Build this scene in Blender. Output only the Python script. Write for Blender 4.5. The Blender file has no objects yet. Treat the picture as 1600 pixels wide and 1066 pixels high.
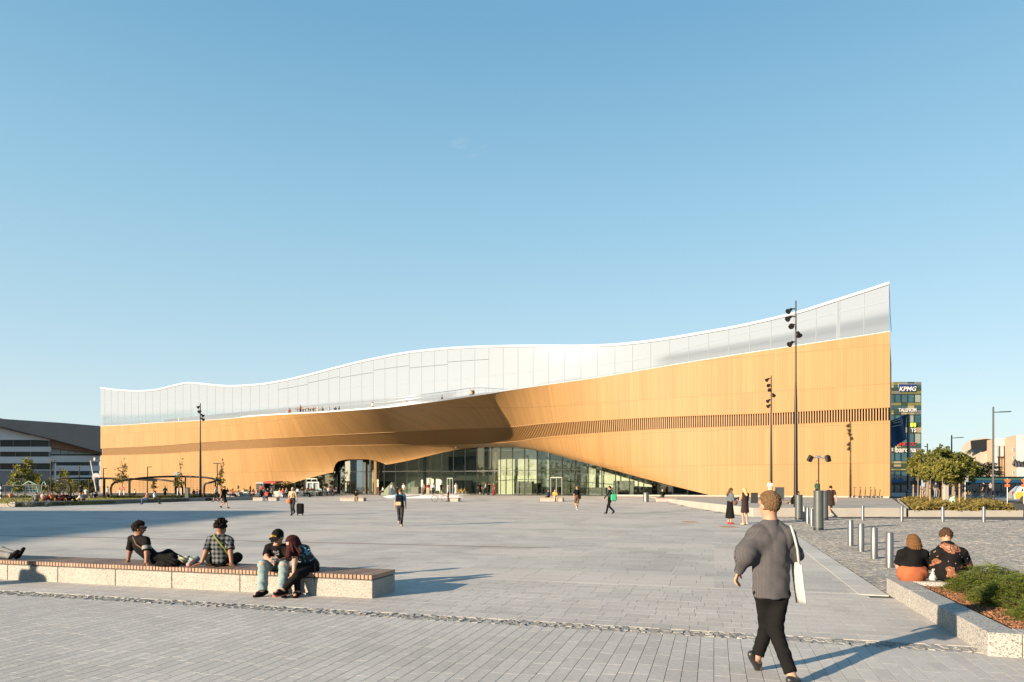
import bpy, bmesh, math, random
import numpy as np
from mathutils import Vector, Matrix, Euler
random.seed(7); RNG = np.random.default_rng(7)
R = math.radians
S = bpy.context.scene
COL = S.collection

# ------------------------------------------------------------------ camera, sky, sun, exposure
F, H, HY, CX = 1067.0, 1.72, 760.0, 800.0      # focal length in photo pixels, eye height, horizon row, centre column
cam_d = bpy.data.cameras.new('camera'); cam = bpy.data.objects.new('camera', cam_d); COL.objects.link(cam)
cam.location = (0, 0, H); cam.rotation_euler = (R(90), 0, 0)
cam_d.sensor_width = 36; cam_d.lens = 36 * F / 1600; cam_d.shift_y = (HY - 533) / 1600
cam_d.clip_end = 6000; cam_d.clip_start = 0.1
S.camera = cam
SUN_AZ = Vector((-0.815, -0.58)).normalized(); SUN_EL = R(14.0)
W = bpy.data.worlds.new('World'); S.world = W; W.use_nodes = True
wn = W.node_tree; wn.nodes.clear()
sky = wn.nodes.new('ShaderNodeTexSky'); sky.sky_type = 'NISHITA'; sky.sun_disc = False
sky.sun_elevation = SUN_EL; sky.sun_rotation = math.atan2(SUN_AZ.x, SUN_AZ.y)
sky.altitude = 0; sky.air_density = 1.0; sky.dust_density = 0.6; sky.ozone_density = 1.6
# clear evening sky: the Nishita sky, its low band evened out into the pale blue haze of the photograph
EXPO = 1.52
tc = wn.nodes.new('ShaderNodeTexCoord'); sx = wn.nodes.new('ShaderNodeSeparateXYZ'); wn.links.new(tc.outputs['Generated'], sx.inputs[0])
ramp = wn.nodes.new('ShaderNodeValToRGB'); wn.links.new(sx.outputs[2], ramp.inputs['Fac'])
def lin(c): return tuple(((k / 255 + 0.055) / 1.055) ** 2.4 if k > 10 else k / 255 / 12.92 for k in c)
SKY = [(0.0, (206, 222, 227)), (0.10, (197, 219, 227)), (0.20, (178, 211, 226)), (0.36, (150, 197, 220)), (0.56, (114, 170, 204)), (1.0, (74, 132, 176))]
while len(ramp.color_ramp.elements) < len(SKY): ramp.color_ramp.elements.new(0.5)
for e, (p_, c_) in zip(ramp.color_ramp.elements, SKY):
    e.position = p_; e.color = (*[k / 2 ** EXPO / 0.15 / 3 for k in lin(c_)], 1)
sc3 = wn.nodes.new('ShaderNodeVectorMath'); sc3.operation = 'SCALE'; sc3.inputs[3].default_value = 3.0; wn.links.new(ramp.outputs[0], sc3.inputs[0])
# a few thin high clouds
mpn = wn.nodes.new('ShaderNodeMapping'); mpn.inputs['Scale'].default_value = (2.0, 2.0, 9.0); wn.links.new(tc.outputs['Generated'], mpn.inputs['Vector'])
cn = wn.nodes.new('ShaderNodeTexNoise'); cn.inputs['Scale'].default_value = 2.1; cn.inputs['Detail'].default_value = 8; cn.inputs['Roughness'].default_value = 0.62; wn.links.new(mpn.outputs[0], cn.inputs['Vector'])
cr = wn.nodes.new('ShaderNodeMapRange'); cr.inputs['From Min'].default_value = 0.69; cr.inputs['From Max'].default_value = 0.85; cr.inputs['To Max'].default_value = 0.3; wn.links.new(cn.outputs['Fac'], cr.inputs['Value'])
mxs = wn.nodes.new('ShaderNodeMix'); mxs.data_type = 'RGBA'; mxs.inputs[0].default_value = 0.9
wn.links.new(sky.outputs[0], mxs.inputs[6]); wn.links.new(sc3.outputs[0], mxs.inputs[7])
mxc = wn.nodes.new('ShaderNodeMix'); mxc.data_type = 'RGBA'; mxc.inputs[7].default_value = tuple(k / 2 ** EXPO / 0.15 for k in lin((232, 236, 236))) + (1,)
wn.links.new(cr.outputs[0], mxc.inputs[0]); wn.links.new(mxs.outputs[2], mxc.inputs[6])
bg = wn.nodes.new('ShaderNodeBackground'); bg.inputs['Strength'].default_value = 0.15
wo = wn.nodes.new('ShaderNodeOutputWorld')
wn.links.new(mxc.outputs[2], bg.inputs['Color']); wn.links.new(bg.outputs[0], wo.inputs['Surface'])
sun_d = bpy.data.lights.new('sun', 'SUN'); sun_d.energy = 5.0; sun_d.angle = R(0.5); sun_d.color = (1.0, 0.80, 0.58)
sun = bpy.data.objects.new('sun', sun_d); COL.objects.link(sun); sun.location = (-40, -30, 40)
ldir = Vector((-SUN_AZ.x * math.cos(SUN_EL), -SUN_AZ.y * math.cos(SUN_EL), -math.sin(SUN_EL)))
sun.rotation_euler = ldir.to_track_quat('-Z', 'Y').to_euler()
S.view_settings.view_transform = 'Standard'; S.view_settings.look = 'None'
S.view_settings.exposure = EXPO; S.view_settings.gamma = 1.0; S.view_settings.use_curve_mapping = False
S.render.engine = 'CYCLES'
S.cycles.max_bounces = 6; S.cycles.transparent_max_bounces = 12; S.cycles.use_denoising = True
S.cycles.caustics_reflective = False; S.cycles.caustics_refractive = False
S.cycles.sample_clamp_indirect = 8

# ------------------------------------------------------------------ materials
MATS = {}
def mat(name, col, rough=0.7, metal=0.0, var=0.08, scale=6.0, bump=0.0, bscale=None, isl=0.0, rnd=0.0, spec=0.4, coat=0.0, coords='pos', col2=None):
    """plain procedural material: base colour with noise mottling, per-island or per-object tone, fine bump"""
    if name in MATS: return MATS[name]
    col = tuple(min(0.85, c * 1.17) for c in col)
    m = bpy.data.materials.new(name); m.use_nodes = True; nt = m.node_tree; N = nt.nodes; L = nt.links
    b = N['Principled BSDF']
    b.inputs['Roughness'].default_value = rough; b.inputs['Metallic'].default_value = metal
    b.inputs['Specular IOR Level'].default_value = spec; b.inputs['Coat Weight'].default_value = coat
    m.diffuse_color = (*col, 1)
    if coords == 'pos': src = N.new('ShaderNodeNewGeometry').outputs['Position']
    else: src = N.new('ShaderNodeTexCoord').outputs['Object']
    if var or isl or rnd or col2:
        nz = N.new('ShaderNodeTexNoise'); nz.inputs['Scale'].default_value = scale; nz.inputs['Detail'].default_value = 5; nz.inputs['Roughness'].default_value = 0.65
        L.new(src, nz.inputs['Vector'])
        rp = N.new('ShaderNodeValToRGB')
        c2 = col2 or tuple(c * (1 + var) for c in col); c1 = col if col2 else tuple(c * (1 - var) for c in col)
        rp.color_ramp.elements[0].position = 0.3; rp.color_ramp.elements[1].position = 0.7
        rp.color_ramp.elements[0].color = (*c1, 1); rp.color_ramp.elements[1].color = (*c2, 1)
        L.new(nz.outputs['Fac'], rp.inputs['Fac']); out = rp.outputs['Color']
        if isl or rnd:
            if isl: v = N.new('ShaderNodeNewGeometry').outputs['Random Per Island']; amp = isl
            else: v = N.new('ShaderNodeObjectInfo').outputs['Random']; amp = rnd
            mr = N.new('ShaderNodeMapRange'); mr.inputs['To Min'].default_value = 1 - amp; mr.inputs['To Max'].default_value = 1 + amp
            L.new(v, mr.inputs['Value'])
            mx = N.new('ShaderNodeMix'); mx.data_type = 'RGBA'; mx.blend_type = 'MULTIPLY'; mx.inputs[0].default_value = 1
            L.new(out, mx.inputs[6]); L.new(mr.outputs[0], mx.inputs[7]); out = mx.outputs[2]
        L.new(out, b.inputs['Base Color'])
    else: b.inputs['Base Color'].default_value = (*col, 1)
    if bump:
        nb = N.new('ShaderNodeTexNoise'); nb.inputs['Scale'].default_value = bscale or scale * 4; nb.inputs['Detail'].default_value = 6
        L.new(src, nb.inputs['Vector'])
        bp = N.new('ShaderNodeBump'); bp.inputs['Strength'].default_value = bump; bp.inputs['Distance'].default_value = 0.02
        L.new(nb.outputs['Fac'], bp.inputs['Height']); L.new(bp.outputs[0], b.inputs['Normal'])
    MATS[name] = m
    return m

def nodes(name):
    m = bpy.data.materials.new(name); m.use_nodes = True; MATS[name] = m
    return m, m.node_tree.nodes, m.node_tree.links, m.node_tree.nodes['Principled BSDF']

def math_node(N, L, op, a, b=None, c=None):
    n = N.new('ShaderNodeMath'); n.operation = op
    for i, v in enumerate((a, b, c)):
        if v is None: continue
        if isinstance(v, (int, float)): n.inputs[i].default_value = v
        else: L.new(v, n.inputs[i])
    return n.outputs[0]

def mixc(N, L, fac, a, b, mode='MIX'):
    n = N.new('ShaderNodeMix'); n.data_type = 'RGBA'; n.blend_type = mode
    for i, v in ((0, fac), (6, a), (7, b)):
        if isinstance(v, (int, float)): n.inputs[i].default_value = v
        elif isinstance(v, tuple): n.inputs[i].default_value = (*v, 1)
        else: L.new(v, n.inputs[i])
    return n.outputs[2]

def granite(name, col, grain=90, dark=0.25, warm=None):
    col = tuple(c * 1.17 for c in col)
    """speckled granite: pale ground with dark and light mineral grains"""
    m, N, L, b = nodes(name)
    pos = N.new('ShaderNodeNewGeometry').outputs['Position']
    v = N.new('ShaderNodeTexVoronoi'); v.inputs['Scale'].default_value = grain; L.new(pos, v.inputs['Vector'])
    sep = N.new('ShaderNodeSeparateColor'); L.new(v.outputs['Color'], sep.inputs[0])
    rp = N.new('ShaderNodeValToRGB'); e = rp.color_ramp.elements
    e[0].position = 0.0; e[0].color = (*[c * dark for c in col], 1)
    e[1].position = 1.0; e[1].color = (*[min(1, c * 1.2) for c in col], 1)
    k = e.new(0.16); k.color = (*[c * 0.45 for c in col], 1)
    k = e.new(0.26); k.color = (*[c * 0.9 for c in col], 1)
    L.new(sep.outputs[0], rp.inputs['Fac'])
    nz = N.new('ShaderNodeTexNoise'); nz.inputs['Scale'].default_value = 2.2; nz.inputs['Detail'].default_value = 4; L.new(pos, nz.inputs['Vector'])
    mr = N.new('ShaderNodeMapRange'); mr.inputs['To Min'].default_value = 0.84; mr.inputs['To Max'].default_value = 1.12; L.new(nz.outputs['Fac'], mr.inputs['Value'])
    L.new(mixc(N, L, 1.0, rp.outputs['Color'], mr.outputs[0], 'MULTIPLY'), b.inputs['Base Color'])
    b.inputs['Roughness'].default_value = 0.75
    bp = N.new('ShaderNodeBump'); bp.inputs['Strength'].default_value = 0.25; bp.inputs['Distance'].default_value = 0.004
    L.new(v.outputs['Distance'], bp.inputs['Height']); L.new(bp.outputs[0], b.inputs['Normal'])
    return m

def paver_mat(name, col, isl=True, amp=0.12, patch=0.0, tint=None):
    col = tuple(c * 1.17 for c in col); tint = tuple(c * 1.17 for c in tint) if tint else None
    """stone paver: tone per stone, fine streaky grain, broad worn patches"""
    m, N, L, b = nodes(name)
    g = N.new('ShaderNodeNewGeometry'); pos = g.outputs['Position']
    rv = g.outputs['Random Per Island'] if isl else N.new('ShaderNodeObjectInfo').outputs['Random']
    mr = N.new('ShaderNodeMapRange'); mr.inputs['To Min'].default_value = 1 - amp; mr.inputs['To Max'].default_value = 1 + amp; L.new(rv, mr.inputs['Value'])
    c = mixc(N, L, 1.0, col, mr.outputs[0], 'MULTIPLY')
    mp = N.new('ShaderNodeMapping'); mp.inputs['Rotation'].default_value = (0, 0, R(16.5)); L.new(pos, mp.inputs['Vector'])
    mp2 = N.new('ShaderNodeMapping'); mp2.inputs['Scale'].default_value = (16, 46, 10); L.new(mp.outputs[0], mp2.inputs['Vector'])
    nz = N.new('ShaderNodeTexNoise'); nz.inputs['Scale'].default_value = 1.0; nz.inputs['Detail'].default_value = 6; nz.inputs['Roughness'].default_value = 0.7; L.new(mp2.outputs[0], nz.inputs['Vector'])
    m2 = N.new('ShaderNodeMapRange'); m2.inputs['From Min'].default_value = 0.3; m2.inputs['From Max'].default_value = 0.7
    m2.inputs['To Min'].default_value = 0.74; m2.inputs['To Max'].default_value = 1.22; L.new(nz.outputs['Fac'], m2.inputs['Value'])
    c = mixc(N, L, 1.0, c, m2.outputs[0], 'MULTIPLY')
    nb = N.new('ShaderNodeTexNoise'); nb.inputs['Scale'].default_value = 0.45; nb.inputs['Detail'].default_value = 5; L.new(pos, nb.inputs['Vector'])
    m3 = N.new('ShaderNodeMapRange'); m3.inputs['From Min'].default_value = 0.3; m3.inputs['From Max'].default_value = 0.7
    m3.inputs['To Min'].default_value = 0.85; m3.inputs['To Max'].default_value = 1.09; L.new(nb.outputs['Fac'], m3.inputs['Value'])
    c = mixc(N, L, 1.0, c, m3.outputs[0], 'MULTIPLY')
    if patch:
        sp = N.new('ShaderNodeSeparateXYZ'); L.new(mp.outputs[0], sp.inputs[0])
        fx = math_node(N, L, 'FLOOR', math_node(N, L, 'DIVIDE', sp.outputs[0], 3.1)); fy = math_node(N, L, 'FLOOR', math_node(N, L, 'DIVIDE', sp.outputs[1], 1.5))
        cb = N.new('ShaderNodeCombineXYZ'); L.new(fx, cb.inputs[0]); L.new(fy, cb.inputs[1])
        wn_ = N.new('ShaderNodeTexWhiteNoise'); L.new(cb.outputs[0], wn_.inputs['Vector'])
        c = mixc(N, L, math_node(N, L, 'MULTIPLY', math_node(N, L, 'GREATER_THAN', wn_.outputs['Value'], 0.72), patch), c, tint or (0.4, 0.36, 0.32))
    # dark spots of grime
    vs = N.new('ShaderNodeTexVoronoi'); vs.inputs['Scale'].default_value = 2.3; vs.inputs['Randomness'].default_value = 1.0; L.new(pos, vs.inputs['Vector'])
    sm = math_node(N, L, 'LESS_THAN', vs.outputs['Distance'], 0.045)
    c = mixc(N, L, math_node(N, L, 'MULTIPLY', sm, 0.35), c, (0.08, 0.08, 0.08))
    L.new(c, b.inputs['Base Color']); b.inputs['Roughness'].default_value = 0.82; b.inputs['Specular IOR Level'].default_value = 0.3
    bp = N.new('ShaderNodeBump'); bp.inputs['Strength'].default_value = 0.35; bp.inputs['Distance'].default_value = 0.006
    L.new(nz.outputs['Fac'], bp.inputs['Height']); L.new(bp.outputs[0], b.inputs['Normal'])
    return m

def glass(name, tint=(0.7, 0.78, 0.72), refl=0.16, rough=0.02, tr=None):
    """window glass: tinted see-through with fresnel reflection"""
    m, N, L, b = nodes(name); N.remove(b)
    t = N.new('ShaderNodeBsdfTransparent'); t.inputs[0].default_value = (*tint, 1)
    g = N.new('ShaderNodeBsdfGlossy'); g.inputs['Roughness'].default_value = rough; g.inputs['Color'].default_value = (0.9, 0.95, 0.95, 1)
    fr = N.new('ShaderNodeFresnel'); fr.inputs[0].default_value = 1.5
    ad = math_node(N, L, 'ADD', fr.outputs[0], refl); ad = math_node(N, L, 'MINIMUM', ad, 0.95)
    mx = N.new('ShaderNodeMixShader'); L.new(ad, mx.inputs[0]); L.new(t.outputs[0], mx.inputs[1]); L.new(g.outputs[0], mx.inputs[2])
    L.new(mx.outputs[0], N['Material Output'].inputs['Surface'])
    return m

# ------------------------------------------------------------------ geometry helpers
class MB:
    """collects shapes, links them as one mesh object"""
    def __init__(s): s.v = []; s.f = []; s.mi = []; s.sm = []; s.cur = 0; s.uv = None
    def add(s, vs, fs, smooth=False):
        n = len(s.v); s.v.extend(tuple(v) for v in vs)
        for f in fs: s.f.append(tuple(i + n for i in f)); s.mi.append(s.cur); s.sm.append(smooth)
        return s
    def box(s, c, size, rz=0.0, ax=None):
        hx, hy, hz = (k / 2 for k in size)
        if ax is None:
            cz, sz = math.cos(rz), math.sin(rz); X = Vector((cz, sz, 0)); Y = Vector((-sz, cz, 0)); Z = Vector((0, 0, 1))
        else: X, Y, Z = ax
        c = Vector(c); vs = [c + X * (a * hx) + Y * (b * hy) + Z * (d * hz) for a in (-1, 1) for b in (-1, 1) for d in (-1, 1)]
        return s.add(vs, [(0, 1, 3, 2), (4, 6, 7, 5), (0, 4, 5, 1), (2, 3, 7, 6), (0, 2, 6, 4), (1, 5, 7, 3)])
    def bar(s, a, b, w, h=None, up=(0, 0, 1)):
        a = Vector(a); b = Vector(b); d = b - a; l = d.length
        if l < 1e-6: return s
        X = d / l; u = Vector(up)
        if abs(X.dot(u)) > 0.99: u = Vector((0, 1, 0))
        Y = u.cross(X).normalized(); Z = X.cross(Y)
        return s.box((a + b) / 2, (l, w, h or w), ax=(X, Y, Z))
    def prism(s, poly, z0, z1):
        n = len(poly); A = sum(poly[i][0] * poly[(i + 1) % n][1] - poly[(i + 1) % n][0] * poly[i][1] for i in range(n))
        if A < 0: poly = poly[::-1]
        z0f = z0 if callable(z0) else (lambda x, y: z0); z1f = z1 if callable(z1) else (lambda x, y: z1)
        vs = [(x, y, z0f(x, y)) for x, y in poly] + [(x, y, z1f(x, y)) for x, y in poly]
        return s.add(vs, [tuple(range(n - 1, -1, -1)), tuple(range(n, 2 * n))] + [(i, (i + 1) % n, (i + 1) % n + n, i + n) for i in range(n)])
    def slab(s, pts, off):
        """flat polygon of 3-D points pushed along the vector off: a solid with thickness"""
        n = len(pts); off = Vector(off); p = [Vector(q) for q in pts]
        nrm = Vector((0, 0, 0))
        for i in range(n): nrm += p[i].cross(p[(i + 1) % n])
        if nrm.dot(off) < 0: p = p[::-1]
        vs = p + [q + off for q in p]
        return s.add(vs, [tuple(range(n - 1, -1, -1)), tuple(range(n, 2 * n))] + [(i, (i + 1) % n, (i + 1) % n + n, i + n) for i in range(n)])
    def tube(s, path, r, n=8, cap=True):
        P = [Vector(p) for p in path]; m = len(P); rs = r if isinstance(r, (list, tuple)) else [r] * m
        base = None; rings = []
        for i in range(m):
            d = (P[min(i + 1, m - 1)] - P[max(i - 1, 0)])
            d = d.normalized() if d.length > 1e-9 else Vector((0, 0, 1))
            if base is None: base = d.orthogonal().normalized()
            base = base - d * base.dot(d)
            base = base.normalized() if base.length > 1e-6 else d.orthogonal().normalized()
            o = d.cross(base)
            rings.append([P[i] + (base * math.cos(2 * math.pi * k / n) + o * math.sin(2 * math.pi * k / n)) * rs[i] for k in range(n)])
        vs = [v for rg in rings for v in rg]
        fs = [(i * n + k, i * n + (k + 1) % n, (i + 1) * n + (k + 1) % n, (i + 1) * n + k) for i in range(m - 1) for k in range(n)]
        s.add(vs, fs, True)
        if cap:
            s.add(rings[0], [tuple(range(n - 1, -1, -1))]); s.add(rings[-1], [tuple(range(n))])
        return s
    def lathe(s, prof, c=(0, 0, 0), n=16, axis=None):
        """prof: (radius, height) pairs turned round the vertical through c (or round axis)"""
        c = Vector(c)
        Z = Vector(axis).normalized() if axis else Vector((0, 0, 1)); X = Z.orthogonal().normalized(); Y = Z.cross(X)
        vs = [c + Z * z + (X * math.cos(2 * math.pi * k / n) + Y * math.sin(2 * math.pi * k / n)) * r for r, z in prof for k in range(n)]
        m = len(prof)
        fs = [(i * n + k, i * n + (k + 1) % n, (i + 1) * n + (k + 1) % n, (i + 1) * n + k) for i in range(m - 1) for k in range(n)]
        s.add(vs, fs, True)
        if prof[0][0] > 1e-4: s.add(vs[:n], [tuple(range(n - 1, -1, -1))])
        if prof[-1][0] > 1e-4: s.add(vs[-n:], [tuple(range(n))])
        return s
    def ball(s, c, r, n=10, m=6, sq=(1, 1, 1)):
        prof = [(max(1e-5, math.sin(math.pi * i / m)), -math.cos(math.pi * i / m)) for i in range(m + 1)]
        c = Vector(c)
        vs = [c + Vector((q[0] * math.cos(2 * math.pi * k / n) * r * sq[0], q[0] * math.sin(2 * math.pi * k / n) * r * sq[1], q[1] * r * sq[2])) for q in prof for k in range(n)]
        return s.add(vs, [(i * n + k, i * n + (k + 1) % n, (i + 1) * n + (k + 1) % n, (i + 1) * n + k) for i in range(m) for k in range(n)], True)
    def mesh(s, name, mats, bevel=0.0, sub=None):
        me = bpy.data.meshes.new(name); org = sub or Vector((0, 0, 0))
        v = np.array([tuple(q) for q in s.v], dtype=float).reshape(-1, 3) - np.array(org)
        me.from_pydata(v.tolist(), [], s.f)
        for m in (mats if isinstance(mats, (list, tuple)) else [mats]): me.materials.append(m)
        me.polygons.foreach_set('material_index', s.mi); me.polygons.foreach_set('use_smooth', s.sm)
        if s.uv is not None:
            l = me.uv_layers.new(name='UVMap'); vi = np.empty(len(me.loops), dtype=np.int32); me.loops.foreach_get('vertex_index', vi)
            l.data.foreach_set('uv', np.array(s.uv, dtype=np.float32)[vi].ravel())
        if bevel:
            bm = bmesh.new(); bm.from_mesh(me)
            bmesh.ops.remove_doubles(bm, verts=bm.verts, dist=1e-5)
            ed = [e for e in bm.edges if len(e.link_faces) == 2 and e.calc_face_angle(0) > R(25)]
            bmesh.ops.bevel(bm, geom=ed, offset=bevel, segments=1, affect='EDGES', clamp_overlap=True)
            bm.to_mesh(me); bm.free()
        me.update()
        return me
    def build(s, name, mats, parent=None, bevel=0.0, kind=None, world=True):
        """shapes are given in world coordinates and stored relative to the parent's base"""
        org = Vector((0, 0, 0)); p = parent if world else None
        while p is not None: org = org + p.location; p = p.parent
        return link(name, s.mesh(name, mats, bevel, org), parent, kind)

def link(name, me, parent=None, kind=None, loc=None):
    o = bpy.data.objects.new(name, me); COL.objects.link(o)
    if parent is not None: o.parent = parent
    if kind: o['kind'] = kind
    if loc is not None: o.location = loc
    return o
def thing(name, label, cat, loc=(0, 0, 0), group=None, rz=0.0, kind=None):
    o = bpy.data.objects.new(name, None); COL.objects.link(o); o.location = loc; o.rotation_euler = (0, 0, rz); o.empty_display_size = 0.2
    return tag(o, label, cat, group, kind)
def tag(o, label=None, cat=None, group=None, kind=None):
    if label: o['label'] = label
    if cat: o['category'] = cat
    if group: o['group'] = group
    if kind: o['kind'] = kind
    return o
def copy_tree(o, parent=None, label=None):
    c = o.copy(); COL.objects.link(c)
    if parent is not None: c.parent = parent
    if label: c['label'] = label
    for ch in list(o.children): copy_tree(ch, c)
    return c

# ------------------------------------------------------------------ the lie of the land
A = Vector((40.1, 72.6)); B = Vector((-87.4, 145.0)); DIR = (B - A).normalized(); NF = Vector((-0.494, -0.869)).normalized()   # facade line, its run and its outward side
TH = R(16.5); E1 = Vector((math.cos(TH), -math.sin(TH))); E2 = Vector((math.sin(TH), math.cos(TH)))                         # the plaza's paving grid
def st(s, t): return E1 * s + E2 * t
def ss(a): a = min(1.0, max(0.0, a)); return a * a * (3 - 2 * a)
def gz(x, y):
    df = (x - A.x) * NF.x + (y - A.y) * NF.y
    return 0.45 * ss((30 - df) / 28)
def gz_np(x, y):
    a = np.clip((30 - ((x - A.x) * NF.x + (y - A.y) * NF.y)) / 28, 0, 1)
    return 0.45 * a * a * (3 - 2 * a)
def G(px, py, z=None):
    """the ground point seen at a photo pixel (or the point at height z)"""
    k = (px - CX) / F; q = (py - HY) / F
    if z is not None: Y = (H - z) / q; return Vector((k * Y, Y, z))
    lo, Y = 3.0, 3.0
    while Y < 400:
        if H - q * Y <= gz(k * Y, Y): break
        lo = Y; Y *= 1.02
    hi = Y
    for _ in range(30):
        m = (lo + hi) / 2
        if H - q * m <= gz(k * m, m): hi = m
        else: lo = m
    return Vector((k * hi, hi, gz(k * hi, hi)))
def P(px, py, Y):
    """the point at depth Y seen at a photo pixel"""
    return Vector(((px - CX) / F * Y, Y, H - (py - HY) / F * Y))
def on_plane(px, py, p0, n):
    d = Vector(((px - CX) / F, 1, -(py - HY) / F)); o = Vector((0, 0, H)); n = Vector(n)
    return o + d * ((Vector(p0) - o).dot(n) / d.dot(n))
def lerp_tab(tab, x):
    xs = [a for a, b in tab]; ys = [b for a, b in tab]
    return np.interp(x, xs, ys)
def smooth_tab(tab):
    """smooth (monotone cubic) curve through a table"""
    xs = np.array([a for a, b in tab], float); ys = np.array([b for a, b in tab], float)
    h = np.diff(xs); d = np.diff(ys) / h; m = np.zeros(len(xs)); m[0] = d[0]; m[-1] = d[-1]
    for i in range(1, len(xs) - 1):
        m[i] = 0 if d[i - 1] * d[i] <= 0 else 2 * d[i - 1] * d[i] / (d[i - 1] + d[i])
    def f(x):
        x = np.asarray(x, float); i = np.clip(np.searchsorted(xs, x) - 1, 0, len(h) - 1); t = (x - xs[i]) / h[i]
        return (2 * t**3 - 3 * t**2 + 1) * ys[i] + (t**3 - 2 * t**2 + t) * h[i] * m[i] + (-2 * t**3 + 3 * t**2) * ys[i + 1] + (t**3 - t**2) * h[i] * m[i + 1]
    return f

# ------------------------------------------------------------------ ground
def sheet(name, xs, ys, dz, m):
    X, Y = np.meshgrid(np.array(xs, float), np.array(ys, float), indexing='ij'); Z = gz_np(X, Y) + dz
    v = np.stack([X, Y, Z], -1).reshape(-1, 3); ny = len(ys)
    f = [(i * ny + j, (i + 1) * ny + j, (i + 1) * ny + j + 1, i * ny + j + 1) for i in range(len(xs) - 1) for j in range(ny - 1)]
    me = bpy.data.meshes.new(name); me.from_pydata(v.tolist(), [], f); me.materials.append(m)
    return tag(link(name, me), kind='structure')
m_ground = mat('street_asphalt', (0.20, 0.19, 0.18), 0.9, var=0.12, scale=0.6, bump=0.3, bscale=40)
gx = sorted(set([-2500, -900, -400] + list(range(-200, 201, 5)) + [400, 900, 2500])); gy = sorted(set([-900, -300, -100] + list(range(-30, 221, 5)) + [300, 500, 1000, 3000]))
tag(sheet('ground', gx, gy, -0.03, m_ground), 'flat grey ground running to the horizon round the plaza')

# kerb line between plaza paving and the sett paved drive on the right
K0 = Vector((6.0, 11.0)); K1 = Vector((14.3, 38.0)); KD = (K1 - K0).normalized(); KN = Vector((KD.y, -KD.x))
def kside(p): return (p - K0).dot(KN)              # > 0: on the drive's side
TERR = [(13.6, 38.6), (22.3, 38.6), (38.6, 69.4), (39.2, 72.6), (16.5, 85.6)]   # raised terrace before the right end of the library
def inpoly(p, poly):
    r = False; j = len(poly) - 1
    for i in range(len(poly)):
        if (poly[i][1] > p[1]) != (poly[j][1] > p[1]) and p[0] < (poly[j][0] - poly[i][0]) * (p[1] - poly[i][1]) / (poly[j][1] - poly[i][1]) + poly[i][0]: r = not r
        j = i
    return r
PLANTER = [st(3.0, 11.95), st(3.0, 8.35), st(9.5, 8.35), st(9.5, 11.95)]          # inside of the near planter
LAWN_E = [(-40.8, 56.5), (-37.2, 76.0)]
def in_view(p, m=60):
    if p[1] < 4.5: return False
    px = CX + F * p[0] / p[1]; py = HY + F * (H - gz(p[0], p[1])) / p[1]
    return -m < px < 1600 + m and py < 1066 + m

def paver_top(rect, tilt=0.0002, drop=0.05, bev=0.0016):
    """one stone: bevelled top and four sides down into the bed (20 triangles)"""
    s0, s1, t0, t1 = rect
    c = [(s0, t0), (s1, t0), (s1, t1), (s0, t1)]; i = [(s0 + bev, t0 + bev), (s1 - bev, t0 + bev), (s1 - bev, t1 - bev), (s0 + bev, t1 - bev)]
    P_ = [st(*q) for q in c]; I_ = [st(*q) for q in i]
    h = [random.uniform(-tilt, tilt) for _ in range(4)]; b = random.uniform(-tilt, tilt)
    vs = [(p.x, p.y, gz(p.x, p.y) - drop) for p in P_] + [(p.x, p.y, gz(p.x, p.y) + b + h[k] - 0.0008) for k, p in enumerate(P_)] + [(p.x, p.y, gz(p.x, p.y) + b + h[k]) for k, p in enumerate(I_)]
    return vs, [(8, 9, 10, 11)] + [(k, (k + 1) % 4, (k + 1) % 4 + 4, k + 4) for k in range(4)] + [(k + 4, (k + 1) % 4 + 4, (k + 1) % 4 + 8, k + 8) for k in range(4)]

bed = mat('joint_sand', (0.045, 0.042, 0.038), 0.95, var=0.2, scale=30)
PV = dict(front=paver_mat('grey_granite_paver', (0.336, 0.322, 0.301), True, 0.075), front1=paver_mat('grey_granite_paver_single', (0.336, 0.322, 0.301), False, 0.075),
          mid=paver_mat('pinkish_granite_paver', (0.347, 0.327, 0.303), True, 0.07), far=paver_mat('plaza_slab', (0.322, 0.308, 0.286), True, 0.10, 0.62, (0.375, 0.345, 0.31)),
          sett=paver_mat('dark_sett', (0.205, 0.198, 0.186), True, 0.22), kerb=paver_mat('pale_kerb_stone', (0.36, 0.345, 0.32), True, 0.06))
plaza = sheet('plaza', np.arange(-75, 46, 2.5), np.arange(2, 140, 2.5), -0.007, bed)
tag(plaza, 'broad granite paved plaza before the library')
front, mid, far = [], [], []
for i in range(-88, 70):
    t = 3.2 - random.random() * 0.42 - (i % 3) * 0.1
    while t < 8.1:
        l = random.choice((0.36, 0.42, 0.42, 0.5)); t1 = min(t + l, 8.12)
        if t1 - t > 0.05: front.append((i * 0.142, i * 0.142 + 0.137, t, t1 - 0.003))
        t += l
for j in range(12):
    t = 8.44 + j * 0.296; s = -13 - random.random()
    while s < 9:
        l = random.choice((0.22, 0.3, 0.3, 0.45)); mid.append((s, s + l - 0.004, t, t + 0.2925)); s += l
s = -14.0
while s < 9:
    mid.append((s, s + 0.9, 12.0, 12.08)); s += 0.905
t = 12.09
while t < 92:
    l = random.choice((0.3, 0.3, 0.45, 0.6)) if t < 40 else random.choice((0.9, 1.2)); s = -75 - random.random()
    while s < 32:
        w = random.choice((0.45, 0.6, 0.6, 0.9)) if t < 40 else random.choice((1.2, 1.8)); far.append((s, s + w - 0.005, t, t + l - 0.005)); s += w
    t += l
def s_kerb(t): return (-0.3 + K0.dot(KN) - t * E2.dot(KN)) / E1.dot(KN)
def clip(r):
    s0, s1, t0, t1 = r; k = s_kerb((t0 + t1) / 2)
    return (s0, min(s1, k), t0, t1) if st(s0, t0).y > 10.3 and s0 < k - 0.02 else r
far = [clip(r) for r in far]; mid = [clip(r) for r in mid]
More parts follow.
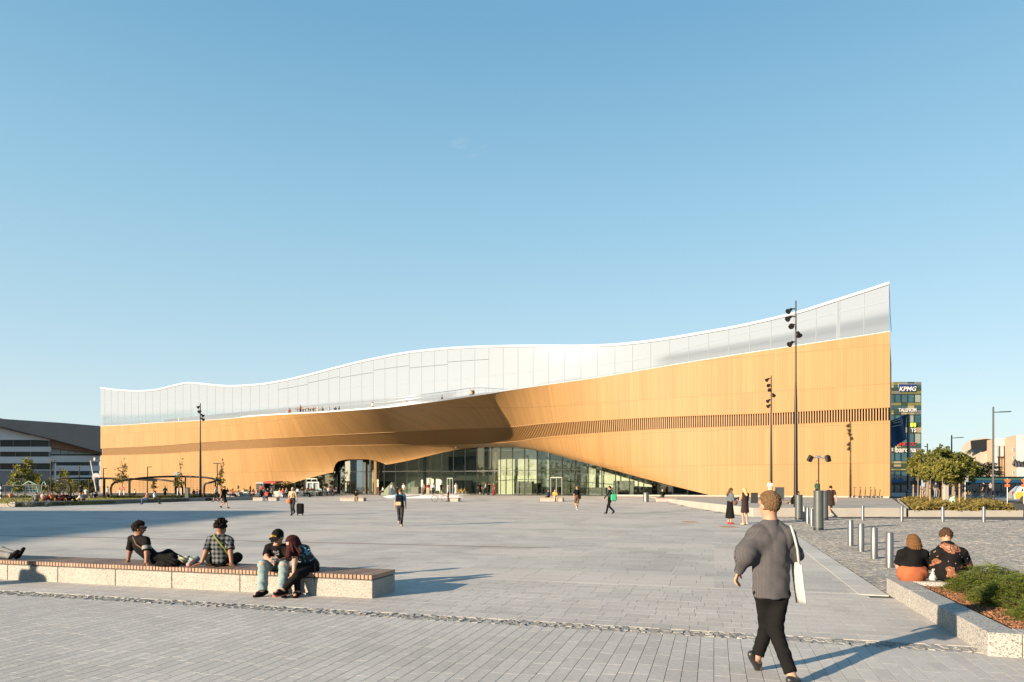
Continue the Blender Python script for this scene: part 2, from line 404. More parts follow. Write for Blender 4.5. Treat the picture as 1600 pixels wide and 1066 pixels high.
def keep(r):
    c = st((r[0] + r[1]) / 2, (r[2] + r[3]) / 2)
    if not in_view(c) or kside(c) > -0.1 and c.y > 10.5 or inpoly(c, PLANTER): return None
    if inpoly(c, TERR): return None
    if (c.x - A.x) * NF.x + (c.y - A.y) * NF.y < 1.0: return None
    if c.y > 50 and c.x < -41 + (c.y - 56.5) * 0.19: return None
    return c
front = [(r, c) for r in front if (c := keep(r)) is not None]
def solo(r):                         # the stones that show largest: those wholly inside the frame's lower edge, nearest first
    c = st((r[0] + r[1]) / 2, (r[2] + r[3]) / 2); py = HY + F * H / c.y; px = CX + F * c.x / c.y
    return c.y if (py < 1075 and -10 < px < 1610) else 99
front.sort(key=lambda rc: solo(rc[0]))
for r, c in front[:290]:
    mb = MB(); vs, fs = paver_top(r); mb.add([(a - c.x, b - c.y, d) for a, b, d in vs], fs); o = link('paver', mb.mesh('paver', PV['front1']), plaza); o.location = (c.x, c.y, 0)
mb = MB()
for r, c in front[290:]: mb.add(*paver_top(r))
mb.build('front_paving', PV['front'], plaza, kind='stuff')
mb = MB()
for r in mid:
    if keep(r) is not None: mb.add(*paver_top(r, 0.0003))
mb.build('bench_paving', PV['mid'], plaza, kind='stuff')
mb = MB()
for r in far:
    if keep(r) is not None: mb.add(*paver_top(r, 0.0003))
mb.build('slab_paving', PV['far'], plaza, kind='stuff')
# rough cobble gutter
mb = MB(); mb.prism([st(-14, 8.12), st(2.72, 8.12), st(2.72, 8.44), st(-14, 8.44)], -0.05, -0.006)
gut = tag(mb.build('gutter', mat('gutter_mortar', (0.19, 0.185, 0.172), 0.95, var=0.35, scale=25, bump=0.5)), 'rough cobble gutter crossing the paving before the bench', kind='structure')
cob = mat('split_cobble', (0.19, 0.185, 0.175), 0.85, var=0.3, scale=25, rnd=0.28, bump=0.5, bscale=60)
def cobble(l, w):
    m_ = MB(); x, y = l / 2, w / 2; j = lambda: random.uniform(-0.009, 0.009)
    b_ = [(-x + j(), -y + j(), -0.04), (x + j(), -y + j(), -0.04), (x + j(), y + j(), -0.04), (-x + j(), y + j(), -0.04)]
    a_ = [(-x + j(), -y + j(), j() + 0.0), (x + j(), -y + j(), j()), (x + j(), y + j(), j()), (-x + j(), y + j(), j())]
    t_ = [(p[0] * 0.72 + j(), p[1] * 0.72 + j(), 0.004 + j() * 0.5) for p in a_]
    m_.add(b_ + a_ + t_, [(8, 9, 10, 11)] + [(k, (k + 1) % 4, (k + 1) % 4 + 4, k + 4) for k in range(4)] + [(k + 4, (k + 1) % 4 + 4, (k + 1) % 4 + 8, k + 8) for k in range(4)])
    return m_.mesh('cobble', cob)
cobs = [cobble(random.uniform(0.055, 0.12), random.uniform(0.07, 0.11)) for _ in range(14)]
n = 0; spots = []
for row in (0, 1, 2):
    s = -11.5
    while s < 2.65:
        l = random.uniform(0.09, 0.15); c = st(s + l / 2, 8.175 + row * 0.105 + random.uniform(-0.02, 0.02))
        if in_view(c, 30): spots.append(c)
        s += l
spots.sort(key=lambda c: c.y)
mb = MB()
for c in spots[296:]:
    a = random.uniform(0, 6.28); l = random.uniform(0.035, 0.055); q = [(c.x + l * math.cos(a + k * 1.571) * random.uniform(.8, 1.3), c.y + l * math.sin(a + k * 1.571) * random.uniform(.7, 1.1)) for k in range(4)]; mb.prism(q, -0.03, random.uniform(-0.002, 0.006))
mb.build('cobble_row', mat('split_cobble_far', (0.19, 0.185, 0.175), 0.85, var=0.3, scale=25, isl=0.28, bump=0.5, bscale=60), gut, kind='stuff')
for c in spots[:296]:
    o = link('cobble', random.choice(cobs), gut, loc=(c.x, c.y, random.uniform(-0.008, 0.001))); o.rotation_euler = (random.uniform(-0.08, 0.08), random.uniform(-0.08, 0.08), -TH + random.uniform(-0.5, 0.5) + random.choice((0, math.pi)))
# slot drain across the plaza
mb = MB(); pts = [G(-40, 836.5), G(300, 843.5), G(640, 851.5), G(860, 856.5)]
for a, b in zip(pts, pts[1:]): mb.bar(a + Vector((0, 0, 0.002)), b + Vector((0, 0, 0.002)), 0.07, 0.012)
mb.build('slot_drain', mat('rusty_slot_drain', (0.06, 0.045, 0.035), 0.8), plaza)
# pale flush kerb stones and the sett paved drive
mb = MB(); s = -0.3
while s < 29:
    for w0, w1 in ((-0.42, 0.0),):
        a = K0 + KD * s; b = K0 + KD * (s + 0.98); q = [a + KN * w0, b + KN * w0, b + KN * w1, a + KN * w1]
        mb.prism([(p.x, p.y) for p in q], -0.05, lambda x, y: gz(x, y) + 0.007)
    s += 0.99
mb.build('kerb_stones', PV['kerb'], plaza, kind='stuff')
drive = MB(); drive.prism([K0 + KN * 0.01, K0 + KN * 22, K1 + KN * 22, K1 + KN * 0.01], -0.05, -0.016)
drive = tag(drive.build('drive', bed), 'drive of small dark setts between the bollards', kind='structure')
mb = MB(); a = 0.02
while a < 28.3:
    w = 0.105 if a < 12 else 0.13; b = 0.02 + random.random() * 0.05
    while b < 16:
        l = random.uniform(0.09, 0.14) if a < 12 else random.uniform(0.14, 0.2)
        p = K0 + KD * a + KN * b
        if in_view(p, 20) and not inpoly(p, PLANTER):
            q = [p, p + KN * (l - 0.012), p + KN * (l - 0.012) + KD * (w - 0.012), p + KD * (w - 0.012)]; zt = [random.uniform(-0.004, 0.004) for _ in range(4)]
            mb.add([(c.x, c.y, -0.03) for c in q] + [(c.x, c.y, gz(c.x, c.y) + zt[k]) for k, c in enumerate(q)], [(4, 5, 6, 7)] + [(k, (k + 1) % 4, (k + 1) % 4 + 4, k + 4) for k in range(4)])
        b += l
    a += w
mb.build('sett_paving', PV['sett'], drive, kind='stuff')
# ------------------------------------------------------------------ the library
def plane_pt(px, py, o):
    """point seen at a pixel on the vertical plane o metres before the facade line"""
    k = (px - CX) / F; Y = (o + A.dot(NF)) / (k * NF.x + NF.y)
    return Vector((k * Y, Y, H - (py - HY) / F * Y))
def ucoord(p): return (p.x - A.x) * DIR.x + (p.y - A.y) * DIR.y
def at_u(u, o, z): q = A + DIR * u + NF * o; return Vector((q.x, q.y, z))
y_top = smooth_tab([(157, 666), (200, 664), (250, 660.5), (300, 658), (350, 655), (400, 650.5), (450, 647.5), (500, 645), (550, 641.5), (600, 637.5), (650, 631.5), (700, 625), (750, 617.5), (800, 609.5), (850, 602), (900, 595), (950, 587.5), (1000, 579), (1050, 570.5), (1100, 562.5), (1150, 554.5), (1200, 547), (1250, 539.5), (1300, 532), (1350, 524.5), (1390.5, 518)])
y_bu = smooth_tab([(157, 701), (250, 696.5), (320, 691), (400, 686.5), (500, 681), (600, 676), (700, 671), (800, 667), (850, 662), (950, 656), (1050, 651), (1200, 645.5), (1300, 640.5), (1390.5, 636.5)])
y_bl = smooth_tab([(157, 712), (250, 709.5), (320, 705), (400, 701), (500, 697.5), (600, 695.5), (700, 695), (800, 690.5), (850, 683.5), (950, 676), (1050, 670), (1200, 665), (1300, 660.5), (1390.5, 657.5)])
y_bot = smooth_tab([(425, 770), (440, 762.5), (462, 753.5), (490, 745.5), (514, 739.5), (560, 732.5), (603, 726.5), (640, 719.5), (670, 712.5), (700, 705.5), (730, 700.8), (760, 699), (800, 699.5), (830, 703), (860, 709), (900, 719.5), (950, 732.5), (1000, 746), (1050, 759), (1100, 771.5), (1118, 776.2)])
y_hump = smooth_tab([(520.5, 737.5), (521.5, 733), (524, 726), (530, 720.5), (545, 718), (570, 717.8), (590, 721), (603.5, 726.4)])
def y_edge(x): return float(y_hump(x)) if 520.5 < x < 603.5 else float(y_bot(x))
def o_top(x): return 11.0 * math.exp(-((x - 630) / (205 if x < 630 else 128)) ** 2) * ss((x - 157) / 120)        # canopy: metres before the facade line
def o_bot(x): return -7.4 * math.exp(-((x - 775) / 165) ** 2) * ss((x - 425) / 70) * ss((1118 - x) / 90)             # arch: metres behind it
BASE_L, BASE_R = 0.44, 0.62

def wood_mat(name, c, shade=1.0):
    """vertical timber boarding: a tone per narrow board, fainter tone per cassette, open joints and level seams, in metres of the cladding's own u,v"""
    m, N, L, b = nodes(name)
    uv = N.new('ShaderNodeTexCoord').outputs['UV']; sp = N.new('ShaderNodeSeparateXYZ'); L.new(uv, sp.inputs[0]); u, v = sp.outputs[0], sp.outputs[1]
    bd = math_node(N, L, 'DIVIDE', u, 0.105); fl = math_node(N, L, 'FLOOR', bd); fr = math_node(N, L, 'FRACT', bd)
    w1 = N.new('ShaderNodeTexWhiteNoise'); w1.noise_dimensions = '1D'; L.new(fl, w1.inputs['W'])
    pu = math_node(N, L, 'FLOOR', math_node(N, L, 'DIVIDE', u, 1.26)); pv = math_node(N, L, 'FLOOR', math_node(N, L, 'DIVIDE', v, 4.2))
    cb = N.new('ShaderNodeCombineXYZ'); L.new(pu, cb.inputs[0]); L.new(pv, cb.inputs[1])
    w2 = N.new('ShaderNodeTexWhiteNoise'); w2.noise_dimensions = '2D'; L.new(cb.outputs[0], w2.inputs['Vector'])
    t1 = N.new('ShaderNodeMapRange'); t1.inputs['To Min'].default_value = 0.91; t1.inputs['To Max'].default_value = 1.09; L.new(w1.outputs['Value'], t1.inputs['Value'])
    t2 = N.new('ShaderNodeMapRange'); t2.inputs['To Min'].default_value = 0.93; t2.inputs['To Max'].default_value = 1.05; L.new(w2.outputs['Value'], t2.inputs['Value'])
    cc = mixc(N, L, 1.0, c, t1.outputs[0], 'MULTIPLY'); cc = mixc(N, L, 1.0, cc, t2.outputs[0], 'MULTIPLY')
    pos = N.new('ShaderNodeNewGeometry').outputs['Position']
    cbs = N.new('ShaderNodeCombineXYZ'); L.new(math_node(N, L, 'MULTIPLY', u, 0.9), cbs.inputs[0]); L.new(math_node(N, L, 'MULTIPLY', v, 0.10), cbs.inputs[1]); nz = N.new('ShaderNodeTexNoise'); nz.inputs['Scale'].default_value = 1.0; nz.inputs['Detail'].default_value = 6; nz.inputs['Roughness'].default_value = 0.7; L.new(cbs.outputs[0], nz.inputs['Vector'])
    t3 = N.new('ShaderNodeMapRange'); t3.inputs['To Min'].default_value = 0.9; t3.inputs['To Max'].default_value = 1.1; L.new(nz.outputs['Fac'], t3.inputs['Value'])
    cc = mixc(N, L, 1.0, cc, t3.outputs[0], 'MULTIPLY')
    gap = math_node(N, L, 'LESS_THAN', fr, 0.13)
    seam = math_node(N, L, 'LESS_THAN', math_node(N, L, 'FRACT', math_node(N, L, 'DIVIDE', v, 4.2)), 0.012)
    cc = mixc(N, L, math_node(N, L, 'MULTIPLY', math_node(N, L, 'MAXIMUM', gap, seam), 0.6), cc, tuple(k * 0.35 for k in c))
    L.new(cc, b.inputs['Base Color']); b.inputs['Roughness'].default_value = 0.55; b.inputs['Specular IOR Level'].default_value = 0.3
    bp = N.new('ShaderNodeBump'); bp.inputs['Strength'].default_value = 0.5; bp.inputs['Distance'].default_value = 0.02
    L.new(math_node(N, L, 'SUBTRACT', 1.0, gap), bp.inputs['Height']); L.new(bp.outputs[0], b.inputs['Normal'])
    return m
m_wood = wood_mat('golden_spruce_boards', (0.272, 0.157, 0.060))
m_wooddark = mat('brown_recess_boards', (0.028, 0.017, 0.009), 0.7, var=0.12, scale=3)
m_slat = mat('spruce_slat', (0.245, 0.142, 0.056), 0.6, var=0.08, scale=2)
m_white = mat('white_roof_coating', (0.30, 0.325, 0.35), 0.6, var=0.02, scale=0.5)
m_plinth = mat('pale_concrete', (0.25, 0.235, 0.21), 0.85, var=0.08, scale=2, bump=0.1)
m_mull = mat('dark_mullion', (0.035, 0.04, 0.04), 0.4, 0.6, var=0.05)
m_steel = mat('pale_steel', (0.45, 0.46, 0.46), 0.35, 0.9, var=0.05)

lib = thing('library', 'long library with golden timber facade, swooping canopy and white glass upper storey', 'building', (-23.6, 108.8, 0.4))
XS = np.unique(np.concatenate([np.arange(157, 425, 4.0), [425], np.arange(426, 640, 1.5), np.arange(640, 1118, 4), [1118], np.arange(1120, 1390.5, 5), [1390.5]]))
def bottom_pt(x):
    o = float(o_bot(x))
    if x <= 425: z = BASE_L
    elif x >= 1118: z = BASE_R
    else: return plane_pt(x, float(y_bot(x)), o), o
    p = plane_pt(x, 700, o); return Vector((p.x, p.y, z)), o
def section(x):
    """key points of the cladding at pixel column x from ground to balcony edge"""
    pb, ob = bottom_pt(x); ot = float(o_top(x)); yb = HY + F * (H - pb.z) / pb.y; yt = float(y_top(x))
    return yb, yt, ob, ot
def clad_pt(x, y):
    yb, yt, ob, ot = section(x); f = (yb - y) / (yb - yt); w = f ** (1.0 + 0.65 * ss((x - 380) / 120) - 1.2 * ss((x - 640) / 150)) if f > 0 else 0.0
    return plane_pt(x, y, ob + (ot - ob) * w)
def strip(name, xs, fa, fb, rows, m, setback=0.0, parent=lib):
    mb = MB(); uv = []; n = rows + 1
    for x in xs:
        ya, yb_ = fa(x), fb(x); run = 0; prev = None
        for k in range(n):
            p = clad_pt(x, ya + (yb_ - ya) * k / rows)
            if setback: p = p - Vector((NF.x, NF.y, -0.3)).normalized() * setback
            if prev is not None: run += (p - prev).length
            prev = p; mb.v.append(tuple(p)); uv.append((ucoord(p), p.z if name != 'soffit' else run))
    for i in range(len(xs) - 1):
        for k in range(rows):
            mb.f.append((i * n + k, (i + 1) * n + k, (i + 1) * n + k + 1, i * n + k + 1)); mb.mi.append(0); mb.sm.append(True)
    mb.uv = uv
    return mb.build(name, m, parent)
ybot_f = lambda x: y_edge(x) if 520.5 < x < 603.5 else section(x)[0]
strip('lower_cladding', XS, ybot_f, lambda x: float(y_bl(x)), 14, m_wood)
strip('upper_cladding', XS, lambda x: float(y_bu(x)), lambda x: float(y_top(x)), 14, m_wood)
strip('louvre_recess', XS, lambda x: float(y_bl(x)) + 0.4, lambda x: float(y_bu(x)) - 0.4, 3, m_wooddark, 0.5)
# timber fins across the recess
mb = MB()
edge_l = [(ucoord(clad_pt(x, float(y_bl(x)))), clad_pt(x, float(y_bl(x)))) for x in XS]; edge_u = [(ucoord(clad_pt(x, float(y_bu(x)))), clad_pt(x, float(y_bu(x)))) for x in XS]
def on_edge(E, u):
    us = [e[0] for e in E]; return Vector([float(np.interp(-u, [-q for q in us], [e[1][k] for e in E])) for k in range(3)])
u = 0.15
while u < 146.2:
    a = on_edge(edge_l, u); b = on_edge(edge_u, u)
    if (b - a).length > 0.3:
        d = (b - a).normalized(); Y_ = Vector((DIR.x, DIR.y, 0)); Y_ = (Y_ - d * Y_.dot(d)).normalized(); Z_ = d.cross(Y_)
        mb.box((a + b) / 2 - Vector((NF.x, NF.y, -0.3)).normalized() * (0.12 if u < 50 else 0.17), ((b - a).length + 0.04, 0.105 if u < 60 else 0.085, 0.2), ax=(d, Y_, Z_))
    u += 0.27 if u < 60 else 0.2
mb.build('louvre_fins', m_slat, lib, kind='stuff')
# pale trim bands along the recess
for nm, E in (('recess_sill', edge_l), ('recess_head', edge_u)):
    mb = MB(); mb.tube([e[1] + Vector((NF.x, NF.y, 0)) * 0.0 for e in E], 0.04, 6); mb.build(nm, m_slat, lib)
# plinth
mb = MB()
for u0, u1, z0, z1 in ((0.0, 31.0, 0.2, 0.75), (96.0, 146.5, 0.1, 0.62)):
    p = [at_u(u0, 0.06, 0), at_u(u1, 0.06, 0), at_u(u1, -0.5, 0), at_u(u0, -0.5, 0)]
    mb.prism([(q.x, q.y) for q in p], z0 - 0.3, z1 - 0.1)
mb.build('plinth', m_plinth, lib)
# roof edge, white upper glass
y_roof = smooth_tab([(157, 605), (180, 608), (215, 610), (240, 608.5), (265, 603), (280, 599.5), (294, 597), (310, 598), (330, 600.2), (360, 602), (400, 600), (440, 594), (480, 585), (520, 574.5), (560, 564.5), (600, 556), (640, 549), (680, 544.5), (720, 541.5), (760, 540), (800, 539), (850, 538.8), (900, 539), (950, 537.5), (1000, 533), (1050, 526), (1100, 517.5), (1150, 508.5), (1200, 497.5), (1250, 485), (1300, 469), (1350, 453), (1390.5, 439.5)])
y_j1 = smooth_tab([(157, 629), (250, 627.5), (400, 624), (440, 619.5), (500, 612), (560, 604), (660, 597), (740, 590), (800, 583.5), (900, 573), (960, 567.5), (1000, 561.5), (1075, 543), (1171, 518.5), (1250, 502), (1320, 486), (1390.5, 470)])
GO = -0.10                                                        # the glass stands a little behind the timber face
US = []; ROOF = []
for x in XS:
    p = plane_pt(x, float(y_roof(x)), 0.03); ROOF.append((ucoord(p), p.z))
TOPZ = [(ucoord(plane_pt(x, 600, min(GO, float(o_top(x))))), clad_pt(x, float(y_top(x))).z) for x in XS]
J1 = [(ucoord(plane_pt(x, float(y_j1(x)), GO)), plane_pt(x, float(y_j1(x)), GO).z) for x in XS]
def interp_u(T, u): return float(np.interp(-u, [-a for a, b in T], [b for a, b in T]))
UEND = ucoord(plane_pt(157, 640, 0))
def frit_mat(name):
    """upper glazing: white printed frit, dense above and thinning towards the foot of each bay (uv.y = share of frit), over glass"""
    m, N, L, b = nodes(name); N.remove(b)
    sp = N.new('ShaderNodeSeparateXYZ'); L.new(N.new('ShaderNodeTexCoord').outputs['UV'], sp.inputs[0])
    d = N.new('ShaderNodeBsdfDiffuse'); d.inputs[0].default_value = (0.285, 0.33, 0.385, 1)
    tl = N.new('ShaderNodeBsdfTranslucent'); tl.inputs[0].default_value = (0.35, 0.38, 0.42, 1)
    w = N.new('ShaderNodeMixShader'); w.inputs[0].default_value = 0.25; L.new(d.outputs[0], w.inputs[1]); L.new(tl.outputs[0], w.inputs[2])
    t = N.new('ShaderNodeBsdfTransparent'); t.inputs[0].default_value = (0.84, 0.88, 0.87, 1)
    mx = N.new('ShaderNodeMixShader'); L.new(sp.outputs[1], mx.inputs[0]); L.new(t.outputs[0], mx.inputs[1]); L.new(w.outputs[0], mx.inputs[2])
    g = N.new('ShaderNodeBsdfGlossy'); g.inputs['Roughness'].default_value = 0.04
    fr = N.new('ShaderNodeFresnel'); fr.inputs[0].default_value = 1.52
    m2 = N.new('ShaderNodeMixShader'); L.new(math_node(N, L, 'ADD', fr.outputs[0], 0.08), m2.inputs[0]); L.new(mx.outputs[0], m2.inputs[1]); L.new(g.outputs[0], m2.inputs[2])
    L.new(m2.outputs[0], N['Material Output'].inputs['Surface'])
    return m
m_frit = frit_mat('fritted_white_glass')
PW = 2.38; k = 0; seams = MB()
def frit_at(z, zb, zt, u):
    f = (z - zb) / (zt - zb); clear = 0.30 if u > 26 else 0.42
    if 26 < u < 56: clear = 0.06
    return (0.72 if u < 26 else 0.5 if u > 120 else 0.62) * (1 - ss((f - clear * 0.25) / (clear * 0.9))) * 1.0 + 0.985 * ss((f - clear * 0.25) / (clear * 0.9)) * ss((f - clear * 0.25) / (clear * 0.9))
while k * PW < UEND - 0.4:
    u0 = k * PW + 0.02; u1 = min((k + 1) * PW, UEND) - 0.02; um = (u0 + u1) / 2
    zt0, zt1 = interp_u(ROOF, u0) - 0.26, interp_u(ROOF, u1) - 0.26
    lw_ = 0.6 if 36 < um < 100 else -0.02; zb0, zb1 = interp_u(TOPZ, u0) - lw_, interp_u(TOPZ, u1) - lw_
    j0, j1 = interp_u(J1, u0), interp_u(J1, u1)
    levels = [(zb0, zb1), (j0, j1)]
    if 50 < um < 92:
        g3 = (k // 3) * 3 + 1.5; hh = 0.5 + 0.08 * ((k // 3) % 2); levels.append((j0 + (zt0 - j0) * hh, j1 + (zt1 - j1) * hh))
    levels.append((zt0, zt1))
    for q in range(len(levels) - 1):
        (a0, a1), (b0, b1) = levels[q], levels[q + 1]
        if b0 - a0 < 0.15: continue
        mb = MB(); uv = []; NR = 6; th = Vector((NF.x, NF.y, 0)) * 0.03
        for r in range(NR + 1):
            f = r / NR; za = a0 + 0.025 + (b0 - a0 - 0.05) * f; zb_ = a1 + 0.025 + (b1 - a1 - 0.05) * f
            for uu, zz in ((u0, za), (u1, zb_)):
                mb.v.append(tuple(at_u(uu, GO, zz))); uv.append((uu, frit_at(zz, max(interp_u(TOPZ, uu), 0), interp_u(ROOF, uu), uu)))
        for r in range(NR): mb.f.append((2 * r + 1, 2 * r, 2 * r + 2, 2 * r + 3)); mb.mi.append(0); mb.sm.append(False)
        mb.uv = uv; mb.build('glass_panel', m_frit, lib)
    if k: seams.bar(at_u(k * PW, GO + 0.005, zb0), at_u(k * PW, GO + 0.005, zt0), 0.065, 0.05)
    k += 1
seams.bar(at_u(4.9, GO - 0.12, interp_u(TOPZ, 4.9)), at_u(4.9, GO - 0.12, interp_u(ROOF, 4.9) - 0.3), 0.4, 0.3)
US_ = np.linspace(0.0, UEND, 62)
for i in range(len(US_) - 1): seams.bar(at_u(US_[i], GO + 0.004, interp_u(J1, US_[i])), at_u(US_[i + 1], GO + 0.004, interp_u(J1, US_[i + 1])), 0.05, 0.055)
seams.build('glazing_bars', mat('pale_grey_bar', (0.215, 0.248, 0.285), 0.8, 0.0, spec=0.05), lib, kind='stuff')
# roof with white rim, end walls and back
DEPTH = 22.0
mb = MB(); ur = np.linspace(0, UEND, 90); n = len(ur); V = []
for u in ur:
    z = interp_u(ROOF, u)
    for o, dz in ((0.0, -0.30), (0.03, -0.28), (0.03, 0.0), (-0.6, -0.02), (-DEPTH * 0.5, -1.0 + 0.15 * math.sin(u * 0.08)), (-DEPTH, -0.6), (-DEPTH, -1.0), (-DEPTH * 0.5, -1.5), (-0.6, -0.5)):
        V.append(at_u(u, o, z + dz))
m_ = 9
mb.add(V, [(i * m_ + k, i * m_ + (k + 1) % m_, (i + 1) * m_ + (k + 1) % m_, (i + 1) * m_ + k) for i in range(n - 1) for k in range(m_)] + [tuple(range(m_)), tuple((n - 1) * m_ + k for k in range(m_ - 1, -1, -1))])
mb.build('roof', m_white, lib)
mb = MB()
for u, sg in ((0.0, 1), (UEND, -1)):
    mb.slab([at_u(u, -0.4, 0.2), at_u(u, -DEPTH, 0.2), at_u(u, -DEPTH, interp_u(TOPZ, u)), at_u(u, -0.4, interp_u(TOPZ, u))], Vector((DIR.x, DIR.y, 0)) * 0.3 * sg)
mb.slab([at_u(0.4, -DEPTH, 0.2), at_u(UEND - 0.4, -DEPTH, 0.2), at_u(UEND - 0.4, -DEPTH, 13), at_u(0.4, -DEPTH, 13)], Vector((NF.x, NF.y, 0)) * 0.25)
mb.uv = [(ucoord(Vector(v)), v[2]) for v in mb.v]
mb.build('end_wall', m_wood, lib)
mb = MB()
for u, sg in ((0.02, 1), (UEND - 0.02, -1)):
    mb.slab([at_u(u, -0.5, interp_u(TOPZ, u)), at_u(u, -DEPTH, interp_u(TOPZ, u)), at_u(u, -DEPTH, interp_u(ROOF, u) - 1.1), at_u(u, -0.5, interp_u(ROOF, u) - 0.5)], Vector((DIR.x, DIR.y, 0)) * 0.05 * sg)
mb.build('end_glazing', glass('clear_end_glass', (0.8, 0.86, 0.85), 0.1), lib)
# floor of the upper storey with its white nosing, the balcony floor included
mb = MB(); V = []; xs2 = XS[::2] if XS[-1] == XS[::2][-1] else np.append(XS[::2], XS[-1])
for x in xs2:
    p = clad_pt(x, float(y_top(x))); u = ucoord(p)
    e = p + Vector((NF.x, NF.y, 0)) * 0.03
    wv = 0.20 if 380 < x < 800 else 0.05
    q = plane_pt(x, 600, -DEPTH + 0.3); b = at_u(max(0.3, min(ucoord(q), UEND - 0.3)), -DEPTH + 0.3, p.z)
    V += [e + Vector((0, 0, -0.02)), e + Vector((0, 0, wv)), b + Vector((0, 0, wv * 0.2)), b + Vector((0, 0, -0.3))]
n = len(xs2)
mb.add(V, [(i * 4 + k, (i + 1) * 4 + k, (i + 1) * 4 + (k + 1) % 4, i * 4 + (k + 1) % 4) for i in range(n - 1) for k in range(4)])
mb.build('upper_floor', m_white, lib)
mb = MB(); mb.slab([at_u(0.6, -14, 13.5), at_u(UEND - 1, -14, 13.5), at_u(UEND - 1, -14, 17), at_u(0.6, -14, 19)], Vector((NF.x, NF.y, 0)) * 0.2)
mb.build('inner_wall', mat('pale_interior', (0.8, 0.82, 0.84), 0.8, var=0.1, scale=0.3), lib)
# balcony railing: glass with a steel handrail on thin posts
xr = np.arange(396, 812, 4.0); top = []; mb = MB(); gl = MB()
for i, x in enumerate(xr):
    p = clad_pt(x, float(y_top(x))) - Vector((NF.x, NF.y, 0)) * 0.5; hgt = 1.15 * ss(min((x - 394) / 90, (815 - x) / 90)) + 0.1
    q = p + Vector((0, 0, hgt)); top.append(q)
    if i % 3 == 0: mb.bar(p, q, 0.05)
mb.tube(top, 0.035, 6); mb.build('balcony_rail', m_steel, lib)
bal = MB()
for i in range(0, len(xr) - 1):
    for q in (0.35, 0.7):
        a_, b_ = clad_pt(xr[i], float(y_top(xr[i]))) - Vector((NF.x, NF.y, 0)) * 0.5, clad_pt(xr[i + 1], float(y_top(xr[i + 1]))) - Vector((NF.x, NF.y, 0)) * 0.5
        bal.bar(a_.lerp(top[i], q), b_.lerp(top[i + 1], q), 0.02)
bal.build('balcony_wires', m_steel, lib, kind='stuff')

# ground floor glazing under the arch
m_lobby = glass('lobby_glass', (0.78, 0.82, 0.775), 0.015)
def foot(x, o=None):
    p = plane_pt(x, 700, float(o_bot(x)) - 0.15 if o is None else o); return Vector((p.x, p.y, 0.38))
bx = [432]; 
while bx[-1] < 1114:
    q = foot(bx[-1]); dx = 2.05 * F / q.y * (0.80 if bx[-1] < 600 else 0.9); bx.append(bx[-1] + dx)
bars = MB(); TR, DR = 4.1, 2.95
bx = [x for x in bx if not 522 < x < 588]
for i in range(len(bx) - 1):
    x0, x1 = bx[i], min(bx[i + 1], 1116)
    if x0 < 522 < x1: x1 = 522
    p0, p1 = foot(x0), foot(x1); t0 = bottom_pt(x0)[0].z + 0.12; t1 = bottom_pt(x1)[0].z + 0.12
    cuts = [0.42, TR, 99]
    lo0 = lo1 = 0.42
    for c in (TR, 99):
        h0, h1 = min(c, t0), min(c, t1)
        if min(h0 - lo0, h1 - lo1) > 0.12 or max(h0 - lo0, h1 - lo1) > 0.5:
            mb = MB(); d = Vector((NF.x, NF.y, 0)) * 0.02
            mb.slab([Vector((p0.x, p0.y, lo0 + 0.02)), Vector((p1.x, p1.y, lo1 + 0.02)), Vector((p1.x, p1.y, max(h1, lo1 + 0.05) - 0.01)), Vector((p0.x, p0.y, max(h0, lo0 + 0.05) - 0.01))], d)
            mb.build('pane', m_lobby, lib)
        lo0, lo1 = h0, h1
    bars.bar(Vector((p0.x, p0.y, 0.4)) + d * 2, Vector((p0.x, p0.y, t0 + 0.1)) + d * 2, 0.11, 0.14)
    if t0 > TR and t1 > TR: bars.bar(Vector((p0.x, p0.y, TR)) + d * 2.5, Vector((p1.x, p1.y, TR)) + d * 2.5, 0.08, 0.08)
    bars.bar(Vector((p0.x, p0.y, 0.42)) + d * 2.5, Vector((p1.x, p1.y, 0.42)) + d * 2.5, 0.1, 0.12)
bars.build('lobby_frame', m_mull, lib, kind='stuff')
# doors
m_frame = mat('pale_door_frame', (0.2, 0.22, 0.2), 0.5, 0.2)
for x0, x1 in ((861.5, 879), (668, 676), (700, 708.5), (480, 497)):
    mb = MB(); q0, q1 = foot(x0), foot(x1); d = Vector((NF.x, NF.y, 0)) * 0.22
    for q in (q0, q0.lerp(q1, 0.5), q1): mb.bar(q + d + Vector((0, 0, 0.05)), q + d + Vector((0, 0, 2.6)), 0.12)
    mb.bar(q0 + d + Vector((0, 0, 2.6)), q1 + d + Vector((0, 0, 2.6)), 0.14); mb.build('door', m_frame, lib)
# entrance drum: curved glass under the low bulge, timber jamb
c0 = foot(562, -5.3); rd = 3.95
mb = MB(); fr_ = MB(); segs = 12
for i in range(segs):
    a0, a1 = R(185 + i * 180 / segs), R(185 + (i + 1) * 180 / segs); off = R(-29.7)
    q0 = Vector((c0.x + rd * math.cos(a0 + off), c0.y + rd * math.sin(a0 + off), 0.42)); q1 = Vector((c0.x + rd * math.cos(a1 + off), c0.y + rd * math.sin(a1 + off), 0.42))
    zt = 7.2
    p_ = MB(); inw = (c0 - q0).normalized() * 0.03; inw.z = 0
    p_.slab([q0, q1, Vector((q1.x, q1.y, TR - 0.05)), Vector((q0.x, q0.y, TR - 0.05))], inw); p_.slab([Vector((q0.x, q0.y, TR + 0.05)), Vector((q1.x, q1.y, TR + 0.05)), Vector((q1.x, q1.y, zt)), Vector((q0.x, q0.y, zt))], inw)
    p_.build('drum_pane', glass('drum_glass', (0.6, 0.68, 0.67), 0.30) if 'drum_glass' not in MATS else MATS['drum_glass'], lib)
    fr_.bar(q0, Vector((q0.x, q0.y, zt)), 0.07); fr_.bar(Vector((q0.x, q0.y, TR)), Vector((q1.x, q1.y, TR)), 0.1)
fr_.build('drum_frame', m_mull, lib)
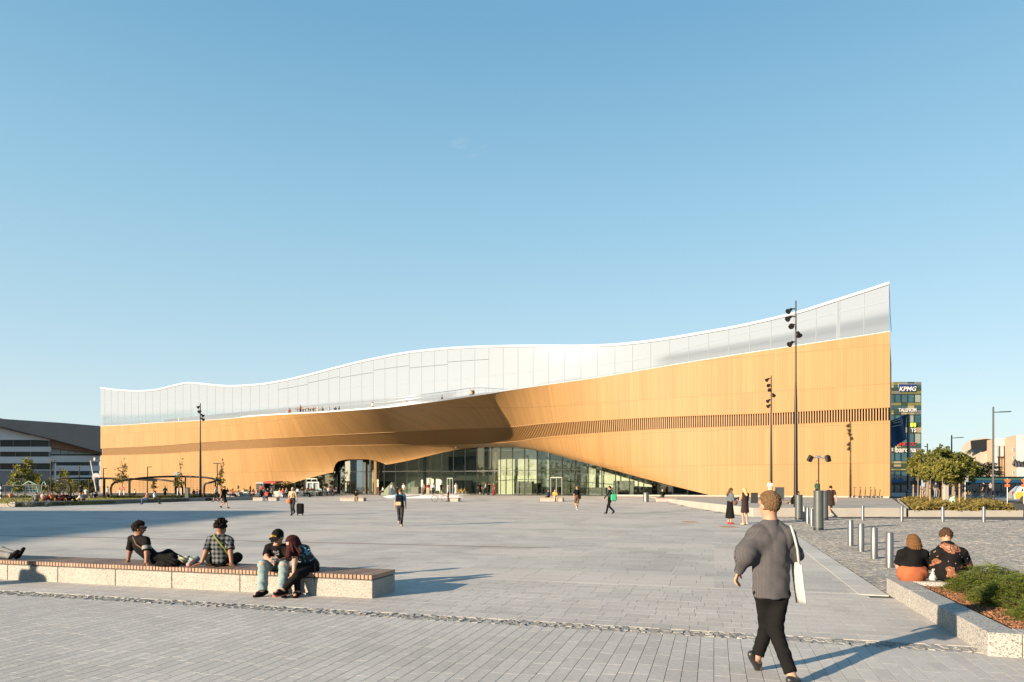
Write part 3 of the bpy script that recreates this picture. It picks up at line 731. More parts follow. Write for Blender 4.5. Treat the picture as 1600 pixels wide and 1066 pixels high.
for x in (586.5,):
    mb = MB(); q = foot(x, -2.4); mb.bar(q, q + Vector((0, 0, 5.6)), 0.4, 0.3); mb.uv = [(v[0], v[2]) for v in mb.v]; mb.build('timber_jamb', m_wood, lib)
# the lobby behind: floor, ceiling, pale rear wall, counters, columns, hanging sheets
mb = MB(); V = []; xs3 = np.arange(436, 1114, 12)
m_in = mat('lobby_wall', (0.66, 0.66, 0.56), 0.9, var=0.06, scale=0.4)
q = [at_u(27, -0.6, 0), at_u(97, -0.6, 0), at_u(97, -DEPTH + 0.5, 0), at_u(27, -DEPTH + 0.5, 0)]
mb.prism([(p.x, p.y) for p in q], 0.30, 0.40); mb.build('lobby_floor', mat('lobby_floor', (0.42, 0.40, 0.36), 0.5), lib)
mb = MB()
q = [at_u(27, -8.6, 0), at_u(97, -8.6, 0), at_u(97, -DEPTH + 0.5, 0), at_u(27, -DEPTH + 0.5, 0)]
mb.prism([(p.x, p.y) for p in q], 7.4, 7.7); mb.build('lobby_ceiling', mat('lobby_ceiling', (0.45, 0.46, 0.42), 0.9), lib)
mb = MB(); mb.slab([at_u(30, -12.5, 0.4), at_u(95, -12.5, 0.4), at_u(95, -12.5, 3.4), at_u(30, -12.5, 3.4)], Vector((NF.x, NF.y, 0)) * 0.15); mb.build('lobby_wall', m_in, lib)
mb = MB(); mb.slab([at_u(28, -12.6, 3.4), at_u(96, -12.6, 3.4), at_u(96, -12.6, 7.6), at_u(28, -12.6, 7.6)], Vector((NF.x, NF.y, 0)) * 0.15); mb.build('gallery_wall', mat('gallery_wall', (0.5, 0.49, 0.44), 0.9, var=0.15, scale=0.5), lib)
mb = MB(); mb.slab([at_u(58, -10.5, 4.2), at_u(64, -10.5, 4.2), at_u(64, -10.5, 6.6), at_u(58, -10.5, 6.6)], Vector((NF.x, NF.y, 0)) * 0.3); mb.build('dark_screen', m_mull, lib)
mb = MB()
for u, o, w, h, dpt in ((36, -7, 6, 1.15, 0.8), (44, -8, 3, 1.2, 0.8), (50, -11, 3, 2.1, 0.4), (62, -11, 4, 2.3, 0.5), (70, -10, 3, 1.2, 0.5), (78, -11, 3, 2.2, 0.6), (33, -9, 3, 2.1, 0.5)):
    p = at_u(u, o, 0.4 + h / 2); mb.box(p, (w, dpt, h), math.atan2(DIR.y, DIR.x))
mb.build('counter', mat('dark_counter', (0.10, 0.105, 0.10), 0.5), lib)
mb = MB()
for u in (40, 54, 68, 82):
    p = at_u(u, -9, 0.4); mb.tube([p, p + Vector((0, 0, 7.0))], 0.28, 10)
mb.build('column', m_plinth, lib)
# small spotlights let into the timber soffit
for x, y in ((488, 750), (523, 739.5), (602, 725.5), (712, 700)):
    mb = MB(); p = clad_pt(x, y - 1.0); mb.ball(p - Vector((0, 0, 0.03)), 0.10, 8, 4); mb.build('soffit_spot', m_steel, lib)

# ------------------------------------------------------------------ terrace before the right end
m_conc = mat('terrace_concrete', (0.25, 0.235, 0.21), 0.85, var=0.08, scale=0.8, bump=0.15, bscale=20)
mb = MB(); mb.prism(TERR, -0.1, 0.5); 
tag(mb.build('terrace', m_conc, bevel=0.02), 'raised pale terrace with a low front wall at the right end of the library', kind='structure')
# ------------------------------------------------------------------ granite bench with timber top
m_bgran = granite('bench_granite', (0.235, 0.222, 0.198), 120, 0.35)
m_plank = mat('brown_bench_board', (0.20, 0.125, 0.085), 0.55, var=0.18, scale=5, rnd=0.22, bump=0.15, bscale=60)
BS1, BT0, BT1, BL = -5.02, 9.41, 10.2, 9.2
o_ = st(BS1 - BL / 2, (BT0 + BT1) / 2)
bench = thing('bench', 'long granite bench topped with narrow brown boards, four people sitting on it', 'bench', (o_.x, o_.y, 0))
def bx_st(mb, s0, s1, t0, t1, z0, z1):
    mb.prism([st(s0, t0), st(s1, t0), st(s1, t1), st(s0, t1)], z0, z1); return mb
js = [BS1]
for l in (1.28, 1.12, 1.36, 1.2, 1.3, 1.2, 1.3): js.append(js[-1] - l)
for i in range(len(js) - 1):
    bx_st(MB(), js[i + 1] + 0.004, js[i] - (0.004 if i else 0), BT0 + 0.01, BT1 - 0.01, -0.02, 0.272).build('granite_block', m_bgran, bench, bevel=0.008)
bx_st(MB(), js[-1] + 0.02, BS1 - 0.02, BT0 + 0.03, BT1 - 0.03, 0.273, 0.291).build('dark_bearer', m_mull, bench)
pm = MB(); pm.prism([E1 * -0.026 + E2 * -0.4, E1 * 0.026 + E2 * -0.4, E1 * 0.026 + E2 * 0.4, E1 * -0.026 + E2 * 0.4], 0.0, 0.066)
pme = pm.mesh('plank', m_plank, 0.003); N_PL = int(BL / 0.067)
for i in range(N_PL):
    c = st(BS1 - 0.03 - i * 0.067, (BT0 + BT1) / 2); link('plank', pme, bench, loc=(c.x - o_.x, c.y - o_.y, 0.292 + random.uniform(-0.001, 0.001)))

# ------------------------------------------------------------------ granite planter with mulch and junipers
PH = 0.24; ps0, pt0, ps1, pt1, pw = 2.66, 8.0, 9.6, 12.26, 0.3
o_ = st((ps0 + ps1) / 2, (pt0 + pt1) / 2)
m_pgran = granite('planter_granite', (0.255, 0.247, 0.23), 95, 0.25)
planter = thing('planter', 'low granite planter in the near right corner, filled with bark mulch and junipers', 'planter', (o_.x, o_.y, 0))
def wall_run(a0, a1, fixed, along):
    a = a0
    while a < a1 - 0.05:
        b = min(a + 1.45, a1); mb = MB()
        if along == 't': bx_st(mb, fixed, fixed + pw, a + 0.003, b - 0.003, -0.02, PH)
        else: bx_st(mb, a + 0.003, b - 0.003, fixed, fixed + pw, -0.02, PH)
        mb.build('granite_block', m_pgran, planter, bevel=0.008); a = b
wall_run(pt0, pt1, ps0, 't'); wall_run(ps0 + pw + 0.002, ps1, pt0, 's'); wall_run(ps0 + pw + 0.002, ps1, pt1 - pw, 's')
m_soil = mat('dark_soil', (0.07, 0.045, 0.03), 0.95, var=0.3, scale=30)
bx_st(MB(), ps0 + pw - 0.02, ps1, pt0 + pw - 0.02, pt1 - pw + 0.02, 0.0, 0.15).build('soil', m_soil, planter)
m_mulch = mat('bark_chip', (0.15, 0.072, 0.034), 0.9, var=0.3, scale=20, isl=0.7)
mb = MB()
for _ in range(15000):
    s_, t_ = random.uniform(ps0 + pw + 0.02, 4.6), random.uniform(pt0 + pw + 0.02, pt1 - pw - 0.02); p = st(s_, t_); l = random.uniform(0.01, 0.045)
    e = Euler((random.uniform(-0.5, 0.5), random.uniform(-0.5, 0.5), random.uniform(0, 6.3))).to_matrix()
    mb.box((p.x, p.y, 0.155 + random.random() * 0.03), (l, l * random.uniform(0.2, 0.5), 0.006), ax=(e.col[0], e.col[1], e.col[2]))
mb.build('bark_mulch', m_mulch, planter, kind='stuff')

def leafmat(name, col, col2, trans=0.35):
    col = tuple(c * 1.17 for c in col); col2 = tuple(c * 1.17 for c in col2)
    m, N, L, b = nodes(name)
    g = N.new('ShaderNodeNewGeometry'); rp = N.new('ShaderNodeValToRGB'); rp.color_ramp.elements[0].color = (*col, 1); rp.color_ramp.elements[1].color = (*col2, 1)
    L.new(g.outputs['Random Per Island'], rp.inputs['Fac']); L.new(rp.outputs[0], b.inputs['Base Color']); b.inputs['Roughness'].default_value = 0.6; b.inputs['Specular IOR Level'].default_value = 0.25
    tl = N.new('ShaderNodeBsdfTranslucent'); L.new(rp.outputs[0], tl.inputs[0]); mx = N.new('ShaderNodeMixShader'); mx.inputs[0].default_value = trans
    L.new(b.outputs[0], mx.inputs[1]); L.new(tl.outputs[0], mx.inputs[2]); L.new(mx.outputs[0], N['Material Output'].inputs['Surface'])
    return m
m_jun = leafmat('juniper_green', (0.032, 0.06, 0.011), (0.18, 0.205, 0.038), 0.3)
m_bark = mat('grey_brown_bark', (0.13, 0.10, 0.075), 0.9, var=0.3, scale=20, bump=0.4)
def juniper(label, s_, t_, r, h, ns):
    c = st(s_, t_); t = thing('juniper_shrub', label, 'shrub', (c.x, c.y, 0.15), 'spreading junipers in the near planter')
    mb = MB(); sm = MB()
    for i in range(ns):
        a = random.uniform(0, 6.283); q = random.random() ** 0.6
        b0 = Vector((c.x, c.y, 0.15)) + Vector((math.cos(a), math.sin(a), 0)) * q * r * 0.8; b0.z += h * (1.05 - q * q) * random.uniform(0.3, 0.9)
        a2 = a + random.uniform(-0.9, 0.9); el = random.uniform(-0.05, 0.7) * (1.1 - 0.5 * q); d = Vector((math.cos(a2) * math.cos(el), math.sin(a2) * math.cos(el), math.sin(el))); L_ = random.uniform(0.09, 0.2)
        sd = d.cross(Vector((0, 0, 1))).normalized(); up = sd.cross(d)
        for k in range(18):
            f = k / 18; p = b0 + d * L_ * f - up * 0.05 * f * f; sg = 1 if k % 2 else -1
            e = (d * 0.75 + sd * sg * random.uniform(0.5, 1.0) + up * random.uniform(-0.35, 0.6)).normalized() * random.uniform(0.018, 0.042) * (1.25 - f); w = (d * 0.5 - sd * sg * 0.5 + up * random.uniform(-.5, .5)).normalized() * random.uniform(0.004, 0.008)
            mb.add([p, p + e * 0.5 + w, p + e, p + e * 0.5 - w], [(0, 1, 2, 3)])
        if i % 25 == 0: sm.tube([Vector((c.x, c.y, 0.14)), b0.lerp(Vector((c.x, c.y, 0.2)), 0.4), b0], [0.012, 0.008, 0.004], 5)
    mb.build('foliage', m_jun, t); sm.build('stem', m_bark, t)
for a in (('spreading green juniper behind the seated man in the patterned shirt', 3.9, 11.62, 0.68, 0.43, 1700), ('wide juniper in the middle of the near planter, lit mulch before it', 3.95, 10.5, 0.8, 0.45, 2300),
          ('juniper nearest the camera in the near planter at the photo edge', 4.0, 9.3, 0.78, 0.42, 2200), ('juniper farthest right along the back wall of the near planter', 5.0, 11.6, 0.7, 0.40, 1300), ('juniper at the photo edge behind the middle one in the near planter', 4.75, 10.6, 0.7, 0.42, 1300)):
    juniper(*a)

# ------------------------------------------------------------------ trees
def leaves(mb, c, rad, n, size, clumps, shell=0.55, drop=0.0):
    """leaf-sized faces gathered in clumps through an ellipsoid"""
    cs = []
    for _ in range(clumps):
        d = Vector((random.gauss(0, 1), random.gauss(0, 1), random.gauss(0, 1))).normalized() * (shell + (1 - shell) * random.random()); cs.append(d)
    per = max(1, n // clumps); cr = 0.9 / clumps ** 0.4
    for d in cs:
        k = cr * random.uniform(0.6, 1.2)
        for _ in range(per):
            q = d + Vector((random.gauss(0, 1), random.gauss(0, 1), random.gauss(0, 0.8))) * k * 0.5
            p = Vector((c[0] + q.x * rad[0], c[1] + q.y * rad[1], c[2] + q.z * rad[2]))
            a = Vector((random.gauss(0, 1), random.gauss(0, 1), random.gauss(0, 0.6))).normalized(); b = a.orthogonal().normalized(); b = (b * math.cos(1.0 * random.random() * 6) + a.cross(b) * math.sin(random.random() * 6)).normalized() if random.random() < 2 else b
            s_ = size * random.uniform(0.6, 1.3)
            mb.add([p - a * s_, p + b * s_ * 0.55, p + a * s_, p - b * s_ * 0.55], [(0, 1, 2, 3)])
m_leafA = leafmat('sunlit_olive_leaf', (0.08, 0.092, 0.017), (0.22, 0.205, 0.045)); m_leafB = leafmat('deep_green_leaf', (0.04, 0.055, 0.012), (0.14, 0.14, 0.03)); m_leafC = leafmat('young_tree_leaf', (0.07, 0.062, 0.015), (0.20, 0.16, 0.04))
def tree(name, label, base, h, crowns, n, size, m, tr=0.1, group=None, clumps=40, trunk_top=None, cat='tree', shell=0.55):
    t = thing(name, label, cat, base, group); base = Vector(base)
    mb = MB()
    for (cx, cy, cz, rx, ry, rz) in crowns:
        v = rx * ry * rz; tot = sum(q[3] * q[4] * q[5] for q in crowns)
        leaves(mb, base + Vector((cx, cy, cz)), (rx, ry, rz), int(n * v / tot), size, max(6, int(clumps * v / tot)), shell)
    mb.build('crown', m, t)
    k = MB(); tt = trunk_top or h * 0.8
    path = [base + Vector((random.uniform(-0.03, 0.03) * i, random.uniform(-0.03, 0.03) * i, tt * i / 5)) for i in range(6)]
    k.tube(path, [tr * (1.15 - 0.9 * i / 5) for i in range(6)], 8)
    for _ in range(9):
        i = random.randint(2, 4); a = random.uniform(0, 6.28); cr = random.choice(crowns)
        e = path[i] + Vector((math.cos(a) * cr[3] * 0.7, math.sin(a) * cr[4] * 0.7, h * 0.12 + random.random() * h * 0.1))
        k.tube([path[i], path[i].lerp(e, 0.5) + Vector((0, 0, -0.02 * h)), e], [tr * 0.4, tr * 0.25, tr * 0.1], 5)
    k.build('trunk', m_bark, t)
    return t

# ------------------------------------------------------------------ bollards and dark posts
m_brush = mat('brushed_steel', (0.13, 0.134, 0.136), 0.4, 0.7, var=0.06, scale=20)
m_dpost = mat('dark_green_grey_paint', (0.055, 0.065, 0.065), 0.45, 0.3, var=0.1, scale=4)
def bollard_mesh():
    body = MB(); body.lathe([(0.076, -0.05), (0.076, 0.705), (0.07, 0.715)], n=20); cap = MB(); cap.lathe([(0.0735, 0.715), (0.0735, 0.735), (0.068, 0.742), (0.0, 0.744)], n=20)
    return body.mesh('post', m_brush), cap.mesh('cap', m_brush)
bb, bc = bollard_mesh()
for x, y, lab in ((1329, 853, 'steel bollard fourth in the near row, farthest from the seated couple'), (1345.5, 862, 'steel bollard third in the near row beside the drive'), (1366, 873, 'steel bollard second in the near row, one short of the seated woman'), (1390, 887, 'steel bollard nearest the seated woman in orange trousers'),
                  (1256.5, 815, 'steel bollard beside the left dark pillar'), (1262, 818.5, 'steel bollard midway between the two nearer dark pillars'), (1268.5, 822, 'steel bollard just left of the nearest dark pillar'),
                  (1348, 813, 'steel bollard before the concrete terrace wall with two shadows beside it'), (1409, 815, 'steel bollard where the terrace wall meets the far planter'), (1473, 815.5, 'steel bollard before the middle of the far planter'), (1537, 816, 'steel bollard before the right end of the far planter')):
    p = G(x, y); t = thing('bollard', lab, 'bollard', p, 'steel bollards along the drive'); link('post', bb, t); link('cap', bc, t)
for x, y, h, lab in ((1248, 812, 1.28, 'dark cylindrical pillar left of the small steel bollards'), (1279, 828.5, 1.56, 'nearest and tallest dark cylindrical pillar right of the walking man'), (1288, 812.5, 1.50, 'dark cylindrical pillar half hidden behind the nearest pillar')):
    p = G(x, y); t = thing('pillar', lab, 'pillar', p, 'dark cylindrical pillars'); r = 0.185
    mb = MB(); mb.lathe([(r, 0.10), (r, h - 0.06)], p, 24); mb.build('drum', m_dpost, t)
    mb = MB(); mb.lathe([(r + 0.006, 0), (r + 0.006, 0.10)], p, 24); mb.build('foot_ring', m_mull, t)
    mb = MB(); mb.lathe([(r + 0.012, h - 0.06), (r + 0.012, h - 0.01), (r - 0.02, h), (0.0, h + 0.005)], p, 24); mb.build('rim', m_dpost, t)

# ------------------------------------------------------------------ spotlight masts
m_pole = mat('dark_bronze_paint', (0.014, 0.012, 0.011), 0.4, 0.4, var=0.1)
m_lens = mat('pale_lens', (0.3, 0.3, 0.29), 0.15, 0.0, var=0.02)
def mast(label, base, top_y, lamps, r0, r1, lr, px):
    base = Vector(base); t = thing('spotlight_mast', label, 'light mast', base); Y = base.y; top = P(px, top_y, Y); top.x = base.x
    mb = MB(); mb.tube([base - Vector((0, 0, 0.05)), base.lerp(top, 0.5), base.lerp(top, 0.62), top], [r0, (r0 + r1) / 2, r1 * 1.25, r1], 14); mb.build('pole', m_pole, t)
    for lx, ly, kind in lamps:
        c = P(lx, ly, Y); sx_ = 1 if c.x > base.x else -1; at = Vector((base.x, base.y, c.z + lr * 0.5)); lm = MB()
        lm.bar(at, Vector((c.x - sx_ * lr * 0.1, c.y, c.z + lr * 0.4)), lr * 0.35)
        d = {'l': Vector((-0.75, -0.35, -0.55)), 'f': Vector((-0.25, -0.9, -0.35)), 'r': Vector((0.55, 0.6, -0.55))}[kind].normalized()
        lm.lathe([(lr * 0.35, -lr * 1.0), (lr * 0.5, -lr * 0.7), (lr * 0.45, -lr * 0.2), (lr * 0.95, lr * 0.8), (lr * 0.98, lr * 0.95), (lr * 0.85, lr * 0.9)], c, 14, d)
        sp = lm.build('spotlight', m_pole, t)
        ln = MB(); ln.lathe([(lr * 0.84, lr * 0.80), (0.0, lr * 0.86)], c, 14, d); ln.build('lens', m_lens, sp)
p = P(1243.5, 806, 40); p.z = 0.5
mast('tallest dark spotlight mast right of centre, rising past the roof line', p, 470, [(1234, 485, 'l'), (1233, 497, 'l'), (1236, 509.5, 'f'), (1248, 522, 'r'), (1236, 536.5, 'l')], 0.125, 0.04, 0.175, 1243.5)
p = P(1205, 790, 66); p.z = 0.5
mast('shorter dark spotlight mast throwing its shadow on the timber wall', p, 587, [(1199.5, 593, 'l'), (1200.5, 602, 'f'), (1202, 609, 'f'), (1208.5, 617, 'r'), (1201, 626, 'l'), (1201.5, 634, 'l')], 0.135, 0.05, 0.19, 1205)
mast('dark spotlight mast by the ball court at the left end of the library', G(313, 781.5), 630, [(310.5, 636, 'l'), (312.5, 643, 'f'), (316, 649, 'r'), (316.5, 655, 'r')], 0.17, 0.06, 0.22, 313)

# twin speaker post
p = P(1279, 790, 50); p.z = gz(p.x, p.y) if not inpoly((p.x, p.y), TERR) else 0.5
t = thing('loudspeaker_post', 'slim post carrying a grey box light on each side, behind the dark pillars', 'light post', p)
top = P(1279, 712, 50); mb = MB(); mb.tube([p, Vector((p.x, p.y, top.z))], 0.05, 10); mb.build('pole', m_pole, t)
mb = MB(); pts = [P(1269, 714, 50), P(1272, 716, 50), P(1275, 714.5, 50), P(1279, 714.5, 50), P(1283, 714.5, 50), P(1286, 717, 50), P(1289, 714, 50)]; mb.tube(pts, 0.035, 6); mb.box(P(1279, 714, 50), (0.3, 0.15, 0.2)); mb.build('bracket', m_steel, t)
for x, a in ((1265.5, 0.35), (1294, -0.35)):
    c = P(x, 716.5, 50); e = Euler((0.3, a, 0)).to_matrix(); mb = MB(); mb.box(c, (0.26, 0.34, 0.46), ax=(e.col[0], e.col[1], e.col[2])); bx_ = mb.build('box_light', m_pole, t, bevel=0.02)
    mb = MB(); mb.box(c + e.col[0] * (0.15 if x < 1279 else -0.15), (0.06, 0.30, 0.42), ax=(e.col[0], e.col[1], e.col[2])); mb.build('back_plate', m_brush, bx_)

# ------------------------------------------------------------------ far planter, its plants, staked trees
FP = [(22.4, 38.6), (28.9, 38.6), (30.4, 41.5), (47, 69), (38.9, 69)]
t = fplant = thing('planter', 'long pale concrete planter of ground cover and staked trees right of the terrace', 'planter', (30, 45, 0))
mb = MB()
n = len(FP); ctr = Vector((34, 55))
inn = [(x + (ctr.x - x) / (Vector((x, y)) - ctr).length * 0.35, y + (ctr.y - y) / (Vector((x, y)) - ctr).length * 0.35) for x, y in FP]
for i in range(n):
    j = (i + 1) % n; mb.prism([FP[i], FP[j], inn[j], inn[i]], -0.05, 0.36 if i in (0, 1) else 0.5)
mb.build('kerb', m_conc, t)
mb = MB(); mb.prism(inn, 0.0, 0.34); mb.build('soil', m_soil, t)
m_gc = leafmat('ground_cover_leaf', (0.07, 0.065, 0.014), (0.19, 0.135, 0.032), 0.3)
mb = MB()
for _ in range(9000):
    f, g_ = random.random(), random.random() ** 1.6; a = Vector(FP[0]).lerp(Vector(FP[4]), g_); b = Vector(FP[1]).lerp(Vector(FP[3]), g_); q = a.lerp(b, 0.04 + 0.9 * f)
    hgt = 0.34 + random.random() * (0.18 + 0.22 * (math.sin(q.x * 1.9) * math.cos(q.y * 1.3) + 0.6))
    a_ = Vector((random.gauss(0, 1), random.gauss(0, 1), random.gauss(0.5, 0.5))).normalized(); b_ = a_.orthogonal().normalized(); s_ = random.uniform(0.05, 0.13); c = Vector((q.x, q.y, hgt))
    mb.add([c - a_ * s_, c + b_ * s_ * 0.6, c + a_ * s_, c - b_ * s_ * 0.6], [(0, 1, 2, 3)])
mb.build('ground_cover', m_gc, t, kind='stuff')
m_stake = mat('raw_timber_stake', (0.20, 0.13, 0.075), 0.7, var=0.15, scale=8)
def stake(x, yb, yt, Y, label):
    b = P(x, yb, Y); tp = P(x + random.uniform(-0.3, 0.3), yt, Y); t = thing('tree_stake', label, 'stake', (b.x, b.y, 0.34), 'timber tree stakes in the far planter')
    mb = MB(); mb.tube([Vector((b.x, b.y, 0.3)), tp], [0.065, 0.06], 8); mb.build('post', m_stake, t)
    mb = MB(); mb.lathe([(0.07, -0.04), (0.07, 0.04)], tp - Vector((0, 0, 0.3)), 10); mb.build('tie', m_mull, t)
for i, (x, yt, Y) in enumerate(((1427, 757.5, 66), (1438.5, 759, 62), (1441.5, 760, 66), (1453.3, 757.5, 56), (1473.8, 756, 50), (1476.5, 757, 58), (1499.2, 756, 50))):
    b = P(x, 780, Y); yb = HY + F * (H - 0.35) / Y
    stake(x, yb, yt, Y, ('timber stake farthest left among the staked trees', 'timber stake left of a close pair by the far planter trees', 'timber stake right of a close pair by the far planter trees', 'tall timber stake in the middle of the far planter', 'thick pale timber stake before the stone block in the far planter', 'timber stake just behind the thick pale stake', 'timber stake farthest right in the far planter')[i])
for i, (x, Y, top, cw, lab) in enumerate(((1434, 64, 705, 1.5, 'slim staked tree with a pointed top before the glass office block'), (1453, 60, 708, 1.6, 'staked olive green tree in the middle of the far planter'), (1474, 54, 712, 1.5, 'staked tree with a broad pale crown behind the thick stake'), (1492, 56, 716, 1.4, 'staked tree at the right end of the far planter by the white sign'))):
    b = P(x, 780, Y); b.z = 0.34; zt = H - (top - HY) / F * Y; zc0 = H + 6 / F * Y
    tree('young_tree', lab, b, zt, [(0, 0, (zt + zc0) / 2 - 0.34, cw * 0.55, cw * 0.55, (zt - zc0) / 2 * 0.85), (0.2, 0.1, (zt + zc0) / 2 - 0.8, cw * 0.72, cw * 0.72, (zt - zc0) / 2 * 0.6), (0, 0, zt - 0.34 - 0.7, 0.4, 0.4, 0.8)], 4200, 0.09, m_leafA, 0.06, 'staked trees in the far planter', 130, zt * 0.85, shell=0.35)
for i, (x, Y, top, bot, cw, lab) in enumerate(((1449, 71, 701, 765, 1.9, 'rounded green tree beside the glass office block'), (1470, 73, 696, 768, 1.9, 'dense tree with the highest crown behind the staked trees'), (1490, 72, 699, 765, 2.0, 'large rounded tree under the small street lamp'), (1506, 80, 716, 768, 1.7, 'low tree behind the white sign board'), (1532, 130, 721, 757, 3.6, 'grey green tree standing before the cream apartment house'))):
    b = P(x, 780, Y); b.z = 0.4; zt = H - (top - HY) / F * Y; zb = H - (bot - HY) / F * Y
    tree('street_tree', lab, b, zt, [(0, 0, (zt + zb) / 2 + 0.4 - 0.4, cw, cw, (zt - zb) / 2 * 0.85), (cw * 0.4, 0, zt - 1.9, cw * 0.65, cw * 0.6, 1.4), (-cw * 0.5, 0.3, zt - 2.6, cw * 0.6, cw * 0.6, 1.4)], 6500, 0.125, m_leafB, 0.2, 'trees beyond the drive', 170, shell=0.4)

# ------------------------------------------------------------------ glass office block with signs
OY = 140.0; on = Vector((-0.12, -0.99, 0)).normalized(); o0 = P(1416, 760, OY)
def OF(x, y, out=0.0): return on_plane(x, y, o0, on) + on * out
off = thing('office_block', 'glass office block with company signs in bands of green and yellow panels', 'building', (o0.x, o0.y, 0.4))
m_opan = [mat('olive_panel', (0.09, 0.09, 0.03), 0.4, var=0.05), mat('cream_panel', (0.17, 0.15, 0.09), 0.4, var=0.05), mat('teal_panel', (0.02, 0.045, 0.05), 0.25, var=0.05), mat('grey_panel', (0.08, 0.085, 0.09), 0.4, var=0.05), mat('dark_green_panel', (0.02, 0.03, 0.022), 0.3, var=0.05)]
m_owin = mat('blue_green_window', (0.015, 0.05, 0.065), 0.08, 0.0, var=0.4, scale=0.4, spec=0.8)
m_ocur = mat('pale_blind', (0.13, 0.16, 0.14), 0.6, var=0.1)
mb = MB(); mb.slab([OF(1380, 597), OF(1439.5, 597), OF(1439.5, 783), OF(1380, 783)], -on * 18); mb.build('wall', m_opan[4], off)
bands = [(597, 602, 3), (602, 606.5, 2), (606.5, 611, 4), (611, 616, 0), (629.5, 634, 0), (634, 640.5, 2), (641, 645, 3), (645, 648, 1), (661, 666.5, 4), (668, 676.5, 1), (694, 699, 2), (700, 706.5, 3), (721, 724.5, 0), (726, 729.5, 4), (733, 735, 1)]
for y0, y1, k in bands:
    for j, (x0, x1) in enumerate(((1381, 1396), (1396.4, 1407.6), (1408, 1417.6), (1418, 1428), (1428.4, 1439.3))):
        kk = k if random.random() < 0.72 else random.choice((0, 1, 3, 4)); mb = MB(); mb.slab([OF(x0, y0), OF(x1, y0), OF(x1, y1 - 0.3), OF(x0, y1 - 0.3)], on * 0.12); mb.build('panel', m_opan[kk], off)
for y0, y1 in ((616.5, 629), (648.5, 660.5), (677, 693.5), (707.5, 720.5), (736.5, 752), (758, 776)):
    for x0, x1 in ((1383, 1397), (1397.8, 1406.8), (1407.8, 1417.2), (1418, 1427.6), (1428.4, 1438.6)):
        fr = MB()
        for a, b in (((x0, y0), (x1, y0)), ((x1, y0), (x1, y1)), ((x1, y1), (x0, y1)), ((x0, y1), (x0, y0))): fr.bar(OF(*a, 0.1), OF(*b, 0.1), 0.1)
        w = fr.build('window', m_mull, off)
        g_ = MB(); g_.slab([OF(x0, y0), OF(x1, y0), OF(x1, y1), OF(x0, y1)], on * 0.05); g_.build('pane', m_owin if random.random() < 0.62 or y0 > 700 else m_ocur, w)
def text3d(txt, size, depth, m, at, right, up, parent, name='sign_lettering', align='CENTER', bold=0.0, shear=0.0, fit=None):
    cu = bpy.data.curves.new('tmp_text', 'FONT'); cu.body = txt; cu.size = size; cu.extrude = depth / 2; cu.align_x = align; cu.align_y = 'CENTER'; cu.offset = bold; cu.shear = shear; cu.resolution_u = 2
    ob = bpy.data.objects.new('tmp_text', cu); COL.objects.link(ob); dg = bpy.context.evaluated_depsgraph_get(); me = bpy.data.meshes.new_from_object(ob.evaluated_get(dg)); bpy.data.objects.remove(ob); bpy.data.curves.remove(cu)
    right = Vector(right).normalized(); up = Vector(up).normalized(); nn = right.cross(up); w = max((v.co.x for v in me.vertices), default=1) - min((v.co.x for v in me.vertices), default=0)
    kx = fit / w if fit else 1.0
    org = Vector((0, 0, 0)); p_ = parent
    while p_ is not None: org = org + p_.location; p_ = p_.parent
    at = Vector(at)
    for v in me.vertices: v.co = at + right * v.co.x * kx + up * v.co.y + nn * v.co.z - org
    me.materials.clear(); me.materials.append(m); me.name = name
    return link(name, me, parent)
def scribble(parent, name, at, right, up, w, h, m, n, d):
    """lettering too blurred to read: a row of short upright strokes joined by low bars"""
    rg = random.Random(n * 7 + 1); right = Vector(right).normalized(); up = Vector(up).normalized(); at = Vector(at); mb = MB(); nn = right.cross(up)
    for i in range(n):
        x = (i / (n - 1) - 0.5) * w; hh = h * rg.choice((0.6, 0.6, 1.0)); mb.box(at + right * x + up * (hh / 2 - h * 0.3), (w / n * 0.42, hh, d), ax=(right, up, nn))
        if rg.random() < 0.6 and i < n - 1: mb.box(at + right * (x + w / n * 0.5) + up * (rg.choice((-0.25, 0.2)) * h), (w / n * 0.6, h * 0.16, d * 0.8), ax=(right, up, nn))
    return mb.build(name, m, parent, kind='stuff')
m_wsign = mat('white_sign_paint', (0.36, 0.37, 0.38), 0.5, var=0.02); m_bsign = mat('deep_blue_sign', (0.008, 0.02, 0.075), 0.4, var=0.05); m_rsign = mat('dull_red_sign', (0.28, 0.03, 0.03), 0.5, var=0.05); m_lime = mat('lime_sign', (0.32, 0.5, 0.04), 0.5, var=0.15, scale=2)
orx = Vector((0.99, -0.12, 0)); uz = Vector((0, 0, 1)); px2m = OY / F
sg = thing('company_sign', 'four white italic capitals over four dark blue squares at the top of the office block', 'sign', OF(1416, 607, 0.3))
for x in (1406.3, 1412.9, 1419.8, 1426.8):
    mb = MB(); mb.slab([OF(x - 3.0, 600.7, 0.2), OF(x + 3.0, 600.7, 0.2), OF(x + 3.0, 606, 0.2), OF(x - 3.0, 606, 0.2)], on * 0.15); mb.build('blue_square', m_bsign, sg); mb = MB(); mb.slab([OF(x - 3.35, 600.2, 0.14), OF(x + 3.35, 600.2, 0.14), OF(x + 3.35, 606, 0.14), OF(x - 3.35, 606, 0.14)], on * 0.05); mb.build('white_border', m_wsign, sg)
mb = MB(); mb.slab([OF(1404, 606, 0.18), OF(1430.5, 606, 0.18), OF(1430.5, 612.8, 0.18), OF(1404, 612.8, 0.18)], on * 0.1); mb.build('backing', m_bsign, sg)
text3d('KPMG', 7.6 * px2m * 1.3, 0.1, m_wsign, OF(1416.3, 608.6, 0.42), orx, uz, sg, bold=0.02, shear=0.25, fit=25.5 * px2m)
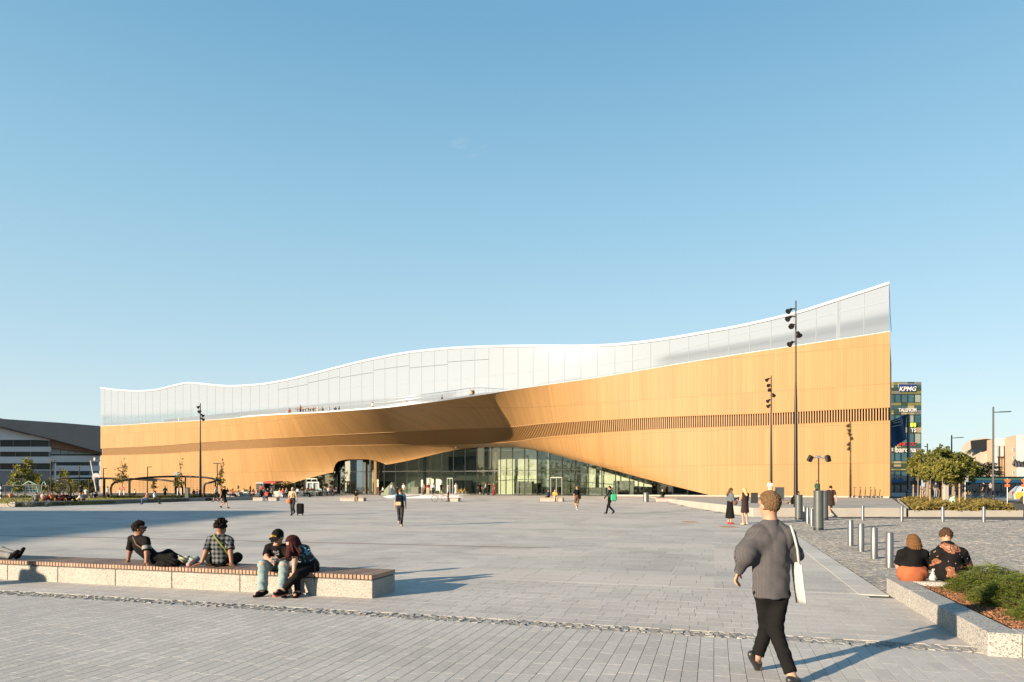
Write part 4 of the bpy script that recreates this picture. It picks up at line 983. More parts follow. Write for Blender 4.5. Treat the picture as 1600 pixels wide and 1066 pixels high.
for txt, x, y, w, hpx, m_, lab in (('TALENOM', 1417, 641.5, 26, 6, m_wsign, 'white capital lettering just above the flag on the office block'), ('O', 1395.2, 672.3, 3.8, 5.5, m_wsign, 'single white ring shaped letter behind the lower flag'), ('TS', 1426.5, 673, 8, 6, m_wsign, 'two white capitals TS right of the flag pole on the office block'),
                                   ('FINITEC', 1414, 694.5, 30, 5.5, m_rsign, 'dull red lettering above the rounded white lettering on the office block'), ('barona', 1414, 703.3, 30, 9, m_wsign, 'rounded white lower case lettering on the office block under the red lettering'), ('t', 1393.5, 702.5, 2.2, 6, m_wsign, 'single small white letter t at the library edge beside the rounded lettering'), (None, 1400, 745.6, 13.5, 4, m_wsign, 'small blurred white lettering over the blue shop front')):
    s_ = thing('company_sign', lab, 'sign', OF(x, y, 0.3))
    if txt is None: scribble(s_, 'sign_lettering', OF(x, y, 0.3), orx, uz, w * px2m, hpx * px2m * 0.75, m_, 11, 0.1); continue
    text3d(txt, hpx * px2m * 1.35, 0.12, m_, OF(x, y, 0.3), orx, uz, s_, bold=0.012, fit=w * px2m)
s_ = thing('company_sign', 'lime green cloverlike sign right of the flag pole on the office block', 'sign', OF(1426, 664.5, 0.3)); mb = MB()
for dx, dy in ((-2.2, -1.3), (2.2, -1.3), (-2.2, 1.3), (2.2, 1.3)): mb.ball(OF(1426 + dx, 664.5 + dy, 0.3), 0.32, 8, 5)
mb.build('emblem', m_lime, s_)
mb = MB(); mb.slab([OF(1392, 749, 0.15), OF(1411, 749, 0.15), OF(1411, 754, 0.15), OF(1392, 754, 0.15)], on * 0.3); mb.build('blue_fascia', mat('shop_blue', (0.02, 0.08, 0.2), 0.5), off)
# pylon with banner
pY = 84.0; b = P(1419.7, 776, pY); b.z = 0.42
t = thing('flag_pole', 'pale grey flag pole with a blue flag hanging to its left', 'flagpole', b)
mb = MB(); mb.tube([b, Vector((b.x, b.y, P(1419.7, 647, pY).z))], 0.18, 12); mb.build('pole', m_brush, t)
m_flag = mat('blue_flag_cloth', (0.012, 0.055, 0.13), 0.75, var=0.15, scale=1.2)
fl = thing('flag', 'dark blue flag with a white outlined rounded box, drooping from the grey pole', 'flag', P(1417, 650, pY))
mb = MB(); NXf, NYf = 12, 10; V = []
for i in range(NXf + 1):
    for j in range(NYf + 1):
        f = i / NXf; g_ = j / NYf; x = 1417.2 - 27 * f; yt_ = 648 + 11 * f ** 1.2; yb_ = 687 + 22 * max(0, f - 0.15) - (26 * max(0, f - 0.72)); p_ = P(x, yt_ + (yb_ - yt_) * g_, pY); p_.y += 0.28 * math.sin(f * 9 + g_ * 3); V.append(p_)
mb.add(V + [v + Vector((0, 0.02, 0)) for v in V], [(i * (NYf + 1) + j, i * (NYf + 1) + j + 1, (i + 1) * (NYf + 1) + j + 1, (i + 1) * (NYf + 1) + j) for i in range(NXf) for j in range(NYf)] + [tuple(k + len(V) for k in ((i + 1) * (NYf + 1) + j, (i + 1) * (NYf + 1) + j + 1, i * (NYf + 1) + j + 1, i * (NYf + 1) + j)) for i in range(NXf) for j in range(NYf)], True)
mb.build('cloth', m_flag, fl)
mb = MB(); Yp = pY - 0.45; mb.tube([P(x, y, Yp) for x, y in ((1394, 659.5), (1404, 655.5), (1408.5, 654.5), (1409.5, 656), (1409.3, 662), (1408, 664), (1400, 665.5), (1394, 667))], 0.045, 5); mb.build('printed_outline', m_wsign, fl)
scribble(fl, 'printed_text', P(1401.8, 660.3, Yp), Vector((1, 0, 0.22)), Vector((-0.2, 0, 1)), 0.85, 0.2, m_wsign, 8, 0.02)
b = P(1419, 776, 76); b.z = 0.42
t = thing('information_stand', 'small grey slanted information stand at the foot of the flag pole', 'sign', b); mb = MB(); mb.box((b.x, b.y, 0.75), (0.4, 0.3, 0.8)); mb.build('foot', m_conc, t); mb = MB(); e = Euler((0.6, 0, 0)).to_matrix(); mb.box((b.x + 0.1, b.y, 1.2), (0.6, 0.5, 0.06), ax=(e.col[0], e.col[1], e.col[2])); mb.build('panel', m_brush, t)

# ------------------------------------------------------------------ street furniture on the right
m_lamp = mat('grey_lamp_paint', (0.035, 0.037, 0.04), 0.45, 0.4, var=0.05)
def street_lamp(label, x, yt, Y, arm, r, dbl=False, base_z=None, droop=0.0):
    b = P(x, 780, Y); b.z = gz(b.x, b.y) if base_z is None else base_z; tp = P(x, yt, Y); t = thing('street_lamp', label, 'street lamp', b)
    mb = MB(); mb.tube([b, Vector((b.x, b.y, b.z + 1.2)), Vector((b.x, b.y, b.z + 1.25)), tp], [r * 1.25, r * 1.2, r, r * 0.7], 10); mb.build('pole', m_lamp, t)
    for ax_, ay in arm:
        e = P(x + ax_, yt + ay, Y); s_ = P(x, yt + ay + 1.0, Y); mb = MB(); m_ = s_.lerp(e, 0.35); mb.bar(s_, m_, r * 0.7); mb.bar(m_, e, r * 2.4, r * 0.8); mb.build('lamp_arm', m_lamp, t)
    return t
street_lamp('tall grey street lamp with one arm before the apartment houses', 1552, 636, 58, [(27, 7.3)], 0.09)
street_lamp('small grey street lamp rising from the tree crowns', 1487, 680, 84, [(18, 3.6)], 0.10)
street_lamp('dark street lamp with a short arm beside the glass office block', 1449, 693, 90, [(-4.5, 4.5)], 0.09)
b = P(1508, 783, 62); b.z = gz(b.x, b.y)
t = thing('sign', 'plain pale grey back of a rectangular sign on a thin post', 'sign', b); mb = MB(); mb.tube([b, P(1508, 740, 62)], 0.035, 8); mb.build('post', m_steel, t); mb = MB(); c = P(1508, 746, 61.93); mb.box(c, (0.58, 0.03, 0.82)); mb.build('board', mat('bare_sign_back', (0.2, 0.2, 0.195), 0.6), t, bevel=0.01)
for x, Y, lab in ((1574, 56, 'orange warning signs on a post left of the taxi'), (1600, 56, 'orange warning sign cut off by the photo edge above the taxi')):
    b = P(x, 783, Y); b.z = gz(b.x, b.y); t = thing('road_sign', lab, 'road sign', b); m_or = mat('orange_sign', (0.42, 0.10, 0.03), 0.5, var=0.1)
    mb = MB(); mb.tube([b, P(x, 748, Y)], 0.035, 8); mb.build('post', m_steel, t)
    mb = MB(); mb.slab([P(x - 5, 749, Y - 0.05), P(x + 5, 749, Y - 0.05), P(x + 3.8, 752, Y - 0.05), P(x, 756.2, Y - 0.05), P(x - 3.8, 752, Y - 0.05)], Vector((0, -0.03, 0))); mb.build('triangle_board', m_or, t)
    mb = MB(); mb.slab([P(x - 4, 756.8, Y - 0.05), P(x + 3.6, 756.8, Y - 0.05), P(x + 3.6, 761, Y - 0.05), P(x - 4, 761, Y - 0.05)], Vector((0, -0.03, 0))); mb.build('lower_board', m_or, t)
b = P(1477, 790, 50); b.z = 0.34
t = thing('utility_box', 'narrow pale stone post before the staked trees', 'post', b); mb = MB(); mb.box((b.x, b.y, 0.34 + 0.72), (0.34, 0.3, 1.45)); mb.build('block', m_conc, t, bevel=0.02)
b = P(1488, 787, 47); b.z = 0.34
t = thing('waste_bag', 'pale green bag lying in the ground cover of the far planter', 'bag', b); mb = MB(); mb.ball(b + Vector((0, 0, 0.3)), 0.28, 10, 6, (0.8, 0.8, 1.3)); mb.ball(b + Vector((0.1, 0, 0.62)), 0.10, 8, 4); mb.build('sack', mat('pale_green_bag', (0.22, 0.36, 0.25), 0.5), t)

# tram beyond the drive
ty = 98.0; b = P(1545, 780, ty); b.z = 0.4
t = thing('tram', 'long low tram in green, blue and teal stripes beyond the bicycles', 'tram', b); L0, L1 = P(1453, 760, ty).x, P(1640, 760, ty).x
def tband(y0, y1, m, nm, d=1.3, x0=None, x1=None):
    mb = MB(); z0, z1 = P(0, y1, ty).z, P(0, y0, ty).z; mb.box((((x0 or L0) + (x1 or L1)) / 2, ty, (z0 + z1) / 2), ((x1 or L1) - (x0 or L0), 2 * d, z1 - z0)); mb.build(nm, m, t, bevel=0.06)
tband(747, 751, mat('pale_green_stripe', (0.27, 0.42, 0.22), 0.4), 'upper_stripe'); tband(751, 755.2, mat('light_blue_stripe', (0.06, 0.25, 0.38), 0.4), 'middle_stripe', 1.32)
tband(755.2, 768, mat('dark_tram_glass', (0.015, 0.03, 0.035), 0.1, spec=0.8), 'window_band', 1.27); tband(768, 775, mat('deep_teal_panel', (0.02, 0.07, 0.09), 0.5), 'lower_panel', 1.30); tband(775, 780.5, mat('teal_skirt', (0.04, 0.13, 0.17), 0.5), 'skirt', 1.31); tband(745, 747, m_pole, 'roof_gear', 1.0)
for x in (1512, 1532, 1549, 1566, 1588):
    mb = MB(); c = P(x, 762, ty - 1.33); mb.box(c, (0.18, 0.05, 1.2)); mb.build('window_post', m_brush, t)

# apartment houses far right
def facade_block(name, label, pts, Y, depth, m_wall, wins, m_win, roof=None, extra=None):
    c = P(sum(p[0] for p in pts) / len(pts), 775, Y); t = thing(name, label, 'building', (c.x, c.y, 0.4)); mb = MB(); mb.slab([P(x, y, Y) for x, y in pts], Vector((0.4, 1, 0)).normalized() * depth); mb.build('wall', m_wall, t)
    for x0, y0, x1, y1 in wins:
        fm = MB(); 
        for a, b_ in (((x0, y0), (x1, y0)), ((x1, y0), (x1, y1)), ((x1, y1), (x0, y1)), ((x0, y1), (x0, y0))): fm.bar(P(*a, Y - 0.06), P(*b_, Y - 0.06), 0.12)
        w = fm.build('window', m_wsign, t); g_ = MB(); g_.slab([P(x0, y0, Y), P(x1, y0, Y), P(x1, y1, Y), P(x0, y1, Y)], Vector((0, -0.04, 0))); g_.build('pane', m_win, w)
    if roof: mb = MB(); mb.slab([P(x, y, Y - 0.4) for x, y in roof], Vector((0.1, 1, 0)) * depth * 0.8); mb.build('roof', m_pole, t)
    return t
m_cream = mat('cream_render', (0.31, 0.27, 0.22), 0.85, var=0.08, scale=0.3); m_peach = mat('peach_render', (0.33, 0.245, 0.175), 0.85, var=0.08, scale=0.3); m_tarp = mat('white_scaffold_sheet', (0.33, 0.345, 0.36), 0.7, var=0.08, scale=0.4, bump=0.4, bscale=1.5)
m_hwin = mat('grey_house_window', (0.035, 0.035, 0.038), 0.2, var=0.2)
facade_block('apartment_house', 'cream stepped apartment house farthest left of the row', [(1508, 720), (1516.5, 707), (1517, 694), (1525, 686), (1545, 684), (1545, 772), (1508, 772)], 262, 14, m_cream, [(1518 + 6.5 * i, 690 + 7.5 * j + (3 - i) * 1.2, 1521 + 6.5 * i, 694 + 7.5 * j + (3 - i) * 1.2) for i in range(4) for j in range(6)], m_hwin)
facade_block('apartment_house', 'cream house with a dark mansard roof behind the tall lamp', [(1533, 706), (1540, 699), (1553, 698.5), (1553, 772), (1533, 772)], 248, 12, m_cream, [(1541 + 4 * i, 702 + 9 * j, 1543 + 4 * i, 707 + 9 * j) for i in range(3) for j in range(5)], m_hwin, roof=[(1534, 706), (1541, 698.5), (1540, 686), (1553, 686.5), (1553, 700)])
t = facade_block('apartment_house', 'house wrapped in white scaffold sheeting under repair', [(1552, 686), (1580.5, 685), (1580.5, 772), (1552, 772)], 240, 12, m_peach, [(1570.5 + 4.5 * i, 722 + 15 * j, 1572.8 + 4.5 * i, 730 + 15 * j) for i in range(2) for j in range(2)], m_hwin)
mb = MB(); mb.slab([P(1552, 685, 239.6), P(1579.5, 684.5, 239.6), P(1580, 697, 239.6), P(1552, 697, 239.6)], Vector((0, -0.4, 0))); mb.slab([P(1557, 697.5, 239.2), P(1579, 697.5, 239.2), P(1579, 713.5, 239.2), P(1557, 713.5, 239.2)], Vector((0, -0.3, 0))); mb.slab([P(1552, 697.5, 239), P(1557.5, 697.5, 239), P(1559, 745, 239), P(1552, 745, 239)], Vector((0, -0.3, 0))); mb.build('scaffold_sheet', m_tarp, t)
mb = MB()
for x in (1561, 1569, 1578): mb.bar(P(x, 697, 238.5), P(x, 750, 238.5), 0.16)
for y in (714, 730, 742): mb.bar(P(1557, y, 238.5), P(1580, y, 238.5), 0.12)
mb.build('scaffold', m_pole, t, kind='stuff')
t = facade_block('apartment_house', 'tall white sheeted house at the photo edge', [(1580, 684.5), (1588, 680), (1625, 680), (1625, 772), (1580, 772)], 232, 12, m_peach, [(1583, 700 + 12 * j, 1585.5, 706 + 12 * j) for j in range(4)], m_hwin)
mb = MB(); mb.slab([P(1588, 680.5, 231.5), P(1625, 680.5, 231.5), P(1625, 748, 231.5), P(1589, 748, 231.5)], Vector((0, -0.4, 0))); mb.build('scaffold_sheet', m_tarp, t)
mb = MB()
for k in range(5): mb.tube([P(1583 + 5 * k, 727 - 3 * (k % 2), 231), P(1586 + 5 * k, 719 + 2 * (k % 3), 230.9), P(1588 + 5 * k, 729, 231)], 0.45, 5)
mb.build('painted_scrawl', m_lamp, t)

# taxi
c = P(1592, 786, 57); zc = gz(c.x, c.y)
t = thing('taxi', 'white taxi with a yellow rear seen at the photo edge', 'car', (c.x, c.y, zc)); m_car = mat('white_car_paint', (0.34, 0.35, 0.35), 0.25, var=0.01, coat=0.6); m_yel = mat('yellow_car_paint', (0.34, 0.20, 0.02), 0.3, var=0.02, coat=0.5); m_tyre = mat('black_rubber', (0.02, 0.02, 0.02), 0.8); m_cgl = mat('dark_car_glass', (0.02, 0.03, 0.04), 0.05, spec=0.8)
def car_pt(l, w, z): return Vector((c.x + l * 0.93 + w * 0.37, c.y + l * -0.37 + w * 0.93, zc + z))
PF = [(-0.55, 0.35), (-0.6, 0.75), (-0.42, 1.0), (0.0, 1.42), (0.9, 1.5), (1.7, 1.42), (2.4, 0.98), (3.4, 0.86), (3.75, 0.6), (3.120, 0.35)]
mb = MB(); n = len(PF); V = []
for w, k in ((-0.82, 0.97), (-0.87, 1.0), (0.87, 1.0), (0.82, 0.97)):
    for l, z in PF: V.append(car_pt(l, w * (1 - 0.16 * max(0, z - 0.9)), z * k if abs(w) < 0.85 else z))
mb.add(V, [tuple(reversed(range(n)))] + [(r * n + i, r * n + (i + 1) % n, (r + 1) * n + (i + 1) % n, (r + 1) * n + i) for r in range(3) for i in range(n)] + [tuple(3 * n + i for i in range(n))]); mb.build('body', m_car, t, bevel=0.03)
mb = MB(); mb.slab([car_pt(-0.45, -0.885, 0.38), car_pt(0.25, -0.885, 0.38), car_pt(0.3, -0.865, 0.9), car_pt(-0.3, -0.86, 0.98), car_pt(-0.5, -0.88, 0.72)], (car_pt(0, -1, 0) - car_pt(0, 0, 0)) * 0.015); mb.build('yellow_panel', m_yel, t)
mb = MB(); mb.slab([car_pt(-0.1, -0.82, 1.0), car_pt(0.75, -0.84, 0.98), car_pt(0.75, -0.775, 1.40), car_pt(0.12, -0.775, 1.36)], (car_pt(0, -1, 0) - car_pt(0, 0, 0)) * 0.03); mb.build('side_window', m_cgl, t)
mb = MB(); mb.slab([car_pt(0.85, -0.84, 0.98), car_pt(2.2, -0.86, 0.96), car_pt(1.7, -0.775, 1.36), car_pt(0.85, -0.775, 1.41)], (car_pt(0, -1, 0) - car_pt(0, 0, 0)) * 0.03); mb.build('front_window', m_cgl, t)
for l in (0.15, 2.85):
    a_ = car_pt(l, -0.78, 0.32); ax_ = car_pt(0, -1, 0) - car_pt(0, 0, 0); mb = MB(); mb.lathe([(0.33, 0.0), (0.33, 0.12), (0.25, 0.13)], a_, 20, ax_); w_ = mb.build('wheel', m_tyre, t); mb = MB(); mb.lathe([(0.22, 0.125), (0.0, 0.14)], a_, 12, ax_); mb.build('rim', m_brush, w_)
mb = MB(); mb.box(car_pt(0.9, 0, 1.57), (0.3, 0.5, 0.12)); mb.build('roof_sign', m_yel, t, bevel=0.02)
mb = MB(); mb.box(car_pt(-0.52, -0.6, 0.85), (0.1, 0.25, 0.22)); mb.build('tail_light', m_rsign, t)

# ------------------------------------------------------------------ bicycles, scooters
m_frameA = mat('dark_bike_paint', (0.03, 0.03, 0.035), 0.4); m_frameY = mat('yellow_bike_paint', (0.5, 0.34, 0.05), 0.4); m_frameR = mat('rusty_bike_paint', (0.25, 0.11, 0.06), 0.5); m_spoke = mat('bright_wheel', (0.5, 0.5, 0.48), 0.3, 0.6)
def bike_parts(m, mw):
    ring = MB(); n = 22; ring.tube([(0.33 * math.cos(2 * math.pi * k / n), 0, 0.33 * math.sin(2 * math.pi * k / n)) for k in range(n + 1)], 0.022, 5, False)
    sp = MB()
    for k in range(8): a = math.pi * k / 8; sp.bar((0.32 * math.cos(a), 0, 0.32 * math.sin(a)), (-0.32 * math.cos(a), 0, -0.32 * math.sin(a)), 0.006)
    fr = MB(); bb_, st_, hd, rw, fw = (-0.08, 0, 0.30), (-0.2, 0, 0.78), (0.36, 0, 0.80), (-0.52, 0, 0.34), (0.53, 0, 0.34)
    for a, b_ in ((bb_, st_), (bb_, hd), ((-0.18, 0, 0.72), (0.35, 0, 0.74)), (rw, bb_), (rw, st_), (fw, hd), (hd, (0.33, 0, 0.98))): fr.tube([a, b_], 0.018, 6)
    fr.tube([(0.33, -0.28, 1.0), (0.36, -0.1, 1.0), (0.36, 0.1, 1.0), (0.33, 0.28, 1.0)], 0.014, 6)
    sd = MB(); sd.ball((-0.23, 0, 0.86), 0.13, 8, 5, (1.1, 0.6, 0.35)); sd.tube([st_, (-0.23, 0, 0.86)], 0.014, 6)
    return ring.mesh('wheel', m_tyre), sp.mesh('spokes', mw), fr.mesh('frame', m), sd.mesh('saddle', m_tyre)
BK = {k: bike_parts(m, m_spoke) for k, m in (('a', m_frameA), ('y', m_frameY), ('r', m_frameR))}
def bicycle(label, p, rz, k='a', group=None, lean=0.12, flat=False):
    t = thing('bicycle', label, 'bicycle', p, group, rz); t.rotation_euler = (lean if not flat else 1.35, 0, rz); w, s_, f, sd = BK[k]
    for x in (-0.52, 0.53):
        wh = link('wheel', w, t, loc=(x, 0, 0.34)); link('spokes', s_, wh)
    link('frame', f, t); link('saddle', sd, t); return t
for i, (x, Y, k, rz, lab) in enumerate(((1514, 82, 'y', 0.3, 'yellowish bicycle parked right of the thin white sign post'), (1521, 82, 'a', 0.3, 'dark bicycle parked second from the thin white sign post'), (1529, 82, 'y', 0.2, 'parked bicycle with pale frame left of the people with bicycles'), (1560, 80, 'a', 0.2, 'dark parked bicycle right of the tall lamp pole'), (1567, 80, 'r', 0.3, 'reddish parked bicycle left of the orange signs'))):
    b = P(x, 780, Y); b.z = gz(b.x, b.y); bicycle(lab, b, rz, k, 'bicycles parked before the tram')
m_scoot = mat('dark_scooter', (0.04, 0.035, 0.03), 0.5); m_scg = mat('scooter_green', (0.10, 0.15, 0.05), 0.5)
dk = MB(); dk.box((0.0, 0, 0.16), (0.75, 0.17, 0.06)); dk.box((0.36, 0, 0.24), (0.1, 0.1, 0.16)); dkm = dk.mesh('deck', m_scoot, 0.01)
sm_ = MB(); sm_.tube([(0.42, 0, 0.15), (0.34, 0, 1.1)], 0.03, 8); smm = sm_.mesh('stem', m_scoot); hb = MB(); hb.tube([(0.33, -0.26, 1.12), (0.34, -0.1, 1.12), (0.34, 0.1, 1.12), (0.33, 0.26, 1.12)], 0.022, 6); hbm = hb.mesh('handlebar', m_scoot)
wl = MB(); wl.lathe([(0.11, -0.03), (0.11, 0.03)], (0, 0, 0), 12, (0, 1, 0)); wlm = wl.mesh('wheel', m_tyre)
for i, x in enumerate((1340, 1349.5, 1358, 1365.5, 1372)):
    q = plane_pt(x, 770, 1.1 if i else 1.3); t = thing('electric_scooter', ('scooter nearest the mast shadow on the timber wall', 'second scooter from the mast shadow', 'middle scooter of the five by the timber wall', 'fourth scooter from the mast shadow', 'scooter nearest the corner of the timber wall')[i], 'scooter', (q.x, q.y, 0.5), 'five scooters parked against the timber wall', 2.3 + random.uniform(-0.3, 0.3))
    link('deck', dkm, t); link('stem', smm, t); link('handlebar', hbm, t); link('wheel', wlm, t, loc=(-0.36, 0, 0.11)); link('wheel', wlm, t, loc=(0.43, 0, 0.11))

# ------------------------------------------------------------------ small benches, bin, boards on the plaza
m_lgran = granite('pale_bench_stone', (0.24, 0.225, 0.20), 40, 0.5)
def small_bench(label, x0, x1, yb, h=0.42, d=0.8):
    a, b = G(x0, yb), G(x1, yb); dv = (b - a); dv.z = 0; L_ = dv.length; ang = math.atan2(dv.y, dv.x); m_ = (a + b) / 2
    nrm = Vector((-dv.y, dv.x, 0)).normalized(); c = m_ + nrm * d / 2; t = thing('bench', label, 'bench', (c.x, c.y, c.z), 'small stone benches on the plaza')
    mb = MB(); mb.box((c.x, c.y, c.z + h * 0.4), (L_, d, h * 0.8), ang); mb.build('stone_base', m_lgran, t, bevel=0.015)
    mb = MB(); 
    for k in range(8): mb.box((c.x + nrm.x * (k - 3.5) * d / 8, c.y + nrm.y * (k - 3.5) * d / 8, c.z + h * 0.9 + 0.005), (L_, d / 8 - 0.02, h * 0.16), ang)
    mb.build('timber_top', m_plank, t, kind='stuff'); return c
SB = [small_bench('pale stone bench before the curved glass entrance', 531, 568, 783.5), small_bench('pale stone bench left of the man with the suitcase', 395, 432, 783), small_bench('pale stone bench beside the man in white with a bicycle', 702, 716, 784), small_bench('pale stone bench where a person in yellow sits', 844, 879, 784), small_bench('pale stone bench right of the silver litter bin', 1025, 1058, 784.5)]
b = G(1009.5, 784.5); t = thing('litter_bin', 'round silver litter bin right of the man with the green bag', 'bin', b); mb = MB(); mb.lathe([(0.27, 0.0), (0.27, 0.85)], b, 20); mb.build('drum', m_brush, t); mb = MB(); mb.lathe([(0.29, 0.85), (0.29, 0.9), (0.16, 0.98), (0.14, 0.98)], b, 20); mb.build('lid', m_dpost, t)
b = G(1238.5, 797); t = thing('notice_board', 'black upright board left of the walking man\'s head', 'sign', b); c = P(1178.7, 780.5, b.y); mb = MB(); mb.box(c, (0.5, 0.08, 0.98)); mb.build('panel', m_tyre, t, bevel=0.01); mb = MB()
for s_ in (-0.2, 0.2): mb = MB(); mb.bar((c.x + s_, c.y, b.z), (c.x + s_, c.y, c.z - 0.4), 0.06); mb.build('leg', m_mull, t)
b = P(1218, 790, 58); b.z = 0.5; t = thing('notice_board', 'grey framed notice board on the terrace behind the walking man\'s head', 'sign', b); c = P(1218, 771, 58); mb = MB(); mb.box(c, (0.66, 0.08, 0.98)); mb.build('panel', m_dpost, t); fr = MB()
for dx, dz, sx_, sz_ in ((0, 0.5, 0.74, 0.05), (0, -0.5, 0.74, 0.05), (-0.35, 0, 0.05, 1.0), (0.35, 0, 0.05, 1.0)): fr.box((c.x + dx, c.y - 0.01, c.z + dz), (sx_, 0.12, sz_))
fr.build('frame', m_brush, t)
for s_ in (-0.28, 0.28): mb = MB(); mb.bar((c.x + s_, c.y, 0.5), (c.x + s_, c.y, c.z - 0.5), 0.05); mb.build('leg', m_mull, t)
b = P(1226, 788, 47); t = thing('bench', 'low bench with an orange brown board on the terrace', 'bench', (b.x, b.y, 0.5)); mb = MB(); mb.box((b.x, b.y, 0.66), (0.9, 0.5, 0.06)); mb.build('seat', m_stake, t); 
for s_ in (-0.35, 0.35): mb = MB(); mb.box((b.x + s_, b.y, 0.565), (0.12, 0.45, 0.125)); mb.build('leg', m_conc, t)
for x, y in ((1078, 816), (1138, 823.5)):
    p = G(x, y); t = thing('drain_cover', 'brown slotted drain cover left of the two women' if x < 1100 else 'brown slotted drain cover at the feet of the woman in the long skirt', 'drain', (p.x, p.y, 0)); mb = MB()
    for k in range(5): mb.box((p.x, p.y - 0.4 + k * 0.2, 0.004), (0.65, 0.13, 0.012), -TH)
    mb.build('bar', mat('rusty_iron', (0.16, 0.09, 0.06), 0.8), t, kind='stuff')
# ------------------------------------------------------------------ concert hall at the far left
hp0 = Vector((-120, 160, 0)); hn = Vector((0.86, -0.51, 0)).normalized()
def HF(x, y, out=0.0): return on_plane(x, y, hp0, hn) + hn * out
hall = thing('concert_hall', 'grey glass concert hall with a dark sloping roof beyond the ball court', 'building', (-118, 170, 0.4))
m_spand = mat('pale_grey_spandrel', (0.46, 0.49, 0.52), 0.5, var=0.05); m_hroof = mat('dark_copper_roof', (0.17, 0.155, 0.145), 0.6, 0.2, var=0.1, scale=0.2); m_hglass = mat('dark_hall_glass', (0.015, 0.024, 0.024), 0.35, spec=0.4, var=0.3, scale=0.2); m_hpan = mat('dark_grey_cladding', (0.17, 0.18, 0.19), 0.6, var=0.1); m_soff = mat('brown_soffit', (0.16, 0.10, 0.065), 0.7); m_paleg = mat('milky_glass', (0.20, 0.25, 0.25), 0.2, var=0.1)
mb = MB(); mb.slab([HF(-30, 662), HF(0, 667), HF(79, 687.5), HF(79, 775), HF(-30, 775)], -hn * 20); mb.build('front_block', m_hpan, hall)
mb = MB(); mb.slab([HF(79, 690, -1.0), HF(158, 708, -1.0), HF(158, 775, -1.0), HF(79, 775, -1.0)], -hn * 19); mb.build('rear_block', m_hpan, hall)
def hband(x0, x1, y0, y1, m, nm, out=0.25, th=0.25, tilt=0.0):
    mb = MB(); mb.slab([HF(x0, y0, out), HF(x1, y0 + tilt, out), HF(x1, y1 + tilt, out), HF(x0, y1, out)], -hn * th); return mb.build(nm, m, hall)
for x0, x1, y0, y1, o in ((-30, 79, 680, 687.5, 0.3), (-30, 79, 698.2, 706, 0.3), (-30, 79, 713.8, 724, 0.3), (-30, 85, 734, 735.5, 0.25), (79.5, 158, 712, 722, -0.6), (79.5, 158, 727.5, 736, -0.6), (79.5, 158, 743, 750, -0.6)):
    hband(x0, x1, y0, y1, m_spand, 'spandrel', o, 0.4)
mb = MB(); mb.slab([HF(-30, 664, 0.2), HF(0, 669, 0.2), HF(78, 688.5, 0.2), HF(78, 688.8, 0.2), HF(-30, 682, 0.2)], -hn * 0.3); mb.build('gable_panel', m_spand, hall)
for y0, y1, xs_ in ((687.8, 698, (-20, 0.5, 20.5, 48, 76)), (706.2, 713.6, (-20, 0.5, 24, 48, 76)), (724.4, 733.8, (-20, 0, 21, 47, 56, 82))):
    for a, b in zip(xs_, xs_[1:]): hband(a + 0.5, b - 0.5, y0, y1, m_hglass, 'window', 0.05, 0.2)
for y0, y1, m_, xs_ in ((700.5, 709.5, m_paleg, (80, 97, 109, 121, 133, 145, 157.5)), (722.4, 727.2, m_hglass, (88, 103, 118, 131, 142)), (736.3, 742.6, m_hglass, (86, 101, 116, 131, 142))):
    for a, b in zip(xs_, xs_[1:]): hband(a + 0.3, b - 0.3, y0, y1, m_, 'window', -0.75, 0.2)
hband(80, 157.5, 709.6, 711.9, m_hglass, 'window', -0.75, 0.2)
mb = MB(); mb.slab([HF(-40, 648, 2.2), HF(0, 655.6, 2.2), HF(90, 661.5, 2.2), HF(175, 668.5, 2.2), HF(175, 713, 2.2), HF(157, 708.6, 2.2), HF(79, 687.8, 2.2), HF(0, 668.2, 2.2), HF(-40, 660, 2.2)], -hn * 18); mb.build('roof', m_hroof, hall)
mb = MB(); mb.slab([HF(79.5, 688.3, 0.4), HF(158, 708.6, 0.4), HF(158, 710, 0.4), HF(79.5, 700, 0.4)], -hn * 1.2); mb.build('soffit', m_soff, hall)
for x in (21, 58): hband(x - 0.4, x + 0.4, 735, 762, m_spand, 'column', 0.3, 0.3)
hband(84, 86.5, 724, 765, m_spand, 'column', 0.4, 0.5)

# ------------------------------------------------------------------ lawn, its kerb wall and hedge beside the ball court
m_grass_b = mat('lawn_soil', (0.12, 0.12, 0.035), 0.9, var=0.2, scale=1.5)
LE0, LE1 = Vector((-40.9, 56.2)), Vector((-36.9, 78.0)); LZ = 0.36
mb = MB(); mb.prism([(LE0.x, LE0.y), (LE1.x, LE1.y), (-62, 84), (-90, 80), (-70, 56.2)], -0.1, LZ - 0.03)
lawn = tag(mb.build('lawn', m_grass_b), 'raised strip of lawn before the ball court at the far left', kind='structure')
m_grass = leafmat('sunlit_grass', (0.12, 0.125, 0.025), (0.24, 0.215, 0.055), 0.4)
mb = MB()
for _ in range(9000):
    f, g_ = random.random(), random.random(); e = LE0.lerp(LE1, f); x, y = e.x - 0.5 - g_ * 22, e.y; h_ = random.uniform(0.05, 0.12); a = random.uniform(0, 6.28); w = 0.03
    mb.add([(x - w * math.cos(a), y - w * math.sin(a), LZ - 0.04), (x + w * math.cos(a), y + w * math.sin(a), LZ - 0.04), (x + random.uniform(-0.05, 0.05), y + random.uniform(-0.05, 0.05), LZ + h_)], [(0, 1, 2)])
tag(mb.build('grass', m_grass), 'short sunlit grass of the lawn', 'grass', kind='stuff')
lw = thing('kerb_wall', 'long low stone seat wall along the lawn, bright at its near end', 'wall', (LE0.x, LE0.y, 0))
d = (LE1 - LE0).normalized(); nn = Vector((d.y, -d.x)); L_ = (LE1 - LE0).length; a = 0
